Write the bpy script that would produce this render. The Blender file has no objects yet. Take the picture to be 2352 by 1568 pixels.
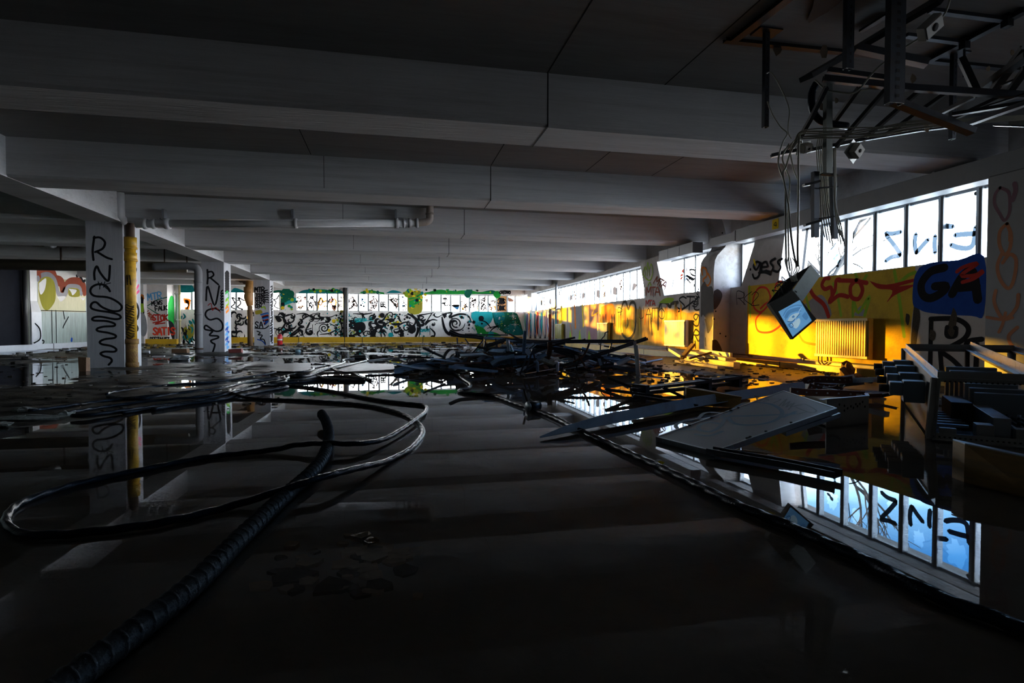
import bpy, bmesh, math, random
import numpy as np
from mathutils import Vector, Matrix
random.seed(7)
sc = bpy.context.scene
COL = sc.collection
# ------------------------------------------------------------------ camera
CAMZ, FPX, YAW, PITCH, ROLL = 0.8, 1295.5, 0.2101, -0.0236, -0.0014
FW = Vector((math.sin(YAW)*math.cos(PITCH), math.cos(YAW)*math.cos(PITCH), math.sin(PITCH)))
RT0 = Vector((math.cos(YAW), -math.sin(YAW), 0)); UP0 = RT0.cross(FW)
cam = bpy.data.cameras.new('camera'); camo = bpy.data.objects.new('camera', cam); COL.objects.link(camo)
cam.sensor_fit = 'HORIZONTAL'; cam.sensor_width = 36; cam.lens = 36*FPX/2352
cam.clip_start = 0.05; cam.clip_end = 500
_r = math.cos(ROLL); _s = math.sin(ROLL)
RT = RT0*_r - UP0*_s; UP = UP0*_r + RT0*_s
camo.matrix_world = Matrix(((RT.x, UP.x, -FW.x, 0), (RT.y, UP.y, -FW.y, 0), (RT.z, UP.z, -FW.z, CAMZ), (0, 0, 0, 1)))
sc.camera = camo
sc.cycles.diffuse_bounces = 8; sc.cycles.max_bounces = 16; sc.cycles.transparent_max_bounces = 24; sc.cycles.caustics_reflective = False; sc.cycles.caustics_refractive = False
# ------------------------------------------------------------------ world (sky), sun, exposure
sc.view_settings.view_transform = 'Standard'; sc.view_settings.look = 'None'
sc.view_settings.gamma = 1; sc.view_settings.use_curve_mapping = False
sc.view_settings.exposure = 1.35
w = bpy.data.worlds.new('sky'); sc.world = w; w.use_nodes = True
nt = w.node_tree; nt.nodes.clear(); N = nt.nodes.new; L = nt.links.new
tc = N('ShaderNodeTexCoord'); sep = N('ShaderNodeSeparateXYZ'); L(tc.outputs['Generated'], sep.inputs[0])
rmp = N('ShaderNodeValToRGB'); cr = rmp.color_ramp
mp = N('ShaderNodeMapRange'); mp.inputs[1].default_value = -0.3; mp.inputs[2].default_value = 0.7
L(sep.outputs['Z'], mp.inputs[0]); 
nz = N('ShaderNodeTexNoise'); nz.inputs['Scale'].default_value = 3.2; nz.inputs['Detail'].default_value = 5
mpn = N('ShaderNodeMapping'); mpn.inputs['Scale'].default_value = (1, 1, 2.2); L(tc.outputs['Generated'], mpn.inputs[0]); L(mpn.outputs[0], nz.inputs[0])
ad = N('ShaderNodeMath'); ad.operation = 'MULTIPLY_ADD'; ad.inputs[1].default_value = -0.16; L(nz.outputs['Fac'], ad.inputs[0])
ad2 = N('ShaderNodeMath'); ad2.operation = 'ADD'; ad2.inputs[1].default_value = 0.08
L(mp.outputs[0], ad.inputs[2]); L(ad.outputs[0], ad2.inputs[0]); L(ad2.outputs[0], rmp.inputs[0])
SKY = [(0.0, (.30, .33, .37)), (0.12, (1.1, 1.2, 1.3)), (0.27, (2.9, 3.0, 3.1)), (0.305, (5.2, 5.2, 5.3)), (0.44, (4.2, 4.7, 5.2)), (0.50, (.9, 1.15, 1.4)), (0.545, (.20, .38, .56)), (0.60, (.045, .19, .43)), (0.70, (.024, .125, .34))]
while len(cr.elements) < len(SKY): cr.elements.new(0.5)
for e, (p, c) in zip(cr.elements, SKY): e.position = p; e.color = (*c, 1)
bg = N('ShaderNodeBackground'); bg.inputs['Strength'].default_value = 6.0
L(rmp.outputs[0], bg.inputs[0]); wo = N('ShaderNodeOutputWorld'); L(bg.outputs[0], wo.inputs[0])
sun = bpy.data.lights.new('sun', 'SUN'); so = bpy.data.objects.new('sun', sun); COL.objects.link(so)
sun.energy = 15.5; sun.color = (1.0, 0.50, 0.022); sun.angle = 0.012
so.rotation_euler = Vector((.64, -1, -.078)).to_track_quat('-Z', 'Y').to_euler(); so.location = (-20, 60, 8)
def portal(x, y, z, sx, sz, facing):
    a = bpy.data.lights.new('sky_portal', 'AREA'); a.shape = 'RECTANGLE'; a.size = sx; a.size_y = sz
    a.cycles.is_portal = True
    o = bpy.data.objects.new('sky_portal', a); COL.objects.link(o); o.location = (x, y, z)
    o.rotation_euler = Vector(facing).to_track_quat('-Z', 'Z').to_euler()
portal(-8.3, 32.7, 2.25, 5.2, 1.1, (0, -1, 0)); portal(-2.0, 32.7, 2.25, 6.4, 1.1, (0, -1, 0)); portal(4.7, 32.7, 2.25, 6.4, 1.1, (0, -1, 0))
portal(8.3, 2.4, 2.25, 4.0, 1.1, (-1, 0, 0)); portal(8.3, 7.8, 2.25, 4.6, 1.1, (-1, 0, 0)); portal(8.3, 13.3, 2.25, 5.0, 1.1, (-1, 0, 0)); portal(8.3, 23.2, 2.25, 14.4, 1.1, (-1, 0, 0))  # first one serves the added unseen window
# ------------------------------------------------------------------ pixel -> point on a known plane
CAMP = Vector((0, 0, CAMZ))
def ray(x, y):
    u = x-1176; v = y-784
    return (RT*u - UP*v + FW*FPX)/FPX
def atX(x, y, X): d = ray(x, y); return CAMP + d*(X/d.x)
def atY(x, y, Y): d = ray(x, y); return CAMP + d*(Y/d.y)
def atZ(x, y, Z): d = ray(x, y); return CAMP + d*((Z-CAMZ)/d.z)
def atD(x, y, D): return CAMP + ray(x, y)*D
def zc(ox, oy, s): return lambda pts: [(ox+a/s, oy+b/s) for a, b in pts]
# ------------------------------------------------------------------ materials
MATS = {}
def mat(name, col, rough=.6, metal=0., var=.25, scale=6., bump=.0, bscale=40., spec=.5, stain=None, stain_amt=.5, stain_scale=1.5, stretch=(1, 1, 1), alpha=1.):
    if name in MATS: return MATS[name]
    m = bpy.data.materials.new(name); m.use_nodes = True; t = m.node_tree; t.nodes.clear(); n = t.nodes.new; l = t.links.new
    o = n('ShaderNodeOutputMaterial'); b = n('ShaderNodeBsdfPrincipled'); l(b.outputs[0], o.inputs[0])
    b.inputs['Roughness'].default_value = rough; b.inputs['Metallic'].default_value = metal; b.inputs['Specular IOR Level'].default_value = spec
    g = n('ShaderNodeNewGeometry'); mpg = n('ShaderNodeMapping'); mpg.inputs['Scale'].default_value = stretch; l(g.outputs['Position'], mpg.inputs[0])
    z = n('ShaderNodeTexNoise'); z.inputs['Scale'].default_value = scale; z.inputs['Detail'].default_value = 6; z.inputs['Roughness'].default_value = .65
    l(mpg.outputs[0], z.inputs[0])
    mx = n('ShaderNodeMix'); mx.data_type = 'RGBA'; l(z.outputs['Fac'], mx.inputs[0])
    mx.inputs[6].default_value = (*[c*(1-var) for c in col], 1); mx.inputs[7].default_value = (*[min(1, c*(1+var)) for c in col], 1)
    out = mx.outputs[2]
    if stain:
        z2 = n('ShaderNodeTexNoise'); z2.inputs['Scale'].default_value = stain_scale; z2.inputs['Detail'].default_value = 8; z2.inputs['Roughness'].default_value = .7
        l(mpg.outputs[0], z2.inputs[0])
        r = n('ShaderNodeMapRange'); r.inputs[1].default_value = .5; r.inputs[2].default_value = .72; r.inputs[4].default_value = stain_amt; l(z2.outputs['Fac'], r.inputs[0])
        m2 = n('ShaderNodeMix'); m2.data_type = 'RGBA'; l(r.outputs[0], m2.inputs[0]); l(out, m2.inputs[6]); m2.inputs[7].default_value = (*stain, 1); out = m2.outputs[2]
    l(out, b.inputs['Base Color'])
    if bump:
        z3 = n('ShaderNodeTexNoise'); z3.inputs['Scale'].default_value = bscale; z3.inputs['Detail'].default_value = 4; l(mpg.outputs[0], z3.inputs[0])
        bp = n('ShaderNodeBump'); bp.inputs['Strength'].default_value = bump; bp.inputs['Distance'].default_value = .02; l(z3.outputs['Fac'], bp.inputs['Height']); l(bp.outputs[0], b.inputs['Normal'])
    MATS[name] = m; return m
def pane_mat(name, tint, diff=(1, 1, 1), fdiff=0., fgl=.06):
    if name in MATS: return MATS[name]
    m = bpy.data.materials.new(name); m.use_nodes = True; t = m.node_tree; t.nodes.clear(); n = t.nodes.new; l = t.links.new
    o = n('ShaderNodeOutputMaterial'); tr = n('ShaderNodeBsdfTransparent'); tr.inputs[0].default_value = (*tint, 1)
    gl = n('ShaderNodeBsdfGlossy'); gl.inputs['Roughness'].default_value = .02
    m1 = n('ShaderNodeMixShader'); m1.inputs[0].default_value = fgl; l(tr.outputs[0], m1.inputs[1]); l(gl.outputs[0], m1.inputs[2]); s = m1
    if fdiff:
        d = n('ShaderNodeBsdfTranslucent'); d.inputs[0].default_value = (*diff, 1)
        m2 = n('ShaderNodeMixShader'); m2.inputs[0].default_value = fdiff; l(m1.outputs[0], m2.inputs[1]); l(d.outputs[0], m2.inputs[2]); s = m2
    l(s.outputs[0], o.inputs[0]); MATS[name] = m; return m
def concrete(name, col, var=.18, board='X', stain=(.05, .045, .04), amt=.35, rough=.85):
    """board-marked painted concrete: long form-board streaks, pores and grime"""
    st = {'X': (.35, 3, 9), 'Z': (5, 5, .35), 'N': (1, 1, 1)}[board]
    return mat(name, col, rough, var=var, scale=5, bump=.25, bscale=9, stain=stain, stain_amt=amt, stain_scale=.9, stretch=st, spec=.25)
# ------------------------------------------------------------------ mesh builder and object helpers
LOC = {}
class MB:
    def __init__(s): s.v = []; s.f = []; s.m = []; s.sm = []
    def face(s, pts, mi=0, smooth=False):
        i = len(s.v); s.v.extend([tuple(p) for p in pts]); s.f.append(tuple(range(i, i+len(pts)))); s.m.append(mi); s.sm.append(smooth)
    def raw(s, vs, fs, mi=0, smooth=False):
        i = len(s.v); s.v.extend([tuple(p) for p in vs])
        for f in fs: s.f.append(tuple(a+i for a in f)); s.m.append(mi); s.sm.append(smooth)
    def box(s, x0, x1, y0, y1, z0, z1, mi=0):
        vs = [(x0, y0, z0), (x1, y0, z0), (x1, y1, z0), (x0, y1, z0), (x0, y0, z1), (x1, y0, z1), (x1, y1, z1), (x0, y1, z1)]
        s.raw(vs, [(0, 3, 2, 1), (4, 5, 6, 7), (0, 1, 5, 4), (1, 2, 6, 5), (2, 3, 7, 6), (3, 0, 4, 7)], mi)
    def hexa(s, b, t, mi=0):
        """eight corners: bottom four and top four"""
        s.raw(list(b)+list(t), [(0, 3, 2, 1), (4, 5, 6, 7), (0, 1, 5, 4), (1, 2, 6, 5), (2, 3, 7, 6), (3, 0, 4, 7)], mi)
    def slab(s, pts, d, mi=0):
        """polygon given a thickness vector d"""
        n = len(pts); d = Vector(d); a = [Vector(p) for p in pts]; b = [p+d for p in a]
        s.raw(a+b, [tuple(range(n-1, -1, -1)), tuple(range(n, 2*n))]+[(i, (i+1) % n, n+(i+1) % n, n+i) for i in range(n)], mi)
    def sweep(s, path, prof, up=(0, 0, 1), mi=0, smooth=False, scales=None, twist=0.):
        """closed 2-D profile carried along a polyline"""
        P = [Vector(p) for p in path]; k = len(prof); vs = []; up = Vector(up); n = len(P)
        for i in range(n):
            t = (P[min(i+1, n-1)]-P[max(i-1, 0)])
            if t.length < 1e-9: t = Vector((0, 0, 1))
            t.normalize()
            if i == 0:
                a = t.cross(up)
                if a.length < 1e-3: a = t.cross(Vector((1, .1, 0)))
            else: a = pa-t*pa.dot(t)
            a.normalize(); pa = a; b = a.cross(t); b.normalize()
            q = scales[i] if scales else 1.; c, d = math.cos(twist*i), math.sin(twist*i)
            for u, v in prof: vs.append(P[i]+a*((u*c-v*d)*q)+b*((u*d+v*c)*q))
        fs = [tuple(range(k-1, -1, -1)), tuple(range((n-1)*k, n*k))]
        for i in range(n-1):
            for j in range(k): fs.append((i*k+j, i*k+(j+1) % k, (i+1)*k+(j+1) % k, (i+1)*k+j))
        s.raw(vs, fs, mi, smooth)
    def tube(s, path, r, seg=10, mi=0, scales=None):
        s.sweep(path, [(r*math.cos(2*math.pi*j/seg), r*math.sin(2*math.pi*j/seg)) for j in range(seg)], mi=mi, smooth=True, scales=scales)
    def cyl(s, p0, p1, r, seg=16, mi=0): s.tube([p0, p1], r, seg, mi)
    def lathe(s, c, prof, seg=20, mi=0):
        """profile of (radius, height) turned about the vertical through c"""
        k = len(prof); vs = []; c = Vector(c)
        for r, z in prof:
            for j in range(seg): a = 2*math.pi*j/seg; vs.append(c+Vector((r*math.cos(a), r*math.sin(a), z)))
        fs = [tuple(range(seg-1, -1, -1)), tuple(range((k-1)*seg, k*seg))]
        for i in range(k-1):
            for j in range(seg): fs.append((i*seg+j, i*seg+(j+1) % seg, (i+1)*seg+(j+1) % seg, (i+1)*seg+j))
        s.raw(vs, fs, mi, True)
    def rock(s, c, rx, ry, rz, mi=0, seed=0, flat=True):
        rd = random.Random(seed); c = Vector(c); vs = []; n1, n2 = 5, 8
        for i in range(n1+1):
            th = math.pi*i/n1
            for j in range(n2):
                a = 2*math.pi*j/n2; q = 1+rd.uniform(-.28, .28)
                vs.append(c+Vector((rx*q*math.sin(th)*math.cos(a), ry*q*math.sin(th)*math.sin(a), rz*q*math.cos(th))))
        fs = []
        for i in range(n1):
            for j in range(n2): fs.append((i*n2+j, (i+1)*n2+j, (i+1)*n2+(j+1) % n2, i*n2+(j+1) % n2))
        s.raw(vs, fs, mi, not flat)
    def build(s, name, mats, parent=None, base=None, bevel=0.):
        if not isinstance(mats, (list, tuple)): mats = [mats]
        me = bpy.data.meshes.new(name)
        if parent is not None: o0 = LOC[parent]
        elif base is not None: o0 = Vector(base)
        else:
            a = np.array(s.v); o0 = Vector((float((a[:, 0].min()+a[:, 0].max())/2), float((a[:, 1].min()+a[:, 1].max())/2), float(a[:, 2].min())))
        vs = [(p[0]-o0.x, p[1]-o0.y, p[2]-o0.z) for p in s.v]
        me.from_pydata(vs, [], s.f); me.update()
        for m in mats: me.materials.append(m)
        me.polygons.foreach_set('material_index', s.m); me.polygons.foreach_set('use_smooth', s.sm)
        o = bpy.data.objects.new(name, me); COL.objects.link(o)
        if parent is None: o.location = o0
        else: o.parent = parent
        LOC[o] = o0
        if bevel:
            b = o.modifiers.new('bevel', 'BEVEL'); b.width = bevel; b.segments = 2; b.limit_method = 'ANGLE'
        return o
def tag(o, label=None, cat=None, group=None, kind=None):
    if label: o['label'] = label
    if cat: o['category'] = cat
    if group: o['group'] = group
    if kind: o['kind'] = kind
    return o
def thing(name, loc, label, cat, group=None, kind=None):
    o = bpy.data.objects.new(name, None); COL.objects.link(o); o.location = loc; o.empty_display_size = .1; LOC[o] = Vector(loc)
    return tag(o, label, cat, group, kind)
def smooth_path(P, n=6, closed=False):
    P = [Vector(p) if len(p) == 3 else Vector((p[0], p[1], 0)) for p in P]; out = []
    for i in range(len(P)-1):
        a = P[max(i-1, 0)]; b = P[i]; c = P[i+1]; d = P[min(i+2, len(P)-1)]
        for j in range(n):
            t = j/n
            out.append(.5*((2*b)+(c-a)*t+(2*a-5*b+4*c-d)*t*t+(3*b-a-3*c+d)*t**3))
    out.append(P[-1]); return out
# sections for metal profiles (metres)
def sec_L(a, t=.006): return [(0, 0), (a, 0), (a, t), (t, t), (t, a), (0, a)]
def sec_U(w, h, t=.005): return [(-w/2, 0), (w/2, 0), (w/2, h), (w/2-t, h), (w/2-t, t), (-w/2+t, t), (-w/2+t, h), (-w/2, h)]
def sec_R(w, h): return [(-w/2, -h/2), (w/2, -h/2), (w/2, h/2), (-w/2, h/2)]
def sec_C(w, h, t=.004, l=.012): return [(-w/2, 0), (w/2, 0), (w/2, h), (w/2-l, h), (w/2-l, h-t), (w/2-t, h-t), (w/2-t, t), (-w/2+t, t), (-w/2+t, h-t), (-w/2+l, h-t), (-w/2+l, h), (-w/2, h)]
# ------------------------------------------------------------------ graffiti: paint laid on a wall as faces of the wall's own mesh
class Paint:
    """strokes and fills on a plane; fn turns a photo pixel into a point of that plane, nrm points into the room"""
    def __init__(s, mb, fn, nrm, mats, step=.00004, base=.0007):
        s.mb = mb; s.fn = fn; s.n = Vector(nrm); s.mats = mats; s.off = base; s.step = step; s.cap = 1.
    def mi(s, m):
        if m not in s.mats: s.mats.append(m)
        return s.mats.index(m)
    def lift(s): s.off += s.step; return s.n*s.off
    def fill(s, pts, m, sm=True):
        o = s.lift(); P = [s.fn(*p) for p in pts]
        if sm: P = smooth_path(P+[P[0]], 4)[:-1]
        s.mb.face([p+o for p in P], s.mi(m))
    def stroke(s, pts, m, wd=.03, sm=True, taper=False):
        o = s.lift(); P = [s.fn(*p) for p in pts]
        if sm and len(P) > 2: P = smooth_path(P, 5)
        n = len(P); mi = s.mi(m); L_, R_ = [], []
        for i in range(n):
            t = P[min(i+1, n-1)]-P[max(i-1, 0)]
            if t.length < 1e-9: t = Vector((0, 0, 1))
            t.normalize(); a = s.n.cross(t); a.normalize(); q = wd/2*(1 if not taper else .35+.65*math.sin(math.pi*(i+.5)/n))
            L_.append(P[i]+a*q+o); R_.append(P[i]-a*q+o)
        s.mb.raw(L_+R_, [(i, i+1, n+i+1, n+i) for i in range(n-1)], mi)
        for e in (0, n-1):
            c = P[e]+o*1.0; a = (L_[e]-c)*s.cap; b = s.n.cross(a)
            s.mb.face([c+a*math.cos(2*math.pi*k/8)+b*math.sin(2*math.pi*k/8)+s.n*.0002 for k in range(8)], mi)
    def disc(s, x, y, r, m, k=10, jit=.0, rd=random):
        o = s.lift()*1; c = s.fn(x, y)+o; a = Vector((0, 0, 1)); b = s.n.cross(a)
        s.mb.face([c+(a*math.cos(2*math.pi*i/k)+b*math.sin(2*math.pi*i/k))*(r*(1+rd.uniform(-jit, jit))) for i in range(k)], s.mi(m))
    def text(s, txt, x, y, h, m, wd=.03, sp=.85, slant=0., rot=0., jit=.06, rd=random.Random(3)):
        """hand lettering: x, y is the lower left in photo pixels, h the letter height in pixels"""
        cx = 0.
        for ch in txt:
            g = FONT.get(ch)
            if g:
                for pl in g:
                    q = []
                    for u, v in pl:
                        a = cx+u*h*.62+v*h*slant+rd.uniform(-jit, jit)*h*.5; b = -v*h+rd.uniform(-jit, jit)*h*.5
                        q.append((x+a*math.cos(rot)-b*math.sin(rot), y+a*math.sin(rot)+b*math.cos(rot)))
                    s.stroke(q, m, wd, sm=True)
            cx += h*.62*sp*(1.15 if g else .7)
FONT = {'A': [[(0, 0), (.5, 1), (1, 0)], [(.2, .4), (.85, .4)]], 'B': [[(0, 0), (0, 1), (.7, .95), (.75, .6), (0, .52), (.9, .45), (.85, .05), (0, 0)]], 'C': [[(.95, .85), (.5, 1), (.05, .5), (.5, 0), (.95, .15)]],
 'D': [[(0, 0), (0, 1), (.6, .95), (.95, .5), (.6, .05), (0, 0)]], 'E': [[(.9, 1), (0, 1), (0, 0), (.9, 0)], [(0, .52), (.7, .52)]], 'F': [[(.9, 1), (0, 1), (0, 0)], [(0, .5), (.7, .5)]], 'G': [[(.95, .85), (.5, 1), (.05, .5), (.5, 0), (.95, .1), (.95, .45), (.55, .45)]],
 'H': [[(0, 0), (0, 1)], [(1, 0), (1, 1)], [(0, .5), (1, .5)]], 'I': [[(.5, 0), (.5, 1)]], 'J': [[(.8, 1), (.8, .2), (.4, 0), (.1, .25)]], 'K': [[(0, 0), (0, 1)], [(.9, 1), (.05, .45), (.95, 0)]], 'L': [[(0, 1), (0, 0), (.85, 0)]],
 'M': [[(0, 0), (.1, 1), (.5, .35), (.9, 1), (1, 0)]], 'N': [[(0, 0), (0, 1), (1, 0), (1, 1)]], 'O': [[(.5, 1), (.05, .6), (.2, .05), (.8, .05), (.95, .6), (.5, 1)]], 'P': [[(0, 0), (0, 1), (.8, .9), (.8, .55), (0, .45)]],
 'R': [[(0, 0), (0, 1), (.8, .9), (.75, .55), (.05, .48)], [(.3, .48), (1, 0)]], 'S': [[(.95, .85), (.5, 1), (.1, .75), (.85, .3), (.5, 0), (.05, .15)]], 'T': [[(0, 1), (1, 1)], [(.5, 1), (.5, 0)]], 'U': [[(0, 1), (.05, .2), (.5, 0), (.95, .2), (1, 1)]],
 'V': [[(0, 1), (.5, 0), (1, 1)]], 'W': [[(0, 1), (.25, 0), (.5, .7), (.75, 0), (1, 1)]], 'X': [[(0, 0), (1, 1)], [(0, 1), (1, 0)]], 'Y': [[(0, 1), (.5, .5), (1, 1)], [(.5, .5), (.5, 0)]], 'Z': [[(0, 1), (1, 1), (0, 0), (1, 0)]],
 'g': [[(.9, .6), (.4, .7), (.1, .4), (.5, .15), (.9, .6), (.85, -.3), (.4, -.45), (.1, -.2)]], 'e': [[(.1, .35), (.85, .4), (.6, .7), (.15, .5), (.3, .05), (.9, .1)]], 's': [[(.8, .95), (.3, .7), (.75, .35), (.6, 0), (.05, .05)]],
 '4': [[(.75, 0), (.75, 1), (0, .3), (1, .3)]], '2': [[(.05, .75), (.5, 1), (.9, .7), (0, 0), (1, 0)]], '1': [[(.3, .8), (.55, 1), (.55, 0)]], '6': [[(.8, 1), (.2, .6), (.1, .2), (.6, 0), (.85, .3), (.5, .5), (.15, .3)]]}
BLACK = mat('black_spray_paint', (.012, .012, .014), .85, var=.3, spec=.08)
WHITEP = mat('white_spray_paint', (.75, .73, .70), .85, var=.08, spec=.1)
RED = mat('red_spray_paint', (.42, .03, .02), .85, spec=.1); REDB = mat('scarlet_spray_paint', (.70, .06, .03), .85, spec=.1)
PINK = mat('pink_spray_paint', (.72, .10, .22), .85, spec=.1)
ORANGE = mat('orange_spray_paint', (.75, .22, .02), .85, spec=.1); YELLOW = mat('yellow_spray_paint', (.80, .58, .02), .85, spec=.1)
GREEN = mat('green_spray_paint', (.02, .33, .05), .85, spec=.1, var=.35); LIME = mat('lime_spray_paint', (.30, .50, .03), .85, spec=.1)
DGREEN = mat('dark_green_spray_paint', (.01, .13, .08), .85, spec=.1, var=.4); TEAL = mat('teal_spray_paint', (.02, .36, .38), .85, spec=.1)
DTEAL = mat('deep_teal_spray_paint', (.01, .20, .22), .85, spec=.1, var=.4); BLUE = mat('blue_spray_paint', (.012, .06, .30), .85, spec=.1, var=.3); SKYB = mat('light_blue_spray_paint', (.10, .32, .62), .85, spec=.1)
OLIVE = mat('olive_spray_paint', (.30, .27, .03), .85, spec=.1, stretch=(3, 3, .3)); BROWNP = mat('rust_brown_spray_paint', (.28, .06, .03), .85, spec=.1); GREYP = mat('grey_spray_paint', (.30, .30, .32), .85, spec=.1); PURPLE = mat('dusty_purple_spray_paint', (.36, .22, .27), .85, spec=.1)
# ================================================================== THE ROOM
XR, XL, YF, YB, ZC, ZB, ZS, ZT = 7.61, -12.6, 32.19, -4.0, 3.44, 2.89, 1.733, 2.747
GX0, GX1 = -5.86, -5.21                       # girder and columns
BY = [5.70+3.444*(k-1) for k in range(-1, 9)]  # front faces of the cross beams
BW = .66
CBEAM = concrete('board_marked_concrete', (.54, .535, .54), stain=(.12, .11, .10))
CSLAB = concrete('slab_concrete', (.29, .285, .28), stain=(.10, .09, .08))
CCOL = concrete('column_concrete', (.46, .46, .49), board='Z', stain=(.20, .19, .17))
def struct(o, label=None): return tag(o, label, None, None, 'structure')
# ---- floor: real ground relief, shallow water lying over its low parts
FX = np.concatenate([np.arange(XL, XR+.01, .06)]); FY = np.concatenate([np.arange(-3.9, 12, .06), np.arange(12, YF+.05, .09)])
GXX, GYY = np.meshgrid(FX, FY)
def noise2(x, y, sc_, seed, octv=4):
    rs = np.random.RandomState(seed); out = np.zeros_like(x); amp = 1.; tot = 0
    for o in range(octv):
        tb = rs.rand(256, 256); fx = x*sc_*2**o+1000.3; fy = y*sc_*2**o+1000.7
        ix = np.floor(fx).astype(int); iy = np.floor(fy).astype(int); u = fx-ix; v = fy-iy; u = u*u*(3-2*u); v = v*v*(3-2*v)
        g = lambda a, b: tb[(iy+b) % 256, (ix+a) % 256]
        out += amp*((g(0, 0)*(1-u)+g(1, 0)*u)*(1-v)+(g(0, 1)*(1-u)+g(1, 1)*u)*v); tot += amp; amp *= .55
    return out/tot-.5
def inpoly(P):
    m = np.zeros(GXX.shape, bool); n = len(P)
    for i in range(n):
        x0, y0 = P[i]; x1, y1 = P[(i+1) % n]
        if y0 == y1: continue
        c = ((y0 > GYY) != (y1 > GYY)) & (GXX < (x1-x0)*(GYY-y0)/(y1-y0)+x0); m ^= c
    return m
def isl(px, soft=4):
    P = [tuple(atZ(x, y, 0)[:2]) for x, y in px]; a = inpoly(P).astype(float)
    for _ in range(soft):
        b = np.pad(a, 1, mode='edge'); a = (b[1:-1, 1:-1]*2+b[:-2, 1:-1]+b[2:, 1:-1]+b[1:-1, :-2]+b[1:-1, 2:])/6
    return a
I_left = isl([(-60, 806), (200, 806), (420, 800), (560, 806), (625, 818), (640, 836), (600, 852), (640, 872), (655, 888), (560, 905), (420, 925), (250, 955), (90, 985), (-200, 1020), (-700, 1000), (-500, 830)], 5)
I_far = isl([(-60, 796), (330, 790), (640, 789), (1200, 788.5), (1290, 800), (1180, 812), (1000, 815), (700, 822), (560, 826), (300, 815), (-60, 812)], 2)
I_mid = isl([(560, 838), (760, 833), (960, 838), (1010, 846), (900, 852), (760, 858), (640, 862), (560, 852)], 2)
I_right = isl([(1440, 812), (1560, 806), (1700, 830), (1830, 850), (2060, 872), (2300, 905), (2040, 905), (1900, 893), (1760, 872), (1640, 862), (1540, 852), (1420, 848)], 3)
I_pile = isl([(985, 838), (1100, 822), (1300, 815), (1440, 822), (1490, 838), (1470, 852), (1200, 856), (1020, 850)], 2)
n1 = noise2(GXX, GYY, .9, 1); n2 = noise2(GXX, GYY, .33, 2); n3 = noise2(GXX, GYY, 4.5, 3, 3)
H = -.016+.006*n1+.004*n3
H += I_left*(.020+.09*n2+.05*n1+.045*n3)+I_far*(.006+.10*n1+.06*n2)+I_mid*(.040+.03*n1)+I_right*(.040+.055*n1)+I_pile*(.018+.05*n1)
hole = isl([(640, 1330), (700, 1270), (800, 1210), (860, 1200), (840, 1250), (980, 1270), (960, 1310), (870, 1350), (800, 1370), (690, 1370)], 2)
H += hole*(-.01+.05*n3)
H = np.minimum(H, .05)
nx, ny = len(FX), len(FY)
me = bpy.data.meshes.new('floor'); vs = np.stack([GXX, GYY, H], -1).reshape(-1, 3)
ii = (np.arange(ny-1)[:, None]*nx+np.arange(nx-1)[None]).ravel(); fs = np.stack([ii, ii+1, ii+1+nx, ii+nx], 1)
me.vertices.add(len(vs)); me.vertices.foreach_set('co', vs.ravel()); me.loops.add(fs.size); me.loops.foreach_set('vertex_index', fs.ravel())
me.polygons.add(len(fs)); me.polygons.foreach_set('loop_start', np.arange(0, fs.size, 4)); me.polygons.foreach_set('use_smooth', np.ones(len(fs), bool)); me.update(calc_edges=True)
floor = bpy.data.objects.new('floor', me); COL.objects.link(floor); struct(floor, 'dark wet concrete floor under shallow water'); LOC[floor] = Vector((0, 0, 0))
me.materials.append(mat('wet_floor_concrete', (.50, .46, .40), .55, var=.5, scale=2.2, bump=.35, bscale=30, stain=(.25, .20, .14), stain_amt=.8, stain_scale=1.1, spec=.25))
# where the screed stands out of the water it is coated with dark wet silt
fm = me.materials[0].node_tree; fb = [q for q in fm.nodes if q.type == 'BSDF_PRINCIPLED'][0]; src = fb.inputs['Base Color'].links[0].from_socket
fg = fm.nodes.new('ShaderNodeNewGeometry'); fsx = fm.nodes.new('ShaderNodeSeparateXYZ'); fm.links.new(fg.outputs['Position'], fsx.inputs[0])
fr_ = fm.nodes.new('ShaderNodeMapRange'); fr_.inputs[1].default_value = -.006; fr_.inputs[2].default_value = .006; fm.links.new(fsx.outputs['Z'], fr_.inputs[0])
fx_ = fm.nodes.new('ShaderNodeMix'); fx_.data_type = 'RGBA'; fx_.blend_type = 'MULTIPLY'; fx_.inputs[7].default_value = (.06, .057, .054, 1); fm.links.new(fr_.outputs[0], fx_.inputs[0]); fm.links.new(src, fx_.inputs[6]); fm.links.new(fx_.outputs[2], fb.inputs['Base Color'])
fy_ = fm.nodes.new('ShaderNodeMapRange'); fy_.inputs[1].default_value = 18; fy_.inputs[2].default_value = 24; fy_.inputs[3].default_value = .06; fy_.inputs[4].default_value = .55; fm.links.new(fsx.outputs['Y'], fy_.inputs[0]); fm.links.new(fy_.outputs[0], fx_.inputs[7])  # silt lightened towards the far wall: window glare put into the colour
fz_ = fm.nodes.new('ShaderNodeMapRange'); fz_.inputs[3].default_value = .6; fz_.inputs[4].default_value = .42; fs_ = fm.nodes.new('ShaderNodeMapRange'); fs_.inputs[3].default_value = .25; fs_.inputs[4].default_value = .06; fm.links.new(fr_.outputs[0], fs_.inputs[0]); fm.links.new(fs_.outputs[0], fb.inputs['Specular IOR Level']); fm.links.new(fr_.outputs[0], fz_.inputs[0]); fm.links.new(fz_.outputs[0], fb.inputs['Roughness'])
def gz(x, y):
    """floor height under a point"""
    i = int(np.clip(np.searchsorted(FX, x), 1, nx-1)); j = int(np.clip(np.searchsorted(FY, y), 1, ny-1)); return float(H[j, i])
wm = bpy.data.materials.new('still_water'); wm.use_nodes = True; t = wm.node_tree; t.nodes.clear(); n = t.nodes.new; l = t.links.new
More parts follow.
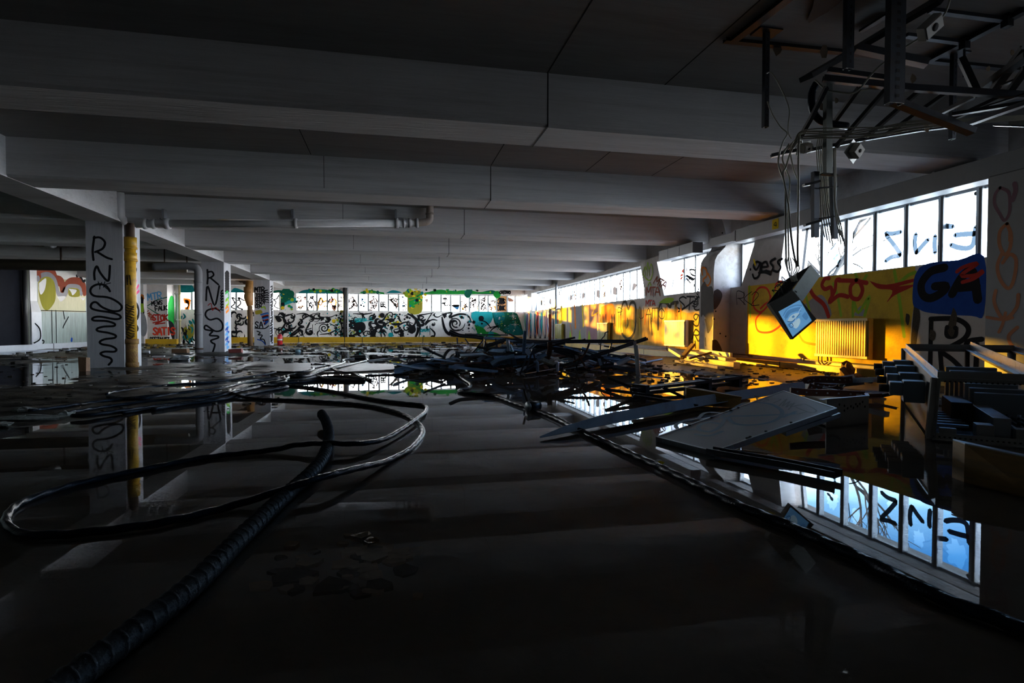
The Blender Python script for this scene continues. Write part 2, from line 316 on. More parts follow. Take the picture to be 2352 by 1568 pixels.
o = n('ShaderNodeOutputMaterial'); tr = n('ShaderNodeBsdfTransparent'); tr.inputs[0].default_value = (.95, .94, .92, 1)
gl = n('ShaderNodeBsdfGlossy'); gl.inputs['Roughness'].default_value = 0.0; gl.inputs[0].default_value = (.64, .68, .73, 1)
fr = n('ShaderNodeFresnel'); fr.inputs[0].default_value = 1.34; ms = n('ShaderNodeMixShader'); l(fr.outputs[0], ms.inputs[0]); l(tr.outputs[0], ms.inputs[1]); l(gl.outputs[0], ms.inputs[2]); l(ms.outputs[0], o.inputs[0])
m = MB(); m.face([(XL, -3.9, 0), (XR, -3.9, 0), (XR, YF, 0), (XL, YF, 0)])
water = m.build('water', wm); tag(water, 'still shallow water mirroring the hall across the floor', 'water', None, 'structure')
# ---- ceiling slab, cross beams, girder
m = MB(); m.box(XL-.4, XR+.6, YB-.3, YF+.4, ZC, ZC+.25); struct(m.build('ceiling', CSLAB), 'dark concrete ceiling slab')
GAP = mat('dark_joint', (.015, .014, .013), .9)
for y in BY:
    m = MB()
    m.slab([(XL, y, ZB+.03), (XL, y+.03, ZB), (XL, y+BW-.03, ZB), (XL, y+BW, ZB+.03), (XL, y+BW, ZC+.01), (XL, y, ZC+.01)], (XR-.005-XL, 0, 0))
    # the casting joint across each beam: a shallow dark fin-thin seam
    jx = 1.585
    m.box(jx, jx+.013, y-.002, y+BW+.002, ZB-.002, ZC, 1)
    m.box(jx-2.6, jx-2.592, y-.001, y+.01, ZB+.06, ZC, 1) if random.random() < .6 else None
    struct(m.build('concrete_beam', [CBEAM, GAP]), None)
m = MB()
m.box(GX0, GX1, YB, YF, ZB-.004, ZC)
struct(m.build('concrete_girder', CBEAM), 'long concrete girder carried by the row of columns')
m = MB()
for (xa, ya, xb, yb) in [(2.9, 2.95, 2.9, 5.7), (1.58, 2.95, 1.58, 5.7), (4.4, 6.4, 4.4, 9.1), (3.2, 6.4, 3.2, 9.1), (1.58, 6.4, 1.58, 9.1), (-1.2, 6.4, -1.2, 9.1)]:
    m.box(xa, xa+.012, ya, yb, ZC-.002, ZC+.01)
struct(m.build('trim_1', GAP), 'dark joints in the slab soffit')
# ---- back wall behind the camera
m = MB(); m.box(XL-.4, XR+.6, YB-.3, YB, -.1, ZC); struct(m.build('wall_back', mat('dark_back_wall', (.06, .06, .065), .9)))

# ================================================================== COLUMNS WITH SPRAYED LETTERS
z1 = zc(0, 430, 3.485)
z7 = zc(400, 640, 4.2)
def column(k, label):
    y = BY[k+1]; m = MB(); m.box(GX0, GX1, y, y+.78, -.06, ZB); return m, y
# nearest column
m, y = column(3, ''); mats = [CCOL]
P = Paint(m, lambda a, b: atY(a, b, BY[4]), (0, -1, 0), mats)
W = .042
for q in ([(755, 395), (742, 500), (748, 582)], [(750, 405), (800, 402), (840, 440), (822, 490), (762, 518)], [(775, 515), (850, 560), (895, 575)],
          [(758, 738), (755, 680), (775, 632), (800, 680), (850, 742), (872, 735), (880, 628)],
          [(880, 832), (850, 790), (790, 775), (735, 800), (725, 840), (760, 870), (860, 880), (930, 910), (973, 950), (960, 985), (900, 990), (820, 960), (770, 920), (735, 930), (730, 965), (780, 985), (880, 1000), (950, 1020), (965, 1045), (920, 1055), (800, 1035), (745, 1045), (750, 1065), (850, 1070), (915, 1090), (910, 1110), (830, 1115), (780, 1130), (785, 1150), (870, 1165), (925, 1185), (915, 1205), (840, 1215), (800, 1235), (815, 1255), (890, 1270), (930, 1295), (915, 1315), (840, 1315), (805, 1330), (830, 1350), (880, 1365), (895, 1390), (870, 1420)]):
    P.stroke(z1(q), BLACK, W)
for q in ([(785, 755), (800, 790), (815, 760)], [(800, 790), (798, 815)], [(840, 755), (828, 800)], [(885, 765), (832, 787), (882, 830)]): P.stroke(z1(q), BLACK, .016)
P = Paint(m, lambda a, b: atX(a, b, GX1), (1, 0, 0), mats)
for q, c, wd in (([(1058, 400), (1065, 470), (1050, 525), (1085, 598)], BLACK, .1), ([(1090, 655), (1072, 745)], BLACK, .07), ([(1060, 945), (1085, 928), (1108, 975), (1104, 1035), (1075, 1062)], BLACK, .09), ([(1085, 1100), (1105, 1130), (1085, 1152)], BLACK, .07), ([(1092, 1200), (1090, 1250)], BLACK, .07)): P.stroke(z1(q), c, wd)
for q in ([(1068, 835), (1090, 745)], [(1072, 850), (1108, 785)], [(1080, 860), (1112, 830)], [(1075, 800), (1080, 740)]): P.stroke(z1(q), PINK, .07, taper=True)
c1 = m.build('concrete_column', mats); struct(c1, 'nearest square concrete column with tall black RNS tag and yellow drainpipe')
# second column
m, y = column(5, ''); mats = [CCOL]
P = Paint(m, lambda a, b: atY(a, b, BY[6]), (0, -1, 0), mats); W = .055
for q in ([(1660, 660), (1663, 720), (1660, 772)], [(1660, 680), (1695, 675), (1710, 700), (1690, 720), (1665, 727)], [(1685, 725), (1748, 778)], [(1650, 905), (1662, 790), (1718, 945), (1755, 790)],
          [(1755, 985), (1720, 970), (1660, 985), (1645, 1025), (1680, 1060), (1740, 1050), (1780, 1090), (1775, 1140), (1720, 1150), (1650, 1105), (1640, 1135), (1700, 1150), (1690, 1165), (1680, 1185), (1740, 1190), (1745, 1205), (1690, 1225), (1700, 1245), (1720, 1260), (1702, 1322)]): P.stroke(z1(q), BLACK, W)
P.stroke(z1([(1665, 945), (1690, 930), (1700, 985), (1725, 960), (1765, 1000)]), RED, .025)
for i in range(7): P.stroke(z1([(1770, 830+i*22), (1786, 822+i*22), (1766, 846+i*22), (1788, 850+i*22)]), BLACK, .03)
P = Paint(m, lambda a, b: atX(a, b, GX1), (1, 0, 0), mats)
for i in range(8): P.stroke(z1([(1803, 690+i*20), (1818, 676+i*20), (1832, 690+i*20)]), BLACK, .09)
for i in range(3): P.stroke(z1([(1806, 850+i*60), (1822, 835+i*60), (1830, 880+i*50), (1810, 900+i*50)]), [GREEN, LIME, ORANGE][i], .08)
for i in range(5): P.stroke(z1([(1806, 1100+i*40), (1824, 1085+i*40), (1815, 1125+i*40), (1832, 1115+i*40)]), [SKYB, BLUE][i % 2], .08)
c2 = m.build('concrete_column', mats); struct(c2, 'second square concrete column from the camera with RNS tag')
# third column
m, y = column(7, ''); mats = [CCOL]
P = Paint(m, lambda a, b: atY(a, b, BY[8]), (0, -1, 0), mats)
P.text('MTR', *z7([(778, 128)])[0], 11, BLACK, .055, sp=1.0)
for i, s_ in enumerate(('TOBS', 'BEBS', 'CEWDY', 'DEN')): P.text(s_, *z7([(785, 172+i*36)])[0], 7, BLACK, .04, sp=.9)
for i in range(5): P.stroke(z7([(840, 120+i*22), (905, 108+i*22), (860, 128+i*22), (915, 140+i*22)]), BLACK, .035)
P.fill(z7([(780, 310), (835, 300), (850, 330), (790, 345)]), OLIVE); P.stroke(z7([(845, 280), (870, 270), (880, 290)]), LIME, .06)
for i in range(9): P.stroke(z7([(835+i*6, 345+i*9), (908, 330+i*10), (850+i*3, 380+i*8)]), [BLUE, SKYB, RED, BLACK][i % 4], .05)
P.text('SA', *z7([(780, 470)])[0], 13, BLACK, .05, sp=1.1); P.stroke(z7([(780, 475), (870, 480), (910, 455)]), BLACK, .05)
P.stroke(z7([(800, 505), (830, 520), (810, 540), (850, 545), (830, 580), (865, 585), (880, 625)]), BLACK, .05); P.stroke(z7([(805, 585), (850, 600), (880, 635)]), BLUE, .05)
P = Paint(m, lambda a, b: atX(a, b, GX1), (1, 0, 0), mats)
rd = random.Random(5)
for i in range(22):
    yy = 80+i*25; P.stroke(z7([(925+rd.uniform(0, 8), yy), (945+rd.uniform(-5, 8), yy-8), (930+rd.uniform(0, 15), yy+14), (950, yy+10)]), BLACK, .07)
c3 = m.build('concrete_column', mats); struct(c3, 'farthest square concrete column, covered in small tags, with fire extinguisher beside')

# ================================================================== RIGHT WALL
CW = concrete('right_wall_plaster', (.50, .47, .45), board='N', stain=(.16, .12, .07), amt=.5)
WHITEW = mat('white_reveal_paint', (.74, .77, .80), .6, var=.06, bump=.3, bscale=60)
YW = mat('yellow_wall_paint', (.62, .40, .015), .75, spec=.2, var=.25, scale=4, stain=(.25, .15, .02), stain_amt=.5, stain_scale=2.5, bump=.2)
z4 = zc(1640, 380, 3.136); z3 = zc(1200, 480, 3.92); z8 = zc(930, 640, 6.357)
m = MB(); mats = [CW, WHITEW]
m.box(XR, XR+.6, YB, YF+.4, -.1, ZS)
m.box(XR, XR+.6, YB, .4, ZS, ZC); m.box(XR, XR+.6, 4.5, 5.6, ZS, ZT); m.box(XR, XR+.6, .4, YF+.4, ZT, ZC)  # gap near the camera holds the added fill window
# slanted piers standing on the sill
def pier(b0, b1, t0, t1):
    m.hexa([(XR, b0, ZS), (XR+.6, b0, ZS), (XR+.6, b1, ZS), (XR, b1, ZS)], [(XR, t0, ZT), (XR+.6, t0, ZT), (XR+.6, t1, ZT), (XR, t1, ZT)])
pier(10.0, 11.24, 9.82, 10.73); pier(14.87, 16.09, 15.34, 16.45); pier(30.35, 31.5, 30.55, 31.45)
# white paint on the slanted reveals
for a, b, s_ in ((10.0, 9.82, -1), (14.87, 15.34, -1), (11.24, 10.73, 1), (30.35, 30.55, -1)):
    e = .002*s_; m.face([(XR+.002, a+e, ZS), (XR+.33, a+e, ZS), (XR+.33, b+e, ZT), (XR+.002, b+e, ZT)], 1)
P = Paint(m, lambda a, b: atX(a, b, XR), (-1, 0, 0), mats)
# -- big yellow piece beside the near radiator
P.fill(z4([(245, 868), (500, 838), (800, 800), (1130, 765), (1450, 725), (1450, 850), (1440, 1000), (1420, 1150), (1405, 1300), (1385, 1462), (900, 1420), (500, 1385), (225, 1360), (238, 1100)]), YW, False)
P.fill(z4([(640, 1010), (760, 930), (820, 990), (840, 1090), (700, 1100)]), GREYP); P.fill(z4([(1000, 1080), (1060, 1010), (1090, 1080)]), GREYP)
for q in ([(860, 850), (890, 940), (915, 1080)], [(1300, 760), (1335, 960), (1370, 1230)], [(1000, 1085), (1005, 970), (1040, 1060), (1120, 940), (1085, 1080)], [(255, 870), (262, 1090)], [(1020, 780), (1055, 850), (1100, 790)], [(430, 890), (440, 960), (470, 900)], [(660, 930), (690, 1050)], [(1340, 840), (1400, 790), (1450, 770)]): P.stroke(z4(q), LIME, .055)
for q in ([(410, 1000), (400, 920), (370, 880), (320, 885), (285, 950), (288, 1020), (335, 1055), (385, 1010), (410, 940)], [(345, 1055), (302, 1110), (318, 1190), (400, 1200), (470, 1160), (490, 1120)], [(440, 900), (450, 850), (485, 835), (505, 870), (490, 930), (470, 990)], [(335, 1030), (380, 990), (440, 975)]): P.stroke(z4(q), REDB, .045)
P.stroke(z4([(480, 1180), (530, 1200), (600, 1190)]), ORANGE, .04); P.stroke(z4([(610, 1210), (650, 1270), (740, 1290)]), ORANGE, .045)
P.stroke(z4([(688, 880), (720, 940), (790, 1000), (825, 1085)]), RED, .085)
for q in ([(830, 812), (800, 815), (778, 860), (800, 890), (845, 880), (850, 960)], [(905, 820), (880, 830), (870, 900), (830, 985), (900, 935), (965, 945)], [(1025, 825), (985, 870), (990, 945), (1040, 960), (1070, 900), (1050, 840), (1025, 825)], [(900, 828), (1000, 830), (1100, 845)]): P.stroke(z4(q), RED, .075)
P.fill(z4([(1120, 830), (1240, 858), (1435, 815), (1445, 835), (1330, 870), (1450, 860), (1300, 935), (1245, 985), (1285, 900), (1180, 885)]), RED)
# -- blue cloud with GA, the black letters below, flaked plaster
P.fill(z4([(1440, 1010), (1470, 1015), (1485, 1090), (1470, 1200), (1450, 1310), (1418, 1290), (1430, 1120)]), mat('flaked_plaster', (.07, .058, .045), .9, spec=.1, bump=.5)); FLK = MATS['flaked_plaster']
P.fill(z4([(1480, 735), (1560, 700), (1760, 680), (1945, 655), (1945, 1065), (1850, 1082), (1560, 1062), (1470, 1030), (1432, 990), (1440, 820)]), BLUE)
for q in ([(1660, 735), (1560, 765), (1495, 850), (1505, 930), (1560, 955), (1640, 915), (1672, 868), (1590, 870)], [(1715, 925), (1790, 800), (1862, 765), (1900, 965)], [(1765, 880), (1890, 868)]): P.stroke(z4(q), BLACK, .12)
for q in ([(1750, 765), (1800, 730), (1900, 705), (1780, 790), (1880, 790), (1930, 760)], [(1790, 840), (1870, 815), (1935, 770)]): P.stroke(z4(q), RED, .05)
for q in ([(1565, 1105), (1560, 1300), (1555, 1500)], [(1560, 1105), (1740, 1105), (1830, 1165), (1805, 1245), (1690, 1312)], [(1640, 1345), (1720, 1400), (1810, 1490)], [(1630, 1340), (1640, 1480)], [(1815, 1320), (1830, 1268), (1930, 1250)], [(1895, 1290), (1885, 1490)], [(1680, 1165), (1680, 1225), (1735, 1225), (1740, 1170)]): P.stroke(z4(q), BLACK, .07)
for q in ([(1725, 1020), (1752, 1090), (1722, 1230), (1682, 1180)], [(1385, 1065), (1410, 1080), (1400, 1150), (1380, 1120)], [(1560, 1180), (1595, 1200), (1585, 1260), (1548, 1240)]): P.fill(z4(q), FLK)
# -- RK2 beside the column
P.text('RK2', *z4([(168, 1003)])[0], 30, BLACK, .016, sp=.75)
# -- middle stretch: STON, ge, RIN, JATO, twin arches, colour patches
P.fill(z3([(575, 868), (690, 855), (700, 1000), (690, 1190), (575, 1190)]), PURPLE, False)
P.fill(z3([(395, 895), (570, 870), (570, 1190), (400, 1185)]), GREYP, False)
P.fill(z3([(340, 900), (400, 893), (395, 1000), (345, 1000)]), OLIVE, False)
for q, c, wd in (([(470, 880), (478, 1060)], ORANGE, .2), ([(540, 870), (548, 1050)], YELLOW, .15), ([(430, 1040), (445, 1110), (440, 1185)], ORANGE, .06), ([(520, 1090), (505, 1185)], YELLOW, .05), ([(655, 880), (625, 960), (680, 930)], YELLOW, .05)): P.stroke(z3(q), c, wd)
for x in (430, 515, 600): P.fill(z3([(x-12, 1190), (x, 1090), (x+14, 1190)]), LIME)
OCH = mat('sun_gold_ochre_fill', (.62, .40, .10), .8, var=.55, scale=3.5, stretch=(3, 3, .5), spec=.1, stain=(.20, .12, .04), stain_amt=.7, stain_scale=2.2)  # ochre kept within the sun patch: golden sunlight put into the wall colour
P.fill(z3([(705, 930), (780, 880), (880, 905), (960, 870), (1060, 905), (1160, 900), (1260, 925), (1380, 900), (1480, 935), (1598, 950), (1600, 1262), (1300, 1240), (1000, 1215), (700, 1195)]), OCH)
P.fill(z3([(710, 880), (800, 850), (830, 900), (800, 990), (720, 990)]), ORANGE)
for q in ([(890, 1095), (886, 950), (905, 850), (932, 838), (955, 900), (975, 845), (1012, 850), (1022, 950), (1008, 1105), (950, 1170), (895, 1120)],
          [(1222, 1080), (1225, 940), (1245, 850), (1290, 840), (1330, 880), (1345, 850), (1400, 840)], [(1385, 870), (1378, 980), (1375, 1080)]): P.stroke(z3(q), mat('smoky_black_paint', (.05, .045, .03), .85, spec=.1), .1)
P.fill(z3([(900, 1000), (1005, 1000), (995, 1100), (950, 1150), (905, 1110)]), OLIVE)
P.text('JATO', *z3([(1045, 985)])[0], 24, BLACK, .03, sp=.9); P.text('MTA', *z3([(1110, 870)])[0], 12, RED, .04)
P.text('STON', *z3([(1395, 905)])[0], 30, BLACK, .045, sp=.85, slant=.1); P.stroke(z3([(1385, 930), (1440, 905), (1540, 830)]), BLACK, .05)
P.text('ge', *z3([(1535, 1010)])[0], 24, BLACK, .04); P.text('RIN', *z3([(1530, 1170)])[0], 22, BLACK, .045, sp=.6, rot=.3); P.stroke(z3([(1555, 1190), (1560, 1250)]), BLACK, .05); P.text('P', *z3([(860, 960)])[0], 18, BLACK, .03)
P.fill(z3([(1225, 845), (1290, 800), (1365, 805), (1330, 845)]), LIME)
for i in range(8): P.stroke(z3([(1530+i*8, 870-i*22), (1560+i*4, 880-i*22), (1585, 850-i*18)]), BLACK, .03)
for i in range(6): P.stroke(z3([(700+i*26, 950), (705+i*26, 1010+i*8)]), mat('smoky_black_paint', (.05, .045, .03), .85, spec=.1), .05)
# drips of smoke-yellow grime
GRIME = mat('golden_grime', (.42, .25, .05), .9, spec=.1, var=.4)
rd = random.Random(11)
for i in range(46):
    x = rd.uniform(690, 1500); y0 = 905-(x-690)*.11+rd.uniform(10, 120); P.stroke(z3([(x, y0), (x+rd.uniform(-6, 6), y0+rd.uniform(30, 80)), (x+rd.uniform(-8, 8), y0+rd.uniform(90, 220))]), [GRIME, ORANGE, MATS['smoky_black_paint'], GRIME, GRIME, YELLOW, ORANGE, GRIME][i % 8], rd.uniform(.03, .09), taper=True)
# -- far end: tall pointed letters in blue, mint, orange and white
rd = random.Random(21)
x = 1708
P.fill(z8([(1625, 505), (1700, 495), (1715, 700), (1690, 700)]), YELLOW, False)
LT = mat('mint_spray_paint', (.10, .55, .38), .5)
cols = [BLUE, LT, GREYP, ORANGE, TEAL, WHITEP, DTEAL, REDB, GREYP, TEAL, ORANGE, PURPLE, WHITEP, TEAL]
for i, c in enumerate(cols):
    xa = 1705+i*31; xb = xa+rd.uniform(24, 44); top = 500-(xa-1700)*.10; P.fill(z8([(xa, top+rd.uniform(0, 40)), (xb, top+rd.uniform(0, 60)), (xb-5, 700), (xa+10, 850), (xa, 700)]), c, False)
for i in range(26):
    xa = 1700+rd.uniform(0, 430); top = 500-(xa-1700)*.10; P.stroke(z8([(xa, top+rd.uniform(0, 120)), (xa+rd.uniform(-18, 18), 650), (xa+rd.uniform(-20, 20), 840)]), rd.choice([WHITEP, ORANGE, BLACK, WHITEP, REDB, BLUE]), rd.uniform(.06, .22), taper=True)
for i in range(10): xa = 1712+i*36; P.fill(z8([(xa, 870), (xa+14, 800), (xa+26, 870)]), BLACK if i % 2 else WHITEP, False)
for i in range(26):
    xa = 2120+rd.uniform(0, 130); P.stroke(z8([(xa, 480+rd.uniform(0, 60)), (xa+rd.uniform(-10, 10), 700), (xa+rd.uniform(-14, 14), 880)]), rd.choice([GREYP, WHITEP, PURPLE, TEAL, BLACK, BROWNP]), rd.uniform(.1, .3), taper=True)
P.stroke(z8([(2290, 440), (2300, 560), (2260, 640)]), YELLOW, .3)
# -- piers
P.stroke(z3([(1085, 580), (1105, 520), (1118, 545), (1130, 480), (1142, 540), (1160, 495), (1175, 560), (1168, 600), (1150, 640), (1120, 630), (1085, 580)]), LIME, .04)
for i in range(3): P.stroke(z3([(1105+i*18, 545), (1110+i*18, 600)]), LIME, .03)
P.text('MTA', *z3([(1180, 665)])[0], 17, BROWNP, .04, rot=.5, sp=.8); P.text('MTA', *z3([(1115, 775)])[0], 18, BROWNP, .045, sp=.8); P.stroke(z3([(1130, 690), (1145, 660), (1160, 690)]), LIME, .04)
P.text('gess', *z4([(275, 765)])[0], 32, BLACK, .05, sp=.72, slant=.15); P.stroke(z4([(325, 772), (370, 770), (410, 785)]), BLACK, .05); P.stroke(z4([(290, 680), (300, 715)]), YELLOW, .05); P.disc(*z4([(265, 748)])[0], .03, BLACK)
P.stroke(z8([(1800, 440), (1790, 410), (1815, 385), (1825, 410), (1805, 440)]), BLACK, .05)
P.fill(z8([(1795, 300), (1852, 260), (1848, 460), (1775, 470)]), mat('peach_spray_paint', (.55, .28, .14), .6), False)
wr = m.build('wall_right', mats); struct(wr, 'right wall with yellow graffiti below the window band')
# -- haunched column on the right wall
m = MB(); mats = [concrete('stained_column_concrete', (.46, .45, .45), board='N', stain=(.12, .07, .03), amt=.8)]
prof = [(7.18, -.05), (7.18, 2.05), (7.19, 2.2), (7.21, 2.36), (7.27, 2.47), (7.37, 2.57), (7.46, 2.66), (7.50, 2.74), (7.49, 2.9), (7.44, 3.1), (7.37, 3.3), (7.34, ZC)]
CY0, CY1 = 11.64, 12.24
m.slab([(a, CY0, b) for a, b in prof]+[(XR+.31, CY0, ZC), (XR+.31, CY0, -.05)], (0, CY1-CY0, 0))
P = Paint(m, lambda a, b: atX(a, b, 7.18), (-1, 0, 0), mats)
for q in ([(1610, 655), (1625, 700), (1620, 740), (1690, 745)],): pass
P.stroke(z3([(1620, 590), (1615, 530), (1650, 540), (1660, 600), (1625, 640), (1665, 690), (1695, 640), (1670, 580)]), ORANGE, .05)
TAR = mat('tar_smear', (.035, .025, .02), .8, bump=.4)
P.fill(z3([(1608, 700), (1640, 650), (1665, 700), (1715, 715), (1718, 960), (1660, 985), (1625, 950), (1606, 960)]), TAR); P.fill(z3([(1640, 990), (1700, 960), (1712, 1040), (1670, 1120), (1655, 1050)]), TAR)
P.stroke(z3([(1648, 1160), (1650, 1230)]), TAR, .03)
P2 = Paint(m, lambda a, b: atY(a, b, CY0), (0, -1, 0), mats)
P2.fill(z3([(1722, 740), (1760, 720), (1800, 770), (1770, 860), (1722, 900)]), FLK); P2.fill(z3([(1710, 1180), (1750, 1180), (1790, 1250), (1795, 1300), (1715, 1290)]), FLK)
for x_, y_ in ((1740, 920), (1725, 990), (1780, 1120), (1830, 1145), (1800, 215)): P2.disc(*z3([(x_, y_)])[0], .02, BLACK)
struct(m.build('concrete_column', mats), 'haunched concrete column on the right wall, tar smeared, between radiators')

# ================================================================== FAR WALL WITH MURAL
CF = concrete('far_wall_plaster', (.84, .81, .78), board='N', stain=(.34, .31, .28), amt=.5)
z2 = zc(600, 560, 3.5636)
m = MB(); mats = [CF]
WINF = [(-10.7, -5.88), (-5.02, -2.62), (-2.36, .93), (1.70, 7.48)]
m.box(XL-.4, XR+.6, YF, YF+.4, -.1, ZS); m.box(XL-.4, XR+.6, YF, YF+.4, 2.70, ZC)
xs = [XL-.4]+[v for w_ in WINF for v in w_]+[XR+.6]
for i in range(0, len(xs), 2): m.box(xs[i], xs[i+1], YF, YF+.4, ZS, 2.70)
P = Paint(m, lambda a, b: atY(a, b, YF), (0, -1, 0), mats, step=.00005, base=.003)
rd = random.Random(4)
# green and teal foliage band above the windows
for pts, c in (([(300, 402), (340, 380), (400, 372), (520, 372), (560, 380), (620, 368), (680, 400), (680, 405), (300, 405)], DTEAL), ([(800, 402), (860, 385), (900, 378), (960, 392), (1000, 402)], GREEN), ([(1020, 402), (1080, 378), (1150, 400)], DTEAL), ([(1250, 402), (1190, 380), (1170, 420), (1200, 440)], LIME),
               ([(1330, 410), (1400, 385), (1480, 375), (1560, 392), (1640, 380), (1740, 385), (1760, 410)], GREEN), ([(1760, 410), (1840, 385), (1900, 380), (1940, 410)], DGREEN), ([(100, 385), (150, 378), (240, 400), (270, 450), (215, 480), (160, 540), (158, 405), (100, 402)], DGREEN), ([(160, 500), (230, 460), (280, 440), (278, 470), (200, 500)], TEAL),
               ([(1205, 410), (1270, 380), (1318, 410), (1310, 560), (1205, 560)], OLIVE), ([(1210, 470), (1316, 430), (1310, 470), (1220, 510)], GREEN)): P.fill(z2(pts), c)
for q in ([(400, 385), (470, 378), (560, 392), (640, 385)], [(820, 398), (900, 390), (1000, 404)], [(1340, 405), (1500, 388), (1700, 400), (1880, 398)], [(1210, 450), (1250, 440), (1320, 405)]): P.stroke(z2(q), GREEN, .10)
for i in range(90):
    x = rd.choice([rd.uniform(160, 290), rd.uniform(380, 660), rd.uniform(840, 960), rd.uniform(1200, 1320), rd.uniform(1330, 1960)]); P.disc(*z2([(x, rd.uniform(372, 404) if not (1205 < x < 1316 or x < 290) else rd.uniform(380, 540))])[0], rd.uniform(.02, .10), rd.choice([GREEN, DGREEN, BLACK, DTEAL, LIME, YELLOW]), 9)
for x in (190, 215, 240, 1700, 1690, 1930): P.disc(*z2([(x, rd.uniform(380, 420))])[0], rd.uniform(.14, .22), rd.choice([GREEN, DGREEN]), 12)
for x, y in ((1270, 400), (640, 630), (1060, 620), (740, 700)):
    for i in range(26): P.disc(*z2([(x+rd.gauss(0, 42), y+rd.gauss(0, 34))])[0], rd.uniform(.02, .09), rd.choice([YELLOW, YELLOW, LIME, OLIVE, BLACK]), 8)
# green-teal planet and triangles at the right
P.fill(z2([(1720, 562), (1890, 560), (1880, 640), (1820, 690), (1850, 745), (1780, 745), (1745, 640)]), TEAL); P.fill(z2([(1745, 660), (1820, 690), (1850, 748), (1780, 748)]), GREEN); P.fill(z2([(1800, 720), (1900, 720), (1960, 755), (1800, 752)]), GREEN)
P.fill(z2([(1890, 562), (2070, 560), (2110, 610), (2135, 690), (2140, 742), (2040, 745), (1960, 710), (1910, 650)]), DGREEN); P.fill(z2([(1895, 565), (1980, 562), (1990, 620), (1930, 660)]), DTEAL)
P.fill(z2([(1980, 700), (2060, 650), (2130, 700), (2135, 738), (2040, 742)]), DTEAL)
for i in range(60): P.disc(*z2([(rd.uniform(1910, 2120), rd.uniform(570, 735))])[0], rd.uniform(.012, .04), rd.choice([WHITEP, LIME, TEAL, BLACK]), 7)
for sx, sy in ((2060, 590), (2078, 660), (750, 740), (440, 700)):
    for a in range(4):
        t_ = a*math.pi/4; r_ = 30 if a % 2 == 0 else 14; P.stroke(z2([(sx-r_*math.cos(t_), sy-r_*math.sin(t_)), (sx+r_*math.cos(t_), sy+r_*math.sin(t_))]), WHITEP, .02, taper=True)
# black scrollwork
def spiral(cx, cy, r0, turns, m_, wd, ccw=1, ph=0.):
    pts = []
    for i in range(int(turns*12)+1): a = ph+ccw*2*math.pi*i/12; r = r0*(1-i/(turns*12)*.92); pts.append((cx+r*math.cos(a), cy+r*.95*math.sin(a)))
    P.stroke(z2(pts), m_, wd, taper=True)
for a in ((1590, 652, 78, 1, .10, 1, 0), (1590, 652, 58, 2.2, .08, 1, 1), (515, 690, 44, 2, .07, 1, 2), (215, 675, 40, 2, .07, -1, 1), (235, 620, 55, 1.2, .08, 1, 3), (1215, 640, 70, 1.1, .10, 1, 4), (1190, 690, 34, 1.4, .08, -1, 0), (1060, 580, 30, 1.3, .06, 1, 2), (330, 720, 30, 1.4, .05, 1, 0), (450, 600, 40, 1.3, .06, -1, 2), (780, 610, 60, 1.0, .08, 1, 5), (860, 740, 40, 1.2, .07, -1, 1), (150, 720, 34, 1.5, .06, 1, 2)): spiral(a[0], a[1], a[2], a[3], BLACK, a[4], a[5], a[6])
for q, wd in (([(1480, 600), (1500, 690), (1540, 740), (1620, 760)], .16), ([(1500, 570), (1560, 565), (1540, 600), (1620, 575), (1690, 585), (1720, 640)], .12), ([(1200, 570), (1270, 620), (1285, 700), (1260, 770)], .18), ([(1230, 570), (1300, 660), (1290, 770)], .08), ([(1030, 570), (1000, 620), (960, 640), (1010, 650), (980, 700), (985, 770)], .14), ([(880, 660), (930, 650), (950, 680), (900, 730), (940, 760)], .10), ([(700, 600), (760, 660), (830, 650), (840, 700), (770, 740), (710, 770)], .14), ([(110, 590), (170, 600), (200, 640), (160, 700), (110, 690)], .10),
              ([(290, 575), (360, 570), (440, 610), (560, 610), (540, 640), (450, 650)], .09), ([(300, 650), (350, 610), (430, 570)], .07), ([(210, 760), (340, 670), (240, 750), (300, 760)], .08), ([(430, 570), (480, 568), (470, 595), (560, 600), (610, 580)], .07), ([(380, 690), (400, 640), (385, 660), (370, 700), (410, 690)], .05), ([(1360, 640), (1400, 620), (1440, 625)], .08), ([(1350, 640), (1395, 570)], .07), ([(1270, 640), (1330, 600), (1290, 585), (1345, 575), (1410, 562)], .08), ([(1380, 670), (1380, 745)], .03), ([(1385, 690), (1420, 730), (1410, 770)], .10), ([(1740, 620), (1790, 625), (1840, 640), (1880, 690)], .06), ([(1850, 690), (1940, 670), (1900, 690), (1870, 720)], .08), ([(760, 570), (840, 575), (910, 565)], .08), ([(1090, 700), (1140, 690), (1120, 670), (1180, 640), (1240, 650)], .10), ([(1060, 690), (1080, 750)], .05), ([(150, 560), (190, 590), (260, 570)], .09), ([(640, 600), (660, 680), (650, 770)], .06), ([(420, 660), (420, 720)], .03), ([(300, 760), (340, 745), (360, 770), (410, 772)], .04), ([(560, 650), (620, 690), (560, 730), (480, 740)], .08)): P.stroke(z2(q), BLACK, wd, taper=wd > .06)
for q in ([(690, 640), (740, 620), (830, 640), (845, 690), (800, 745), (760, 700), (700, 690)], [(900, 740), (960, 660), (990, 690), (950, 700), (930, 765), (900, 772)], [(1210, 690), (1250, 660), (1262, 690), (1240, 735), (1205, 720)], [(1480, 570), (1520, 570), (1500, 610)], [(230, 760), (330, 690), (280, 745)], [(110, 600), (140, 590), (170, 625), (140, 640)], [(1150, 690), (1170, 740), (1140, 770), (1130, 720)]): P.fill(z2(q), BLACK)
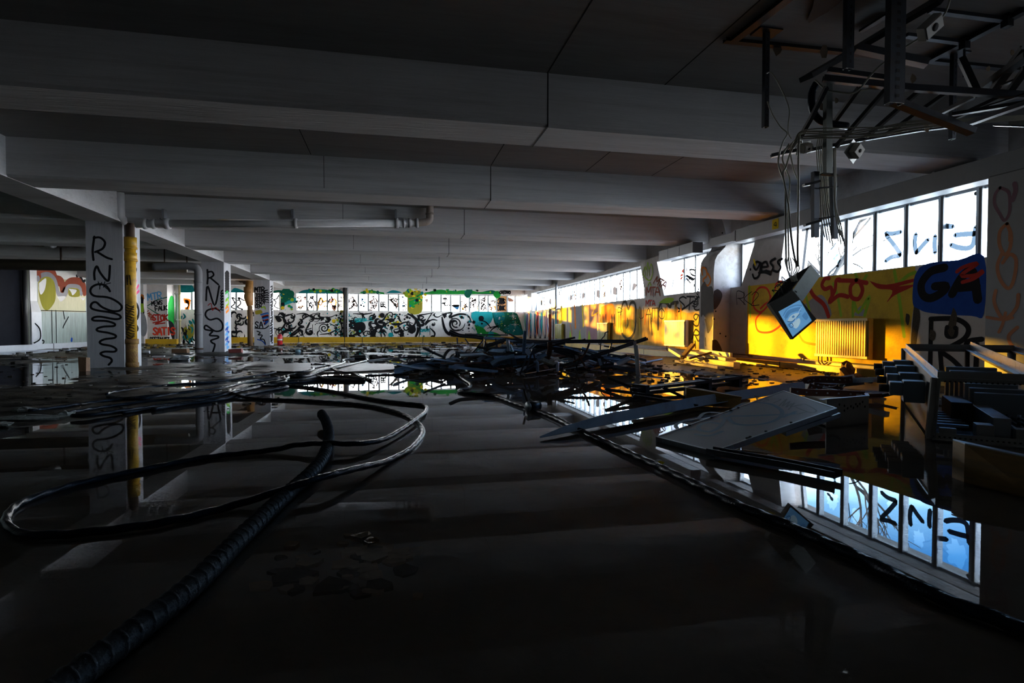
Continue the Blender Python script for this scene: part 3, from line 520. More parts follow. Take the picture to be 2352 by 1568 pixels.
# more scrollwork: hooked tendrils with curled tips all over the pale wall
for i in range(64):
    x = rd.uniform(110, 1480); y = rd.uniform(572, 765); a = rd.uniform(0, 6.28); q = [(x, y)]; k_ = rd.choice([-1, 1])*rd.uniform(.10, .5); st = rd.uniform(10, 22)
    for j in range(rd.randint(4, 9)):
        a += k_; k_ *= 1.18; st *= .93; nx_, ny_ = q[-1][0]+st*math.cos(a), q[-1][1]+st*.9*math.sin(a)
        if not 566 < ny_ < 772: break
        q.append((nx_, ny_))
    if len(q) > 2: P.stroke(z2(q), BLACK, rd.uniform(.05, .17), taper=True)
for i in range(330):
    x = rd.choice([rd.uniform(105, 1700), rd.gauss(640, 40), rd.gauss(1720, 40), rd.gauss(720, 30), rd.gauss(1060, 60)]); y = rd.uniform(565, 770)
    if 105 < x < 1880: P.disc(*z2([(x, y)])[0], rd.choice([.015, .02, .03, .04, .06]), rd.choice([BLACK, BLACK, BLACK, BLACK, TEAL, DTEAL, WHITEP]), 8)
for x, y, r_ in ((1235, 700, .22), (1060, 745, .14), (1068, 685, .10), (1195, 600, .08), (1740, 640, .09), (1640, 600, .09), (990, 585, .14), (1760, 590, .3), (1800, 610, .16), (1880, 740, .18)): P.disc(*z2([(x, y)])[0], r_, rd.choice([BLACK, TEAL]) if r_ < .2 else (BLACK if x < 1300 else TEAL), 14)
# mural bit left of the third column
for i in range(16):
    x = rd.uniform(555, 740); y = rd.uniform(330, 560); q = [(x, y)]; a = rd.uniform(0, 6.28)
    for k in range(5): a += rd.uniform(.4, 1.0); q.append((q[-1][0]+20*math.cos(a), q[-1][1]+18*math.sin(a)))
    P.stroke(z7(q), BLACK, rd.uniform(.06, .12), taper=True)
P.fill(z7([(545, 130), (590, 88), (690, 130)]), DTEAL); P.fill(z7([(55, 60), (140, 45), (185, 75), (185, 128), (55, 128)]), DTEAL); P.fill(z7([(90, 480), (180, 430), (188, 560), (110, 590)]), OLIVE)
for i in range(26):
    x = rd.uniform(65, 185); y = rd.uniform(330, 600); P.stroke(z7([(x, y), (x+rd.uniform(-20, 25), y+rd.uniform(10, 30)), (x+rd.uniform(-20, 30), y+rd.uniform(30, 60))]), rd.choice([BLACK, BLACK, WHITEP, DTEAL]), .09, taper=True)
P.text('OMAT', *z2([(1305, 718)])[0], 6.2, TEAL, .05, sp=1.25); P.text('HDEMON', *z2([(768, 632)])[0], 6, TEAL, .045, sp=1.0, slant=.2); P.stroke(z2([(775, 640), (900, 625), (918, 632)]), TEAL, .04)
P.text('CRESVO', *z2([(1948, 408)])[0], 6, BLACK, .06, sp=1.0, slant=.15)
for i in range(5): P.stroke(z2([(1990+i*8, 395), (1986+i*12, 372+5*i)]), BLACK, .04)
# yellow skirting pipe duct along the foot of the wall
wf = m.build('wall_far', mats); struct(wf, 'far wall painted with a black scroll and green mural')
YD = mat('yellow_enamel', (.62, .36, .01), .45, var=.2, stain=(.2, .1, .02), stain_amt=.6)
m = MB(); m.box(-8.6, XR-.15, YF-.16, YF-.002, .0, .30); [m.box(x_, x_+.03, YF-.165, YF-.002, -.0, .305, 1) for x_ in (-4.9, -1.6, 1.7, 5.1)]
struct(m.build('baseboard_far', [YD, GAP]), 'yellow duct along the foot of the mural wall')

# ================================================================== LEFT WALL AND PIER
PLK = mat('pale_boarded_wall', (.30, .36, .33), .6, var=.5, scale=2.5, stretch=(6, 6, .5), stain=(.10, .11, .08), stain_amt=.6, bump=.3)
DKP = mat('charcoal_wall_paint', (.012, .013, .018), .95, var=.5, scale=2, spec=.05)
m = MB(); mats = [PLK, DKP, GAP]
m.box(XL-.4, XL, YB, YF+.4, -.1, ZC)
P = Paint(m, lambda a, b: atX(a, b, XL), (1, 0, 0), mats, step=.00005, base=.003); zl = zc(0, 600, 6.819)
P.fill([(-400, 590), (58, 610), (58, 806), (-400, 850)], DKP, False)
P.fill(zl([(590, 150), (830, 150), (880, 280), (960, 290), (1010, 270), (1270, 300), (1340, 360), (1340, 800), (590, 780)]), mat('straw_boarded_wall', (.44, .40, .20), .6, var=.4, stretch=(6, 6, .5)), False)
P.fill(zl([(870, 150), (1335, 155), (1335, 340), (1270, 290), (960, 280), (890, 270)]), WHITEP, False)
P.stroke(zl([(590, 220), (640, 180), (740, 165), (820, 190), (870, 290), (960, 330), (1000, 480), (1060, 370), (1150, 330), (1280, 350), (1320, 470)]), BROWNP, .42)
P.stroke(zl([(595, 270), (680, 225), (770, 220), (850, 290), (890, 420), (920, 510), (1000, 540), (1060, 420), (1140, 400), (1240, 420), (1270, 500)]), mat('slate_spray_paint', (.10, .09, .11), .6), .24)
P.fill(zl([(600, 300), (680, 250), (770, 245), (840, 310), (870, 440), (860, 620), (760, 760), (680, 740), (630, 620), (605, 480)]), OLIVE)
P.fill(zl([(1070, 420), (1140, 415), (1235, 440), (1250, 540), (1160, 560), (1075, 530)]), OLIVE)
for q in ([(610, 340), (720, 265), (700, 440), (640, 520), (610, 440)], [(1075, 430), (1200, 450), (1140, 530), (1110, 480)], [(895, 550), (1030, 550), (960, 630), (920, 600)], [(1260, 570), (1330, 570), (1300, 610)]): P.fill(zl(q), WHITEP)
for q in ([(1200, 230), (1240, 215), (1260, 250), (1300, 215), (1330, 240)], [(1270, 250), (1300, 310), (1330, 300)]): P.stroke(zl(q), BLACK, .12)
P.fill(zl([(1110, 1195), (1135, 1200), (1130, 1260), (1105, 1250)]), BLUE)
for x_ in (810, 875): P.stroke(zl([(x_, 770), (x_+8, 1330)]), BLACK, .05, sm=False)
P.stroke(zl([(600, 768), (1350, 785)]), BLACK, .03, sm=False)
for i, q in enumerate(([(640, 1230), (690, 1250), (670, 1290)], [(990, 780), (1010, 900)], [(1070, 870), (1000, 1000), (985, 1040)], [(680, 1320), (730, 1340)], [(980, 1330), (1040, 1320)])): P.stroke(zl(q), BLACK, .06)
struct(m.build('wall_left', mats), 'boarded left wall with olive and rust arch graffiti')
KERB = mat('pale_kerb_paint', (.52, .54, .58), .5, var=.15)
m = MB(); m.box(XL, XL+.12, 10, 30.6, -.04, .2); [m.box(XL, XL+.124, y_, y_+.03, -.04, .203, 1) for y_ in (16.2, 20.1, 24.4, 28)]
struct(m.build('baseboard_left', [KERB, GAP]), 'pale kerb along the boarded left wall')
m = MB(); mats = [concrete('pier_plaster', (.60, .57, .55), board='N', stain=(.35, .33, .30))]
m.box(-11.82, -10.9, 31.0, YF-.001, -.06, ZC); m.box(XL, -11.8, 30.6, YF-.001, -.06, ZC)
P = Paint(m, lambda a, b: atY(a, b, 31.0), (0, -1, 0), mats, step=.00005, base=.003)
P.text('MTR', *z1([(1185, 905)])[0], 15, SKYB, .06, sp=1.1, rot=-.15)
P.stroke(z1([(1335, 880), (1260, 900), (1170, 955), (1240, 1000), (1335, 1050)]), DGREEN, .05, sm=False)
P.text('MEWS', *z1([(1215, 945)])[0], 9, BLACK, .05, sp=1.0, rot=-.1); P.text('FAUK', *z1([(1245, 990)])[0], 10, BLACK, .05, sp=1.0, rot=-.1)
P.text('LMTAS', *z1([(1170, 1000)])[0], 7, BROWNP, .04, sp=.9, rot=1.0)
P.text('STOK', *z1([(1220, 1065)])[0], 13, RED, .07, sp=1.0); P.stroke(z1([(1225, 1085), (1300, 1070), (1240, 1095), (1320, 1085)]), RED, .06)
P.text('SATIS', *z1([(1225, 1180)])[0], 16, REDB, .08, sp=.9); P.text('DEEZ NUTZ', *z1([(1203, 1228)])[0], 7.5, BLACK, .05, sp=.95)
P2 = Paint(m, lambda a, b: atX(a, b, -10.9), (1, 0, 0), mats, step=.00005, base=.003)
P2.fill(z1([(1345, 930), (1365, 870), (1392, 900), (1392, 1110), (1365, 1085), (1345, 1060)]), GREEN); P2.fill(z1([(1345, 1060), (1392, 1100), (1392, 1230), (1360, 1160)]), BLACK)
P3 = Paint(m, lambda a, b: atY(a, b, 30.6), (0, -1, 0), mats, step=.00005, base=.003)
P3.fill(z1([(1128, 1010), (1150, 1005), (1172, 1060), (1178, 1140), (1160, 1190), (1130, 1180), (1118, 1100)]), GREYP); P3.stroke(z1([(1125, 1010), (1135, 930), (1132, 870), (1145, 870), (1142, 930), (1150, 1005)]), BLACK, .07); P3.fill(z1([(1120, 930), (1150, 930), (1150, 1000), (1120, 1000)]), LIME, False); P3.stroke(z1([(1120, 890), (1135, 858), (1152, 890)]), ORANGE, .05)
struct(m.build('wall_pier', mats), 'white pier in the far left corner covered with small tags')
m = MB(); m.box(-11.79, -10.4, 30.72, 30.98, 0.0, .24); tag(m.build('duct_cover', [YD]), 'yellow boxed duct at the foot of the tagged white pier', 'duct')
# ================================================================== WINDOWS
FRM = mat('window_frame_metal', (.30, .32, .34), .45, metal=.3, var=.15)
FRD = mat('window_gasket', (.02, .02, .022), .7)
GLASS = pane_mat('clear_pane', (.86, .93, .97), fgl=.05)
HAZE = pane_mat('hazy_pane', (.62, .74, .82), fgl=.06)
DIMFILL = pane_mat('dimmed_fill_pane', (.20, .21, .22), fgl=.05)  # tint sets how much light the added window lets in
DIRTY = pane_mat('dirty_pane', (.92, .91, .88), (.9, .9, .9), .07)
def ink(name, t_): return pane_mat('pane_ink_'+name, t_, fgl=.02)
INK = {'black': ink('black', (.0005, .0005, .0005)), 'grey': ink('grey', (.008, .010, .0125)), 'brown': ink('brown', (.006, .0028, .0018)), 'orange': ink('orange', (.016, .0042, .0003)), 'yellow': ink('yellow', (.020, .0095, .0004)), 'red': ink('red', (.012, .0008, .0003)), 'blue': ink('blue', (.0008, .0032, .007)), 'pale': ink('pale', (.008, .0062, .0055)), 'teal': ink('teal', (.0006, .006, .007))}
def pane_ring(c, ax, az, hw, hh, hole, m, mi, rd):
    """glass with a jagged hole knocked out of it"""
    k = 28; o_, i_ = [], []
    for j in range(k):
        a = 2*math.pi*j/k; ca, sa = math.cos(a), math.sin(a); q = min(hw/max(abs(ca), 1e-6), hh/max(abs(sa), 1e-6)); o_.append(c+ax*(ca*q)+az*(sa*q))
        r = rd.uniform(.55, 1.); i_.append(c+ax*(hole[0]+hole[2]*r*ca)+az*(hole[1]+hole[2]*1.25*r*sa))
    m.raw(o_+i_, [(j, (j+1) % k, k+(j+1) % k, k+j) for j in range(k)], mi)
WN = 0
def side_window(ys, slant0=None, slant1=None, label='', broken=(), dim_fill=False, X=XR+.31, doodle=None, thick=.035):
    """a row of panes in the right wall; ys runs from the far end to the near end"""
    global WN; WN += 1; m = MB(); z0, z1_ = ZS-.03, ZT+.03
    m.box(X-.03, X+.03, ys[-1], ys[0], z0, z0+.07); m.box(X-.03, X+.03, ys[-1], ys[0], z1_-.07, z1_)
    for i, y in enumerate(ys):
        if i == 0 and slant0 is not None: m.hexa([(X-.03, y-.04, z0), (X+.03, y-.04, z0), (X+.03, y+.03, z0), (X-.03, y+.03, z0)], [(X-.03, slant0-.04, z1_), (X+.03, slant0-.04, z1_), (X+.03, slant0+.03, z1_), (X-.03, slant0+.03, z1_)])
        else:
            m.box(X-.06, X+.04, y-thick, y+thick, z0, z1_); m.box(X-.075, X-.0605, y-thick-.004, y-.006, z0+.05, z1_-.05, 1)
    wo_ = m.build('window_%d' % WN, [FRM, FRD]); struct(wo_, label)
    for i in range(len(ys)-1):
        y0, y1 = ys[i+1], ys[i]; mm = MB(); mats = [GLASS, HAZE]; rd = random.Random(WN*50+i)
        yc = (y0+y1)/2; c = Vector((X+.005, yc, (z0+z1_)/2)); ax = Vector((0, 1, 0)); az = Vector((0, 0, 1))
        if i in broken:
            pane_ring(c, ax, az, (y1-y0)/2, (z1_-z0)/2, broken[i], mm, 1, rd)
        else: mm.face([c-ax*(y1-y0)/2-az*.52, c+ax*(y1-y0)/2-az*.52, c+ax*(y1-y0)/2+az*.52, c-ax*(y1-y0)/2+az*.52], i % 2 if WN == 1 else 0); mats[0] = DIMFILL if dim_fill else GLASS
        if doodle: doodle(i, mm, mats, y0, y1, X)
        mm.build('pane', mats, wo_)
    return wo_
def d_near(i, mm, mats, y0, y1, X):
    P = Paint(mm, lambda a, b: atX(a, b, X), (-1, 0, 0), mats, step=.0001, base=.004); P.cap = .7; G = INK['grey']
    if i == 3:
        for q in ([(1350, 478), (1290, 490), (1235, 488)], [(1240, 500), (1300, 575), (1345, 640)], [(1345, 648), (1280, 660), (1235, 690)]): P.stroke(z4(q), G, .075)
    if i == 4:
        for q in ([(1456, 492), (1448, 560), (1458, 632)], [(1458, 632), (1500, 580), (1545, 532)], [(1595, 505), (1590, 560), (1594, 630)]): P.stroke(z4(q), G, .075)
    if i == 5:
        for q in ([(1672, 436), (1725, 440)], [(1735, 502), (1800, 495), (1885, 490)], [(1705, 570), (1760, 590), (1830, 595), (1870, 560), (1888, 440)]): P.stroke(z4(q), G, .075)
        P.disc(*z4([(1890, 202)])[0], .03, INK['black'])
    if i == 1:
        rd = random.Random(9)
        for k in range(7): x, y = 870+rd.uniform(-25, 25), 560+k*25; P.fill(z4([(x, y), (x+rd.uniform(8, 30), y+rd.uniform(-10, 10)), (x+rd.uniform(5, 20), y+rd.uniform(15, 30)), (x-rd.uniform(2, 15), y+rd.uniform(10, 30))]), pane_mat('frosty_smear', (.018, .022, .026), fgl=.02))
    if i == 2:
        P.stroke(z4([(1000, 705), (1040, 720), (1075, 745)]), INK['black'], .02); P.stroke(z4([(1010, 470), (1000, 560)]), INK['pale'], .02)
side_window([9.70, 9.14, 8.56, 7.95, 7.37, 6.80, 6.25, 5.62], slant0=9.55, label='near window band with broken panes and grey sprayed letters', doodle=d_near, thick=.042,
            broken={1: (.02, .1, .17), 3: (-.05, -.2, .10), 4: (.03, .18, .12), 5: (0, .18, .19), 2: (.04, .25, .14)})
side_window([4.5, 3.9, 3.3, 2.7, 2.1, 1.5, .9, .4], label='added unseen window band behind the tall cabinet, lighting the foreground', dim_fill=True)  # unseen band added as fill light for the near foreground
side_window([11.6, 10.9, 10.55, 10.0], label='narrow window half hidden by the haunched column')
def d_mid(i, mm, mats, y0, y1, X):
    P = Paint(mm, lambda a, b: atX(a, b, X), (-1, 0, 0), mats, step=.0001, base=.004); P.cap = .7
    if i == 1:
        for q in ([(1470, 490), (1478, 560), (1440, 560), (1470, 530)], [(1425, 600), (1445, 590)], [(1425, 630), (1440, 615)]): P.stroke(z3(q), INK['red'], .06)
    if i == 2:
        P.text('ALO', *z3([(1512, 665)])[0], 20, INK['black'], .05, sp=.6, rot=-.9); P.stroke(z3([(1560, 665), (1545, 690), (1570, 700)]), INK['black'], .05)
    if i == 0: P.stroke(z3([(1360, 640), (1350, 700)]), INK['pale'], .03)
side_window([15.0, 14.2, 13.62, 13.05, 12.3], slant0=15.4, label='window with red scribble beside the haunched column', doodle=d_mid)
def d_far(i, mm, mats, y0, y1, X):
    rd = random.Random(300+i); P = Paint(mm, lambda a, b: Vector((X, a, b)), (-1, 0, 0), mats, step=.0001, base=.004)
    if i in (2, 7, 11, 17, 20):
        for k in range(4): a = (y0+y1)/2+rd.uniform(-.12, .12); b = rd.uniform(1.95, 2.45); P.stroke([(a, b), (a+rd.uniform(-.15, .15), b+rd.uniform(-.1, .2)), (a+rd.uniform(-.15, .15), b+.2)], INK[rd.choice(['orange', 'red', 'yellow', 'brown'])], .06)
    elif i % 3 == 1: P.fill([(y0+.1, 1.95+rd.uniform(0, .3)), (y1-.12, 2.05), (y1-.15, 2.3), (y0+.15, 2.25)], INK['pale'])
side_window([30.3-.5675*k for k in range(26)], label='long far window band in the right wall with a dark pipe crossing', doodle=d_far)
side_window([32.15, 31.55], label='last narrow window by the far corner')
# --- far wall: four bands; pane edges read off the photo
def far_window(pxs, label, doodle, boards=()):
    global WN; WN += 1; Y = YF+.16; m = MB(); xs_ = [atY(p, 695, Y).x for p in pxs]; z0, z1_ = ZS-.02, 2.72
    m.box(xs_[0]-.2, xs_[-1]+.2, Y-.03, Y+.03, z0, z0+.05); m.box(xs_[0]-.2, xs_[-1]+.2, Y-.03, Y+.03, z1_-.06, z1_)
    for x in xs_: m.box(x-.048, x+.048, Y-.04, Y+.04, z0, z1_)
    wo_ = m.build('window_%d' % WN, FRM); struct(wo_, label)
    for i in range(len(xs_)-1):
        mm = MB(); mats = [DIRTY if i not in boards else mat('tan_board', (.62, .30, .10), .7)]
        if i in boards: mm.box(xs_[i]+.03, xs_[i+1]-.03, Y-.02, Y+.01, z0+.04, z1_-.04)
        else: mm.face([(xs_[i], Y, z0), (xs_[i+1], Y, z0), (xs_[i+1], Y, z1_), (xs_[i], Y, z1_)])
        P = Paint(mm, lambda a, b: atY(a, b, Y-.02), (0, -1, 0), mats, step=.0001, base=.004); doodle(i, P, pxs[i], pxs[i+1])
        mm.build('pane' if i not in boards else 'board', mats, wo_)
def tangle(P, x0, x1, cols, n, rd, y0=680, y1=712, wd=.06):
    for k in range(n):
        a = rd.uniform(x0+3, x1-4); b = rd.uniform(y0, y1-6); q = [(a, b)]
        for j in range(3): q.append((min(max(q[-1][0]+rd.uniform(-7, 7), x0+2), x1-3), min(max(q[-1][1]+rd.uniform(-4, 9), y0), y1)))
        P.stroke(q, INK[rd.choice(cols)], wd)
def d1(i, P, a, b):
    rd = random.Random(i+70)
    if i == 0:
        P.fill([(421, 684), (436, 686), (438, 694), (434, 712), (426, 714), (424, 706), (430, 704), (431, 698), (423, 696)], INK['orange']); P.fill([(424, 688), (433, 690), (434, 700), (430, 711), (427, 711), (431, 700), (426, 694)], INK['brown'])
    elif i in (3, 4, 5): P.stroke([(a+4, 684), (a+10, 696), (a+3, 705), (a+14, 710)], INK['black'], .08); P.stroke([(a+6, 683), (a+18, 690), (a+22, 684)], INK['black'], .07)
    elif i == 6: P.stroke([(640, 678), (636, 686), (629, 688), (634, 694), (630, 703), (640, 708)], INK['black'], .07)
far_window([413, 441, 470, 500, 529, 543, 572, 605, 643], 'left window band in the far wall, mostly behind columns', d1)
def d2(i, P, a, b):
    rd = random.Random(i+170)
    if i == 0: tangle(P, a, b, ['orange', 'brown', 'red'], 6, rd); P.text('ABZ', a+3, 709, 6, INK['orange'], .05)
    elif i == 1: tangle(P, a, b, ['black', 'pale', 'black'], 9, rd)
    elif i == 2:
        P.stroke([(729, 714), (736, 684), (742, 693), (748, 691), (756, 692)], INK['yellow'], .09); P.stroke([(736, 684), (731, 696), (737, 700), (742, 690)], INK['orange'], .07); P.stroke([(744, 704), (748, 702), (751, 704)], INK['yellow'], .06)
    elif i == 3: P.stroke([(753, 692), (762, 694), (767, 686), (772, 694), (768, 708)], INK['yellow'], .08); P.fill([(762, 700), (773, 702), (770, 713), (763, 710)], INK['brown']); tangle(P, a, b, ['red', 'pale'], 4, rd)
    else: tangle(P, a, b, ['pale', 'brown'], 4, rd)
far_window([681, 705, 728, 752, 776, 790], 'far wall window band with yellow doodles, left of dark pipe', d2)
def d3(i, P, a, b):
    rd = random.Random(i+270)
    if i == 3: P.text('BE', a+5, 703, 9, INK['black'], .07, sp=.8); P.stroke([(a+4, 705), (a+12, 704), (a+18, 708)], INK['black'], .07)
    elif i == 1:
        for k in range(16): P.disc(rd.uniform(a+4, b-4), rd.uniform(686, 704), rd.uniform(.025, .06), INK[rd.choice(['blue', 'teal', 'blue'])], 7)
    elif i == 5: tangle(P, a, b, ['blue', 'orange', 'pale'], 5, rd)
    else: tangle(P, a, b, ['brown', 'pale', 'pale'], 12, rd)
far_window([799, 823, 846, 870, 892, 915.5, 937], 'middle window band in the far wall above the pale mural', d3)
def d4(i, P, a, b):
    rd = random.Random(i+370)
    if i == 8:
        P.mb.v and None
        for k, s_ in enumerate(('JANS', 'DONK')): P.text(s_, a+2.5, 697+k*15, 10, BLACK, .07, sp=.55)
        for k in range(4): P.stroke([(a+3+k*4, 690+k), (a+8+k*3, 684), (a+6+k*3, 699)], BLACK, .06)
    elif i == 3: P.fill([(a+2, 701), (b-3, 699), (b-5, 711), (a+10, 708)], INK['blue']); P.fill([(a+2, 700), (b-3, 699), (b-4, 704), (a+4, 704)], INK['brown'])
    elif i == 2: P.text('MM', a+5, 690, 7, INK['black'], .05); tangle(P, a, b, ['black', 'pale'], 4, rd, 690, 702)
    elif i in (5, 6): tangle(P, a, b, ['brown', 'pale', 'pale'], 20, rd, 678, 713, .045)
    elif i in (4, 7): tangle(P, a, b, ['yellow', 'orange', 'pale'], 7, rd, 690, 713)
    elif i == 0: P.fill([(a+6, 688), (b-8, 686), (b-10, 695)], INK['pale'])
    elif i == 9: P.fill([(a+2, 682), (b-4, 688), (b-6, 693), (a+3, 692)], INK['brown'])
far_window([969, 991, 1013, 1035, 1057, 1078, 1100, 1121, 1140, 1165, 1183, 1204], 'right window band in the far wall with one tan boarded pane', d4, boards=(8,))

# ================================================================== FIXED RUNS ON THE RIGHT WALL
TRK = mat('grey_sheet_trunking', (.21, .215, .23), .5, metal=.2, var=.12)
TX0, TX1, TZ0, TZ1 = 7.0, 7.27, 2.60, 2.86
m = MB(); m.box(TX0, TX1, 4.6, 10.55, TZ0, TZ1); o = m.build('cable_trunking', TRK, bevel=.008); tag(o, 'long grey cable trunking over the near windows with yellow 4 sticker', 'trunking')
mm = MB(); mats = [YELLOW]; p0 = atX(1774, 505, TX0); p1 = atX(1788, 524, TX0)
mm.box(TX0-.003, TX0, p1.y, p0.y, p1.z, p0.z); P = Paint(mm, lambda a, b: atX(a, b, TX0-.003), (-1, 0, 0), mats, base=.001); P.text('4', 1777.5, 520, 10.5, BLACK, .014, sp=1)
s_ = mm.build('sticker', mats, o); s_['label'] = 'yellow sticker reading 4'
mm = MB(); mm.box(TX0+.06, TX1, 10.55, 11.62, TZ0+.05, TZ1-.03); mm.box(TX0+.03, TX1+.01, 10.62, 10.68, TZ0+.03, TZ1-.01); mm.build('reducer', TRK, o)
for y in (6.2, 8.3, 10.2): mm = MB(); mm.box(TX0+.05, XR-.01, y, y+.04, TZ1, TZ1+.025); mm.build('bracket', TRK, o)
m = MB(); m.box(TX0, TX1, 12.26, 14.0, TZ0-.0, TZ1); [m.box(TX0-.004, TX1+.004, y, y+.012, TZ0-.004, TZ1+.004) for y in (12.9, 13.5)]; o2 = m.build('cable_trunking', TRK, bevel=.008); tag(o2, 'short grey cable trunking between haunched column and leaning pier', 'trunking')
mm = MB(); mm.box(TX0+.05, XR-.01, 13.1, 13.14, TZ1, TZ1+.025); mm.build('bracket', TRK, o2)
m = MB(); m.box(7.44, XR-.001, 5.0, 11.58, -.02, .15); m.box(7.44, XR-.001, 12.3, 31.9, -.02, .17)
for y in (6.6, 8.1, 9.7, 13.5, 15.8, 18.2, 21.0, 24.5): m.box(7.437, XR-.001, y, y+.02, -.02, .153 if y < 12 else .173, 1)
struct(m.build('baseboard_right', [mat('yellow_duct', (.66, .42, .03), .5, var=.25, stain=(.22, .12, .03), stain_amt=.6), GAP]), 'yellow duct along the foot of the right wall')
DPIPE = mat('dark_conduit', (.10, .075, .05), .5, metal=.3)
m = MB(); m.tube([(7.57, 5.6, .205), (7.57, 11.5, .225)], .012, 8); o = m.build('conduit', DPIPE); tag(o, 'thin dark conduit above the yellow duct near the big radiator', 'conduit')
for y in (7.0, 9.2, 10.8): mm = MB(); mm.box(7.545, XR-.001, y, y+.07, .19, .24); mm.build('clip', DPIPE, o)
m = MB(); m.tube([(7.57, 12.35, .235), (7.57, 17.5, .24)], .012, 8); o = m.build('conduit', DPIPE); tag(o, 'thin dark conduit under the middle radiator along the right wall', 'conduit')

# ================================================================== RADIATORS
def radiator(y0, y1, z0, z1_, label, mt, xf=7.46, ribs=22):
    t_ = thing('radiator', ((7.5), (y0+y1)/2, z0), label, 'radiator', 'radiators along the right wall'); m = MB(); n = ribs
    y_ = lambda f: y1+(y0-y1)*f
    # corrugated front sheet
    pts = []
    for i in range(n):
        for f_, d in ((.10, 0), (.16, .03), (.66, .03), (.72, 0)): pts.append((xf+.03-d, y_(.02+.96*(i+f_)/n)))
    for i in range(len(pts)-1): m.raw([(pts[i][0], pts[i][1], z0+.035), (pts[i+1][0], pts[i+1][1], z0+.035), (pts[i+1][0], pts[i+1][1], z1_-.035), (pts[i][0], pts[i][1], z1_-.035)], [(0, 1, 2, 3)])
    m.box(xf, xf+.03, y0, y1, z1_-.04, z1_); m.box(xf, xf+.03, y0, y1, z0, z0+.04); m.box(xf+.032, xf+.055, y0+.005, y1-.005, z0+.02, z1_-.02)
    m.build('front_panel', mt, t_)
    m = MB(); m.box(xf+.09, xf+.11, y0, y1, z0, z1_); m.build('rear_panel', mt, t_)
    for a in (y0, y1-.012): m = MB(); m.box(xf+.03, xf+.09, a, a+.012, z0, z1_); m.build('side_cover', mt, t_)
    m = MB()
    for k in range(30): yy = y0+.02+(y1-y0-.04)*k/29; m.box(xf+.03, xf+.09, yy, yy+.012, z1_-.012, z1_-.002)
    m.build('top_grille', mt, t_)
    for a in (y0+.15, y1-.18): m = MB(); m.box(xf+.11, XR-.001, a, a+.03, z0+.05, z1_-.05); m.build('wall_bracket', mt, t_)
    for a in (y1-.02, y1-.10): m = MB(); m.tube(smooth_path([(xf+.07, a, z0+.01), (xf+.07, a, z0-.10), (xf+.12, a, .16)], 4), .011, 8); m.build('supply_pipe', DPIPE, t_)
    m = MB(); m.cyl((xf+.05, y1, z1_-.05), (xf+.05, y1+.05, z1_-.05), .02, 10); m.build('valve', DPIPE, t_)
    return t_
RAD = mat('yellowed_radiator_enamel', (.60, .45, .10), .4, var=.12, stain=(.5, .12, .03), stain_amt=.5, stain_scale=4)
RADW = mat('white_radiator_enamel', (.68, .66, .60), .4, var=.1)
radiator(7.66, 8.81, .31, .97, 'largest radiator, yellow ribbed, beside the hanging monitor', RAD)
radiator(13.43, 14.57, .32, 1.02, 'pale ribbed radiator just past the haunched column', RADW)
radiator(18.80, 19.86, .32, 1.0, 'olive painted radiator in the middle of the golden wall', mat('olive_radiator_paint', (.34, .30, .05), .5, stretch=(8, 8, .4), var=.5), ribs=12)
radiator(24.3, 25.4, .32, 1.0, 'small farthest radiator painted yellow and green near red pipe', mat('green_yellow_radiator_paint', (.40, .38, .04), .5, var=.6, stretch=(4, 4, .4)), ribs=12)
# tall red pipe by the far end with its grey continuation
m = MB(); p = [atX(1263, 785, 7.42), atX(1263, 715, 7.42)]; q = atX(1281, 702, 7.42)
p0 = Vector((7.42, p[0].y, .0)); o = thing('heating_pipe', p0, 'rust-red upright pipe with grey bent top at the far right wall', 'pipe')
m.tube([p0, (7.42, p0.y, 1.45)], .075, 12); m.build('red_run', mat('rust_red_pipe', (.30, .06, .03), .5, var=.5, scale=12), o)
m = MB(); m.tube(smooth_path([(7.42, p0.y, 1.45), (7.42, p0.y, 1.66), (7.42, p0.y-.15, 1.74), (7.42, p0.y-.9, 1.76), (7.42, p0.y-1.05, 1.85), (7.42, p0.y-1.05, 2.1), (7.42, p0.y-1.05, 2.89)], 5), .06, 12); m.build('grey_run', TRK, o)

# ================================================================== PIPES BY THE COLUMNS
YPIPE = mat('yellow_pipe_paint', (.50, .28, .015), .5, var=.4, scale=10, stain=(.06, .035, .02), stain_amt=.9, stain_scale=6); RUST = mat('flaking_rust', (.20, .10, .03), .8, var=.6, scale=14, stain=(.45, .28, .05), stain_amt=.9, stain_scale=9, bump=.5)
WPIPE = mat('white_pipe', (.50, .50, .51), .5, var=.15); DRUST = mat('dark_rust', (.055, .03, .018), .8, var=.5)
pc = atY(301.5, 700, 12.72); px_, py_ = pc.x, 12.72; R0 = .092
dp = thing('drainpipe', (px_, py_, 0), 'thick yellow drainpipe with rusty foot beside the nearest column', 'pipe')
zz = lambda yy: atY(301.5, yy, 12.72).z
m = MB(); m.tube([(px_, py_, zz(778)), (px_, py_, zz(545))], R0, 20); o = m.build('yellow_run', YPIPE, dp)
mm = MB(); rd = random.Random(8)
for k in range(15):
    z_ = zz(702+k*5.2); pts = []
    for j in range(9): a = math.radians(-150+j*14); pts.append((px_+(R0+.002)*math.cos(a), py_+(R0+.002)*math.sin(a), z_+.02*math.sin(j*.8+k)))
    mm.tube(pts, .009, 5)
for k, (a0, ht) in enumerate(((-115, .2), (-95, .2), (-80, .2))):
    zt = zz(655); pts = [(px_+(R0+.002)*math.cos(math.radians(a0+j*4*(1 if k != 1 else -1))), py_+(R0+.002)*math.sin(math.radians(a0+j*4)), zt+ht-j*ht/3) for j in range(4)]; mm.tube(pts, .009, 5)
mm.build('black_scrawl', BLACK, o)
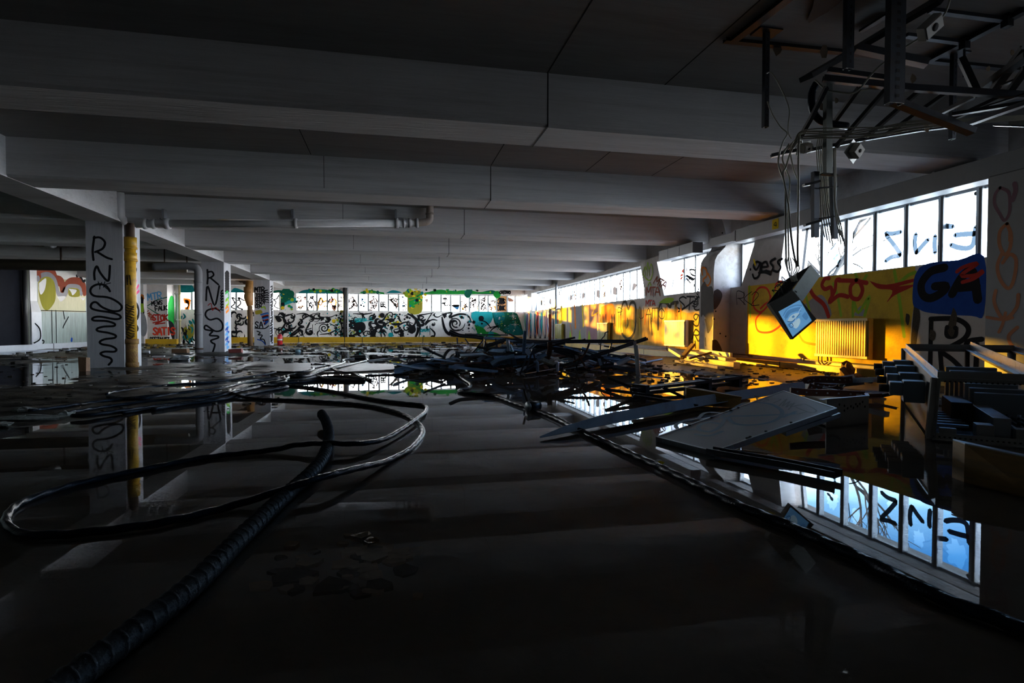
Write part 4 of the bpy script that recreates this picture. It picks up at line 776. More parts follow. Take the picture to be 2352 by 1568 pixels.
m = MB(); m.tube([(px_, py_, 0), (px_, py_, zz(780))], R0+.012, 20); m.tube([(px_, py_, zz(790)), (px_, py_, zz(778))], R0+.03, 20); m.tube([(px_, py_, zz(843)), (px_, py_, zz(832))], R0+.028, 20); m.build('rusty_foot', RUST, dp)
for a, b in ((572, 545), (600, 580)): m = MB(); m.tube([(px_, py_, zz(a)), (px_, py_, zz(b))], R0+.02, 20); m.tube([(px_, py_, zz(a)), (px_, py_, zz(a-4))], R0+.032, 20); m.build('collar', YPIPE, dp)
m = MB(); m.tube([(px_, py_, zz(546)), (px_, py_, zz(528)), (px_, py_, zz(505))], R0*.85, 16); m.build('rusted_neck', DRUST, dp)
m = MB(); m.tube([(px_-.05, py_-.0, zz(508)), (px_-.07, py_, zz(500)), (px_-.09, py_-.10, 2.93), (px_-.09, py_-.24, 2.98), (px_-.09, py_-.26, ZC)], R0*1.05, 18); m.tube([(px_-.06, py_, zz(506)), (px_-.06, py_, zz(496))], R0+.02, 18); m.build('white_top', WPIPE, dp)
# long white waste pipe under the beam
a = atY(312, 514, 12.42); b = atY(952, 512, 12.42); hp = thing('waste_pipe', b, 'long white waste pipe hung below a beam ending in an elbow', 'pipe')
m = MB(); m.tube([a, b], .078, 18); m.build('pipe_run', WPIPE, hp)
e = atY(985, 510, 12.42); m = MB(); m.tube(smooth_path([b, b+(e-b)*.6, e+Vector((0, 0, .04)), e+Vector((.02, 0, .18)), e+Vector((.02, 0, 1.02))], 6), .08, 18); m.tube([e+Vector((.02, 0, .16)), e+Vector((.02, 0, .2))], .095, 16); m.build('elbow', mat('tan_pipe', (.36, .30, .26), .5), hp)
for x0, x1, r_ in ((328, 336, .105), (346, 354, .10), (372, 384, .105), (660, 668, .10), (902, 912, .105), (922, 928, .10), (936, 944, .10), (955, 962, .10)):
    m = MB(); f0 = (x0-312)/(952-312); f1 = (x1-312)/(952-312); m.tube([a+(b-a)*f0, a+(b-a)*f1], r_, 18); m.build('socket', WPIPE, hp)
for x0 in (368, 656, 905): m = MB(); c = a+(b-a)*((x0-312)/640); m.box(c.x-.02, c.x+.02, c.y+.02, 12.588, c.z+.06, c.z+.3); m.box(c.x-.02, c.x+.02, c.y-.09, c.y+.05, c.z+.075, c.z+.1); m.build('hanger', TRK, hp)
# grey insulated pipe at the second column
GPIPE = mat('grey_pipe_lagging', (.17, .17, .18), .7, var=.2, bump=.2)
gpx = atY(456, 700, 19.25); zt = atY(456, 616, 19.25).z; le = atY(352, 613, 19.25)
ip = thing('lagged_pipe', (gpx.x, 19.25, 0), 'dark grey lagged pipe bending down in front of the second column', 'pipe')
m = MB(); m.tube(smooth_path([le, (gpx.x-.5, 19.25, zt+.06), (gpx.x-.12, 19.25, zt+.04), (gpx.x, 19.25, zt-.1), (gpx.x, 19.25, zt-.6), (gpx.x, 19.25, 0)], 6), .115, 16); m.build('lagging', GPIPE, ip)
for z_ in (.12, 1.2, 2.2): m = MB(); m.tube([(gpx.x, 19.25, z_), (gpx.x, 19.25, z_+.05)], .125, 14); m.build('band', DRUST if z_ < .5 else GPIPE, ip)
for k in range(2): m = MB(); c = le+(Vector((gpx.x, 19.25, zt))-le)*(.25+.5*k); m.box(c.x-.015, c.x+.015, 19.24, 19.26, c.z+.1, ZC-.0); m.build('hanger_rod', DRUST, ip)
# main pipe across the left aisle
a = atY(-60, 606, 19.4); b = atY(330, 612, 19.4); cp = thing('aisle_pipe', a, 'thick olive-brown main pipe crossing the left aisle behind the nearest column', 'pipe')
m = MB(); m.tube([a, b, b+Vector((1.2, 0, 0))], .16, 16); m.build('pipe_run', mat('olive_brown_pipe', (.11, .085, .05), .6, var=.4, scale=4), cp)
for f_ in (.1, .5, .9): m = MB(); c = a+(b-a)*f_; m.box(c.x-.02, c.x+.02, 19.38, 19.42, c.z+.1, ZB+.6); m.build('hanger_rod', DRUST, cp)
# broken lagged pipes under the left ceiling
LAG = mat('torn_white_lagging', (.36, .36, .37), .8, var=.4, bump=.5, bscale=14)
def ragged(pxs, D, r, name, mt, label):
    P_ = smooth_path([atD(x, y, D) for x, y in pxs], 4); rd = random.Random(len(label)); m = MB(); m.tube(P_, r, 10, scales=[rd.uniform(.75, 1.3) for _ in P_]); o = m.build(name, mt); tag(o, label, 'pipe'); return o
ragged([(-40, 522), (20, 537), (60, 545), (100, 556), (125, 560)], 15, .10, 'torn_pipe', LAG, 'pale torn lagged pipe under the ceiling at far left edge')
ragged([(-40, 552), (40, 556), (110, 562), (150, 563), (196, 562)], 15.4, .055, 'torn_pipe', DRUST, 'dark ragged pipe hanging below the torn white one at left')
ragged([(526, 626), (545, 640), (562, 646), (578, 652)], 25.2, .10, 'torn_pipe', mat('charred_lagging', (.03, .028, .03), .9, bump=.5), 'charred broken pipe slanting to the third column')
# pipe of the third column
c = atY(574, 700, 26.2); m = MB(); zt = atY(574, 645, 26.2).z; t3 = thing('drainpipe', (c.x, 26.2, 0), 'brown drainpipe with bulging joints on the third column', 'pipe')
m.tube([(c.x, 26.2, 0), (c.x, 26.2, 1.75)], .11, 14); m.build('lower_run', mat('brown_pipe_paint', (.16, .09, .045), .6, var=.4), t3)
m = MB(); m.tube([(c.x, 26.2, 1.75), (c.x-.05, 26.2, 2.1), (c.x, 26.2, zt)], .13, 14, scales=[1, 1.5, 1.1]); m.tube([(c.x-.05, 26.2, 2.3), (c.x-.05, 26.2, 2.55)], .19, 14); m.build('joint', mat('orange_pipe_paint', (.36, .17, .05), .5, var=.5), t3)
# uprights on the far wall
c = atY(791.5, 720, YF-.09); m = MB(); m.tube([(c.x, YF-.09, .0), (c.x, YF-.09, ZB+.5)], .075, 12); tag(m.build('drainpipe', mat('black_pipe', (.03, .03, .032), .5)), 'slim dark pipe dividing the mural wall windows', 'pipe')
c = atY(796.5, 720, YF-.09); m = MB(); m.tube([(c.x+.04, YF-.06, .0), (c.x+.04, YF-.06, ZB+.5)], .05, 12); tag(m.build('drainpipe', WPIPE), 'slim white pipe close beside the dark mural wall pipe', 'pipe')
for x_, r_, mt_, lb in ((407.5, .085, WPIPE, 'white upright pipe left of the pair beside the tagged pier'), (412.5, .06, mat('cream_pipe', (.52, .46, .25), .5), 'cream upright pipe right of the pair beside the tagged pier')):
    c = atY(x_, 720, YF-.25); m = MB(); m.tube([(c.x, YF-.25, 0), (c.x, YF-.25, ZB+.5)], r_, 12); m.tube([(c.x, YF-.25, 1.1), (c.x, YF-.25, 1.25)], r_*1.4, 12); m.tube([(c.x, YF-.25, 2.5), (c.x, YF-.25, 2.6)], r_*1.4, 12); tag(m.build('drainpipe', mt_), lb, 'pipe')
# white boxed duct and black uprights on the left wall
c = atX(77, 760, XL+.1); o = thing('wall_duct', (XL+.12, c.y, .2), 'white boxed duct low on the left wall with a black cable loop', 'duct')
m = MB(); m.box(XL+.001, XL+.2, c.y-.28, c.y+.3, .2, 1.35); m.build('lower_box', KERB, o); m = MB(); m.hexa([(XL+.001, c.y-.28, 1.35), (XL+.2, c.y-.28, 1.35), (XL+.2, c.y+.3, 1.35), (XL+.001, c.y+.3, 1.35)], [(XL+.001, c.y-.15, 1.75), (XL+.1, c.y-.15, 1.75), (XL+.1, c.y+.25, 1.75), (XL+.001, c.y+.25, 1.75)]); m.box(XL+.001, XL+.1, c.y-.15, c.y+.25, 1.75, 3.4); m.build('upper_box', WPIPE, o)
m = MB(); m.tube(smooth_path([(XL+.22, c.y-.2, .25), (XL+.24, c.y+.12, .4), (XL+.23, c.y+.12, .75), (XL+.2, c.y-.1, .95)], 4), .02, 6); m.build('cable_loop', BLACK, o)
for k, x_ in enumerate((58, 64)):
    c = atX(x_, 740, XL+.12); m = MB(); m.tube([(XL+.12, c.y, .2), (XL+.12, c.y, ZB)], .07-.02*k, 10); tag(m.build('drainpipe', [mat('black_pipe', (0, 0, 0)), mat('grey_green_pipe', (.16, .17, .14), .6)][k]), ['black upright pipe against the dark part of the left wall', 'thin grey-green pipe next to the white boxed duct'][k], 'pipe')
# ================================================================== CABLES ON THE FLOOR
RUB = mat('black_cable_rubber', (.007, .010, .015), .30, var=.5, scale=30, bump=.2, bscale=120, spec=.11)
RUBG = mat('grey_hose_wrap', (.030, .032, .036), .42, var=.5, scale=20, bump=.35, bscale=80, spec=.4)
def ropeprof(r, lobes, amp, k=14):
    if not lobes: return [(r*(1+amp*max(0, math.cos(2*math.pi*j/18))**5)*math.cos(2*math.pi*j/18), r*(1+amp*max(0, math.cos(2*math.pi*j/18))**5)*math.sin(2*math.pi*j/18)) for j in range(18)]
    return [(r*(1+amp*math.cos(lobes*2*math.pi*j/k))*math.cos(2*math.pi*j/k), r*(1+amp*math.cos(lobes*2*math.pi*j/k))*math.sin(2*math.pi*j/k)) for j in range(k)]
def resample(P, step):
    out = [P[0]]; acc = 0.
    for a, b in zip(P, P[1:]):
        L_ = (b-a).length
        if L_ < 1e-6: continue
        d = step-acc
        while d <= L_: out.append(a+(b-a)*(d/L_)); d += step
        acc = L_-(d-step)
    out.append(P[-1]); return out
def cable(pts, r, label, mt=RUB, group=None, name='cable', lobes=3, amp=.10, step=.03, twist=.35, cat='cable'):
    """pts: photo pixels of a cable lying on the floor, optional third value = height above it"""
    P = []
    for p in pts:
        h = p[2] if len(p) > 2 else 0.; q = atZ(p[0], p[1], r*.75+h); f = max(0., gz(q.x, q.y)); P.append(atZ(p[0], p[1], r*.75+h+f))
    P = resample(smooth_path(P, 10), step); m = MB(); m.sweep(P, ropeprof(r, lobes, amp), smooth=True, twist=twist)
    o = m.build(name, mt); return tag(o, label, cat, group)
zf = zc(0, 880, 2.138)
def zfl(L3): return [(*zf([(p[0], p[1])])[0], *(p[2:] if len(p) > 2 else ())) for p in L3]
cable([(60, 1650), (150, 1572), (300, 1457), (450, 1337), (560, 1228), (655, 1138), (712, 1088, .01), (742, 1050, .015), (754, 1015, .015), (755, 990, .02), (748, 966, .04), (738, 950, .06)], .034, 'thick wrapped hose running out of the bottom left with its cut end raised', RUBG, name='hose', lobes=0, amp=.14, step=.008, twist=1.0, cat='hose')
cable(zfl([(1130, 30), (1135, 48), (1250, 75), (1500, 85), (1780, 106), (1950, 142), (2040, 185), (2075, 225), (2068, 262), (2020, 318), (1950, 358), (1880, 388, .01), (1750, 418, .04), (1560, 468, .06), (1300, 552, .03), (1100, 612), (850, 672), (600, 712), (300, 742), (130, 742), (52, 712), (28, 665), (80, 600), (200, 548), (400, 488), (700, 424), (1000, 366), (1200, 342), (1350, 325, .01), (1450, 304, .03), (1600, 294, .05), (1750, 297, .04), (1880, 276, .02), (1980, 222, .02), (2050, 172, .02), (2092, 135), (2078, 108), (1950, 94), (1800, 72), (1600, 32), (1440, 12), (1300, 2)]), .0165, 'long black cable thrown in a double loop across the shallow water', step=.022)
cable([(985, 838), (1021, 851), (1043, 857), (1063, 870), (1080, 882), (1076, 891), (1057, 895), (1058, 899), (1091, 905), (1133, 909), (1189, 928), (1260, 953), (1325, 985), (1390, 1015), (1450, 1043), (1510, 1070), (1600, 1113), (1700, 1163), (1800, 1203), (1900, 1248), (2000, 1292), (2100, 1345), (2200, 1388), (2300, 1425), (2420, 1470)], .021, 'long black cable curving along the right from scrap heap to lower right edge', step=.025)
zb_ = zc(0, 760, 3.5636)
zg = zc(560, 800, 5.345)
BUN = 'bundle of black cables'
for i, (q, tail, r, lab) in enumerate((
    ([(240, 652), (500, 620), (870, 570), (1300, 525), (1700, 482), (1900, 442), (2080, 402), (2320, 372)], [(860, 240), (980, 215), (1060, 200)], .017, 'cable with knotted left end, second from the top of the bundle'),
    ([(540, 668), (850, 622), (1200, 577), (1600, 541), (1850, 500), (2050, 452), (2200, 420), (2352, 388)], [(560, 330), (800, 325), (900, 280), (1050, 235), (1110, 215), (1240, 170), (1220, 140), (1350, 122)], .018, 'bright cable ending in a grey stub, third from the top of the bundle'),
    ([(590, 692), (720, 690), (1000, 651), (1300, 612), (1600, 572), (1900, 505), (2200, 440), (2340, 410)], [(500, 345), (700, 350), (850, 320), (1000, 260), (1120, 240), (1300, 200), (1500, 150), (1520, 135), (1490, 125), (1360, 125)], .018, 'cable at the front of the bundle with a hooked far end'),
    ([(872, 518), (950, 495), (1300, 450), (1700, 421), (2000, 380), (2250, 340)], [(330, 285), (500, 290), (700, 290), (830, 270), (860, 240), (830, 232)], .016, 'topmost cable of the bundle, with a bent tip over dry floor'),
    ([(880, 535), (1150, 555), (1500, 500), (1800, 470), (2000, 425), (2300, 385)], [(400, 340), (650, 340), (800, 320), (950, 255), (1080, 220), (900, 190), (830, 195)], .016, 'cable looping back near the middle of the bundle'),
    ([(1000, 670), (1300, 625), (1600, 585), (1880, 540), (1890, 500), (2000, 470), (2352, 425)], [(300, 420), (520, 400), (700, 385), (950, 350), (1200, 345), (1480, 370)], .016, 'lowest cable of the bundle, over the water edge'),
    ([(1250, 640), (1500, 600), (1800, 560), (2100, 500), (2352, 455)], [(100, 470), (300, 440), (640, 420), (900, 395), (1200, 400), (1490, 395)], .022, 'thick dark cable ending blunt in the water at the bundle')),):
    cable(zb_(q)+zg(tail), r, 'black '+lab, group=BUN, step=.03)
for i, (q, lab) in enumerate((([(900, 330), (1050, 375), (1300, 385), (1480, 385)], 'short black cable lying flat in the water before the bundle end'), ([(1080, 240), (1200, 290), (1350, 310), (1480, 360), (1560, 385)], 'short black cable with a blunt end slanting down to the water'), ([(1490, 330), (1700, 322), (2000, 318), (2300, 318)], 'straight black cable skimming the water right of the bundle'), ([(1520, 150), (1800, 120), (2050, 105), (2330, 110)], 'dark cable running right from the hooked ends'))):
    cable(zg(q), .02 if i < 2 else .014, lab, group=BUN)
# ---- conduits broken off in the water, little finds
for m_, c_ in ((RUB, (.28, .55, 1, 1)), (RUBG, (.6, .78, 1, 1))): [q for q in m_.node_tree.nodes if q.type == 'BSDF_PRINCIPLED'][0].inputs['Specular Tint'].default_value = c_
CRUST = mat('pale_mortar_crust', (.24, .26, .25), .9, var=.6, scale=14, bump=.8, bscale=30)
for i, (x, y, rx, ry, rz, lb) in enumerate(((60, 962, .30, .10, .03, 'long pale mortar crust at the left edge beside the cables'), (145, 955, .09, .07, .035, 'small pale mortar lump at the cable tips'), (50, 947, .12, .07, .03, 'grey mortar lump behind the long crust'), (5, 977, .08, .05, .02, 'smallest pale crust at the far left edge'))):
    p = atZ(x, y, .01); m = MB(); m.rock((p.x, p.y, max(0, gz(p.x, p.y))+.008), rx, ry, rz, seed=i); tag(m.build('mortar_crust', CRUST), lb, 'rubble')
FLAKE = mat('sodden_screed_flake', (.60, .48, .33), .8, var=.6, scale=8, bump=.6, bscale=30); FLAKED = mat('dark_screed_flake', (.16, .12, .08), .8, var=.5, bump=.5)
rd = random.Random(31)
for i in range(46):
    x = rd.choice([rd.uniform(640, 980), rd.gauss(780, 70)]); y = 1280+rd.gauss(0, 38); 
    if not 1195 < y < 1385: continue
    p = atZ(x, y, 0); f = gz(p.x, p.y); s_ = rd.choice([.03, .05, .06, .09]); k = rd.randint(5, 7); a0 = rd.uniform(0, 6)
    m = MB(); m.slab([(p.x+s_*rd.uniform(.5, 1)*math.cos(a0+2*math.pi*j/k), p.y+s_*rd.uniform(.4, .9)*math.sin(a0+2*math.pi*j/k), f-.004+rd.uniform(-.003, .003)) for j in range(k)], (0, 0, rd.uniform(.010, .020)))
    tag(m.build('screed_flake', FLAKE if i % 3 else FLAKED), 'broken floor screed flake in the crumbled patch, foreground', 'flake', 'crumbled screed in the foreground')
p = atZ(1515, 1066, 0); t_ = thing('wrapper', p, 'tiny yellow and white crumpled wrapper floating in the right foreground', 'wrapper'); m = MB(); m.rock((p.x, p.y, .006), .028, .018, .012, seed=2); m.build('yellow_piece', YELLOW, t_); m = MB(); m.rock((p.x+.005, p.y+.03, .012), .02, .015, .01, seed=4); m.build('white_piece', WHITEP, t_)
p = atZ(1225, 938, .02); t_ = thing('tin_can', p, 'dark tin can lying in the water on the right-hand cable', 'can'); ax = Vector((.06, .03, 0)); c = Vector((p.x, p.y, .045)); m = MB(); m.cyl(c-ax, c+ax, .045, 18); m.build('can_body', mat('dark_tin', (.03, .035, .04), .35, metal=.5), t_); m = MB(); m.tube([c+ax*.97, c+ax*1.03], .048, 18); m.tube([c-ax*1.03, c-ax*.97], .048, 18); m.build('rim', mat('bare_steel', (.35, .38, .42), .35, metal=.8), t_)
a = atD(1203, 893, 5.75); b = atZ(1214, 932, -.01); m = MB(); m.tube([a, b], .012, 8); tag(m.build('rod', DPIPE), 'thin dark rod standing in the water behind the tin can', 'rod')
for x, y, c_ in ((684, 809, TEAL), (640, 806, DRUST)): 
    p = atZ(x, y, .03); z_ = max(0, gz(p.x, p.y)); m = MB(); m.cyl((p.x-.07, p.y, z_+.06), (p.x+.07, p.y+.03, z_+.06), .06, 14); tag(m.build('tin_can', c_ if c_ is DRUST else mat('pale_blue_tin', (.2, .34, .42), .4, metal=.3)), 'pale blue tin can on the wet floor beyond the cable bundle' if c_ is TEAL else 'rusty tin can on the floor below the fire extinguisher', 'can')
# ---- fire extinguisher at the third column
p = atY(643, 790, 27.3); p = Vector((p.x, 27.3, 0)); z0 = max(0, gz(p.x, p.y)); REDX = mat('extinguisher_red', (.50, .012, .02), .35)
fe = thing('fire_extinguisher', (p.x, p.y, z0), 'red fire extinguisher standing right of the third column', 'fire extinguisher'); c = (p.x, p.y, z0); h = .56
m = MB(); m.lathe(c, [(.10, 0), (.115, .02), (.115, h*.62), (.112, h*.74), (.09, h*.85), (.045, h*.92), (.03, h*.95)], 20); m.build('cylinder', REDX, fe)
m = MB(); m.lathe(c, [(.117, h*.40), (.117, h*.52)], 20); b_ = m.build('label_band', WHITEP, fe); b_['label'] = 'pale label band'
m = MB(); m.lathe(c, [(.03, h*.94), (.035, h), (.02, h*1.06)], 12); m.box(p.x-.02, p.x+.09, p.y-.012, p.y+.012, z0+h*1.0, z0+h*1.03); m.build('valve', FRD, fe)
m = MB(); m.tube(smooth_path([(p.x+.03, p.y, z0+h), (p.x+.13, p.y-.02, z0+h*.85), (p.x+.125, p.y-.03, z0+h*.5), (p.x+.12, p.y-.02, z0+h*.25)], 5), .012, 8); m.build('discharge_tube', FRD, fe)
# ---- blocks and litter by the columns
BRK = mat('brown_block', (.16, .085, .045), .8, var=.4, bump=.4)
for x, y, Y, w_, d_, h_, mt_, lb in ((189, 850, 12.45, .12, .16, .25, BRK, 'brown block against the left side of the nearest column'), (412, 812, 19.6, .42, .25, .12, BRK, 'flat brown block on the floor between the first two columns'), (540, 812, 19.9, .36, .2, .11, mat('dark_red_block', (.22, .05, .045), .8), 'dark red block beside the foot of the second column'), (335, 812, 18.5, .16, .12, .10, KERB, 'small pale scrap on the floor right of the nearest column'), (362, 818, 17.8, .3, .12, .03, KERB, 'thin pale sheet scrap on the aisle floor')):
    p = atZ(x, y, .02); z0 = max(0, gz(p.x, p.y)); m = MB(); rd = random.Random(x); j = lambda s_: rd.uniform(-.015, .015)
    b = [(p.x-w_/2, p.y, z0-.01), (p.x+w_/2, p.y+j(1), z0-.01), (p.x+w_/2, p.y+d_, z0-.01), (p.x-w_/2, p.y+d_+j(1), z0-.01)]; m.hexa(b, [(q[0]+j(1), q[1]+j(1), z0+h_+j(1)) for q in b]); tag(m.build('block' if h_ > .05 else 'sheet_scrap', mt_, bevel=.008), lb, 'block' if h_ > .05 else 'scrap')
p = atZ(415, 826, .02); m = MB(); m.rock((p.x, p.y, max(0, gz(p.x, p.y))+.05), .28, .16, .07, seed=8); tag(m.build('plastic_bag', mat('grey_plastic_film', (.22, .24, .27), .25, var=.5, bump=.6, bscale=15)), 'crumpled grey plastic bag on the wet aisle floor', 'bag')
# ---- countless chips and grit
rd = random.Random(77); m = MB(); mats = [mat('dark_floor_litter', (.03, .026, .022), .8), mat('brown_floor_litter', (.10, .06, .03), .8), mat('pale_floor_litter', (.35, .33, .31), .8)]
def chip(x, y, s_):
    z0 = max(0., gz(x, y)); k = rd.randint(4, 6); a0 = rd.uniform(0, 6); h_ = rd.uniform(.15, .5)*s_
    m.slab([(x+s_*rd.uniform(.5, 1.4)*math.cos(a0+2*math.pi*j/k), y+s_*rd.uniform(.4, 1)*math.sin(a0+2*math.pi*j/k), z0-.002+rd.uniform(0, h_*.5)) for j in range(k)], (rd.uniform(-.01, .01), 0, h_), rd.choice([0, 0, 0, 0, 1, 1, 2]))
for i in range(1700):
    x = rd.uniform(-11.5, 6.8); y = rd.choice([rd.uniform(19, 31.6), rd.gauss(24.5, 2.6), rd.uniform(14, 31)])
    if y > 31.9 or (GX0-.1 < x < GX1+.1 and min(abs(y-b_-.4) for b_ in BY) < .6): continue
    if noise2(np.array([[x]]), np.array([[y]]), .5, 9, 2)[0, 0] < -.06 and rd.random() < .8: continue
    chip(x, y, rd.choice([.02, .03, .04, .06, .11]))
for i in range(420): p = atZ(rd.uniform(1440, 2080), rd.uniform(832, 885), 0); chip(min(p.x, 7.35), p.y, rd.choice([.012, .02, .03, .05]))
for i in range(260): p = atZ(rd.uniform(-50, 640), rd.uniform(812, 950), 0); chip(p.x, p.y, rd.choice([.01, .015, .03]))
for i in range(420): x = rd.uniform(.2, 5.4); y = rd.gauss(10.6, .7); chip(x, y, rd.choice([.02, .03, .05, .08]))
tag(m.build('floor_litter', mats, base=(0, 0, 0)), 'countless chips and grit scattered over the wet floor', 'litter', None, 'stuff')
# ================================================================== COLLAPSED CEILING STEEL, TOP RIGHT
STL = mat('dark_strut_steel', (.045, .052, .065), .45, metal=.6, var=.4, scale=9, stain=(.06, .03, .015), stain_amt=.5, stain_scale=3)
STB = mat('black_angle_steel', (.018, .019, .022), .5, metal=.4, var=.4)
PALEW = mat('pale_cable_sheath', (.33, .32, .26), .45, var=.15); BOXP = mat('grey_box_plastic', (.30, .28, .25), .55, var=.15)
z5 = zc(1640, 0, 3.267)
def d5(x, y, D): q = z5([(x, y)])[0]; return atD(q[0], q[1], D)
def c5(x, y, Z): q = z5([(x, y)])[0]; return atZ(q[0], q[1], Z)
SG = 'steel struts and bars hanging from the near ceiling'
def bar(name, label, pts, prof, mt=STL, up=(0, 0, 1), group=None, cat='bar', parent=None):
    m = MB(); m.sweep(pts, prof, up=up); o = m.build(name, mt, parent)
    if parent is None: tag(o, label, cat, group)
    return o
def slots(o, p0, p1, n, wd, nrm, parent):
    """pressed slots along a strut: short raised dark lozenges on its face"""
    m = MB(); p0 = Vector(p0); p1 = Vector(p1); d = (p1-p0).normalized(); nrm = Vector(nrm); s_ = d.cross(nrm).normalized()
    for k in range(n):
        c = p0+(p1-p0)*((k+.5)/n)+nrm*.0008; m.face([c-d*.012-s_*wd, c+d*.012-s_*wd, c+d*.012+s_*wd, c-d*.012+s_*wd])
    m.build('slot_row', GAP, parent)
a = c5(80, 315, ZC-.03); b = c5(2326, 540, ZC-.03)
rail = bar('ceiling_rail', 'long dark steel rail fixed along the ceiling, right', [a, b+(b-a)*.25], sec_U(.06, .03), STB, cat='rail')
bar('ceiling_rail', 'dark angle running up from the left end of the ceiling rail', [c5(150, 300, ZC-.02), c5(530, -10, ZC-.02)+Vector((.05, -.6, 0))], sec_R(.075, .035), STB, cat='rail')
def strut(x, ytop, ybot, wd, Y, name, label, mt=STL, plate=True, prof=None):
    q0 = z5([(x, ytop)])[0]; q1 = z5([(x, ybot)])[0]; t = atY(q0[0], q0[1], Y); bt = atY(q1[0], q1[1], Y)
    T = Vector((bt.x, Y, ZC-.012)); o = thing(name, (bt.x, Y, bt.z), label, 'strut'); m = MB(); m.sweep([(bt.x, Y, bt.z), T], prof or sec_C(wd, .041), up=(0, 1, 0)); m.build('channel', mt, o)
    slots(o, (bt.x, Y-.0015, bt.z+.02), (bt.x, Y-.0015, ZC-.05), max(4, int((ZC-bt.z)/.06)), wd*.12, (0, -1, 0), o)
    if plate: m = MB(); m.box(bt.x-.11, bt.x+.11, Y-.06, Y+.09, ZC-.014, ZC-.002); m.build('top_plate', STB, o)
    return o
strut(395, 280, 950, .045, 4.48, 'hanging_strut', 'slim slotted strut hanging alone left of the tangled steel')
strut(1802, 440, 1040, .042, 4.45, 'hanging_strut', 'slim slotted strut hanging behind the wide channel to the right')
strut(1022, 0, 510, .062, 3.55, 'hanging_strut', 'short slotted strut cut by the top edge of the photo')
strut(1375, 0, 770, .125, 3.35, 'hanging_strut', 'widest hanging channel, cut by the top edge of the photo', prof=sec_C(.125, .05))
# broad beam on the ceiling and flat bars
bar('ceiling_bar', 'broad black bar slanting from the top edge to the ladder corner', [d5(690, 585, 4.75), c5(1060, 370, ZC-.14), c5(1720, -20, ZC-.12)], sec_R(.12, .04), STB, group=SG)
bar('ceiling_bar', 'thin black bar just left of the broad slanting one', [c5(1105, 235, ZC-.02), c5(1310, 105, ZC-.02)], sec_R(.05, .02), STB, group=SG)
m = MB(); pts = [(710, 175), (705, 140), (740, 60), (755, -30), (1000, -30), (920, 40), (850, 95), (790, 125)]; m.slab([c5(x, y, ZC-.02) for x, y in pts], (0, 0, .012)); tag(m.build('hanging_board', mat('brown_fibreboard', (.10, .065, .045), .8, var=.3)), 'torn brown board stuck to the ceiling at the top edge', 'board')
# upper ladder frame on the ceiling
lf = thing('ladder_frame', c5(1640, 470, ZC-.03), 'dark ladder-like frame fixed flat on the ceiling, far right', 'frame')
for q in (([(1580, 470), (2340, 75)], .06),): bar('side_rail', '', [c5(*q[0][0], ZC-.03), c5(*q[0][1], ZC-.03)], sec_R(.06, .04), STB, parent=lf)
for q in ([(1440, 265), (1900, 325)], [(1620, 78), (2215, 155)]): bar('cross_rail', '', [c5(*q[0], ZC-.04), c5(*q[1], ZC-.04)], sec_R(.05, .03), STL, parent=lf)
for x, y in ((1880, 320), (2200, 150)): p = c5(x, y, ZC-.05); m = MB(); m.box(p.x-.03, p.x+.03, p.y-.03, p.y+.03, p.z-.06, ZC-.004); m.build('bracket', STB, lf)
p = c5(1880, 330, ZC-.06); bar('hanger_rod', 'thin threaded rod dropping from the ceiling ladder frame', [p, p-Vector((0, 0, .3))], sec_R(.014, .014), STB, cat='rod')
# collapsed cable ladder: an upper rail, a lower rail, slanting rungs
cl = thing('cable_ladder', d5(900, 1100, 4.95), 'collapsed cable ladder with slanting rungs hanging from the ceiling', 'cable ladder')
bar('side_rail', '', [d5(815, 612, 4.62), d5(1310, 665, 4.55), d5(1500, 685, 4.5), d5(2400, 745, 4.35)], sec_C(.045, .05), STL, parent=cl); bar('side_rail', '', [d5(850, 540, 4.7), d5(1310, 605, 4.62)], sec_C(.03, .04), STL, parent=cl)
bar('side_rail', '', [d5(700, 1145, 4.98), d5(1100, 1062, 4.95), d5(1560, 985, 4.9), d5(1900, 945, 4.85)], sec_U(.035, .03), STB, parent=cl)
for q in ([(650, 1040), (740, 880), (850, 660)], [(898, 935), (1090, 672)], [(920, 1110), (1305, 672)], [(1120, 1062), (1555, 685)], [(1285, 1030), (1755, 705)], [(1660, 880), (1960, 735)], [(1750, 925), (2150, 740)]): bar('rung', '', [d5(*a, 4.95-.4*i/(len(q)-1)) for i, a in enumerate(q)], sec_C(.032, .03), STB, parent=cl)
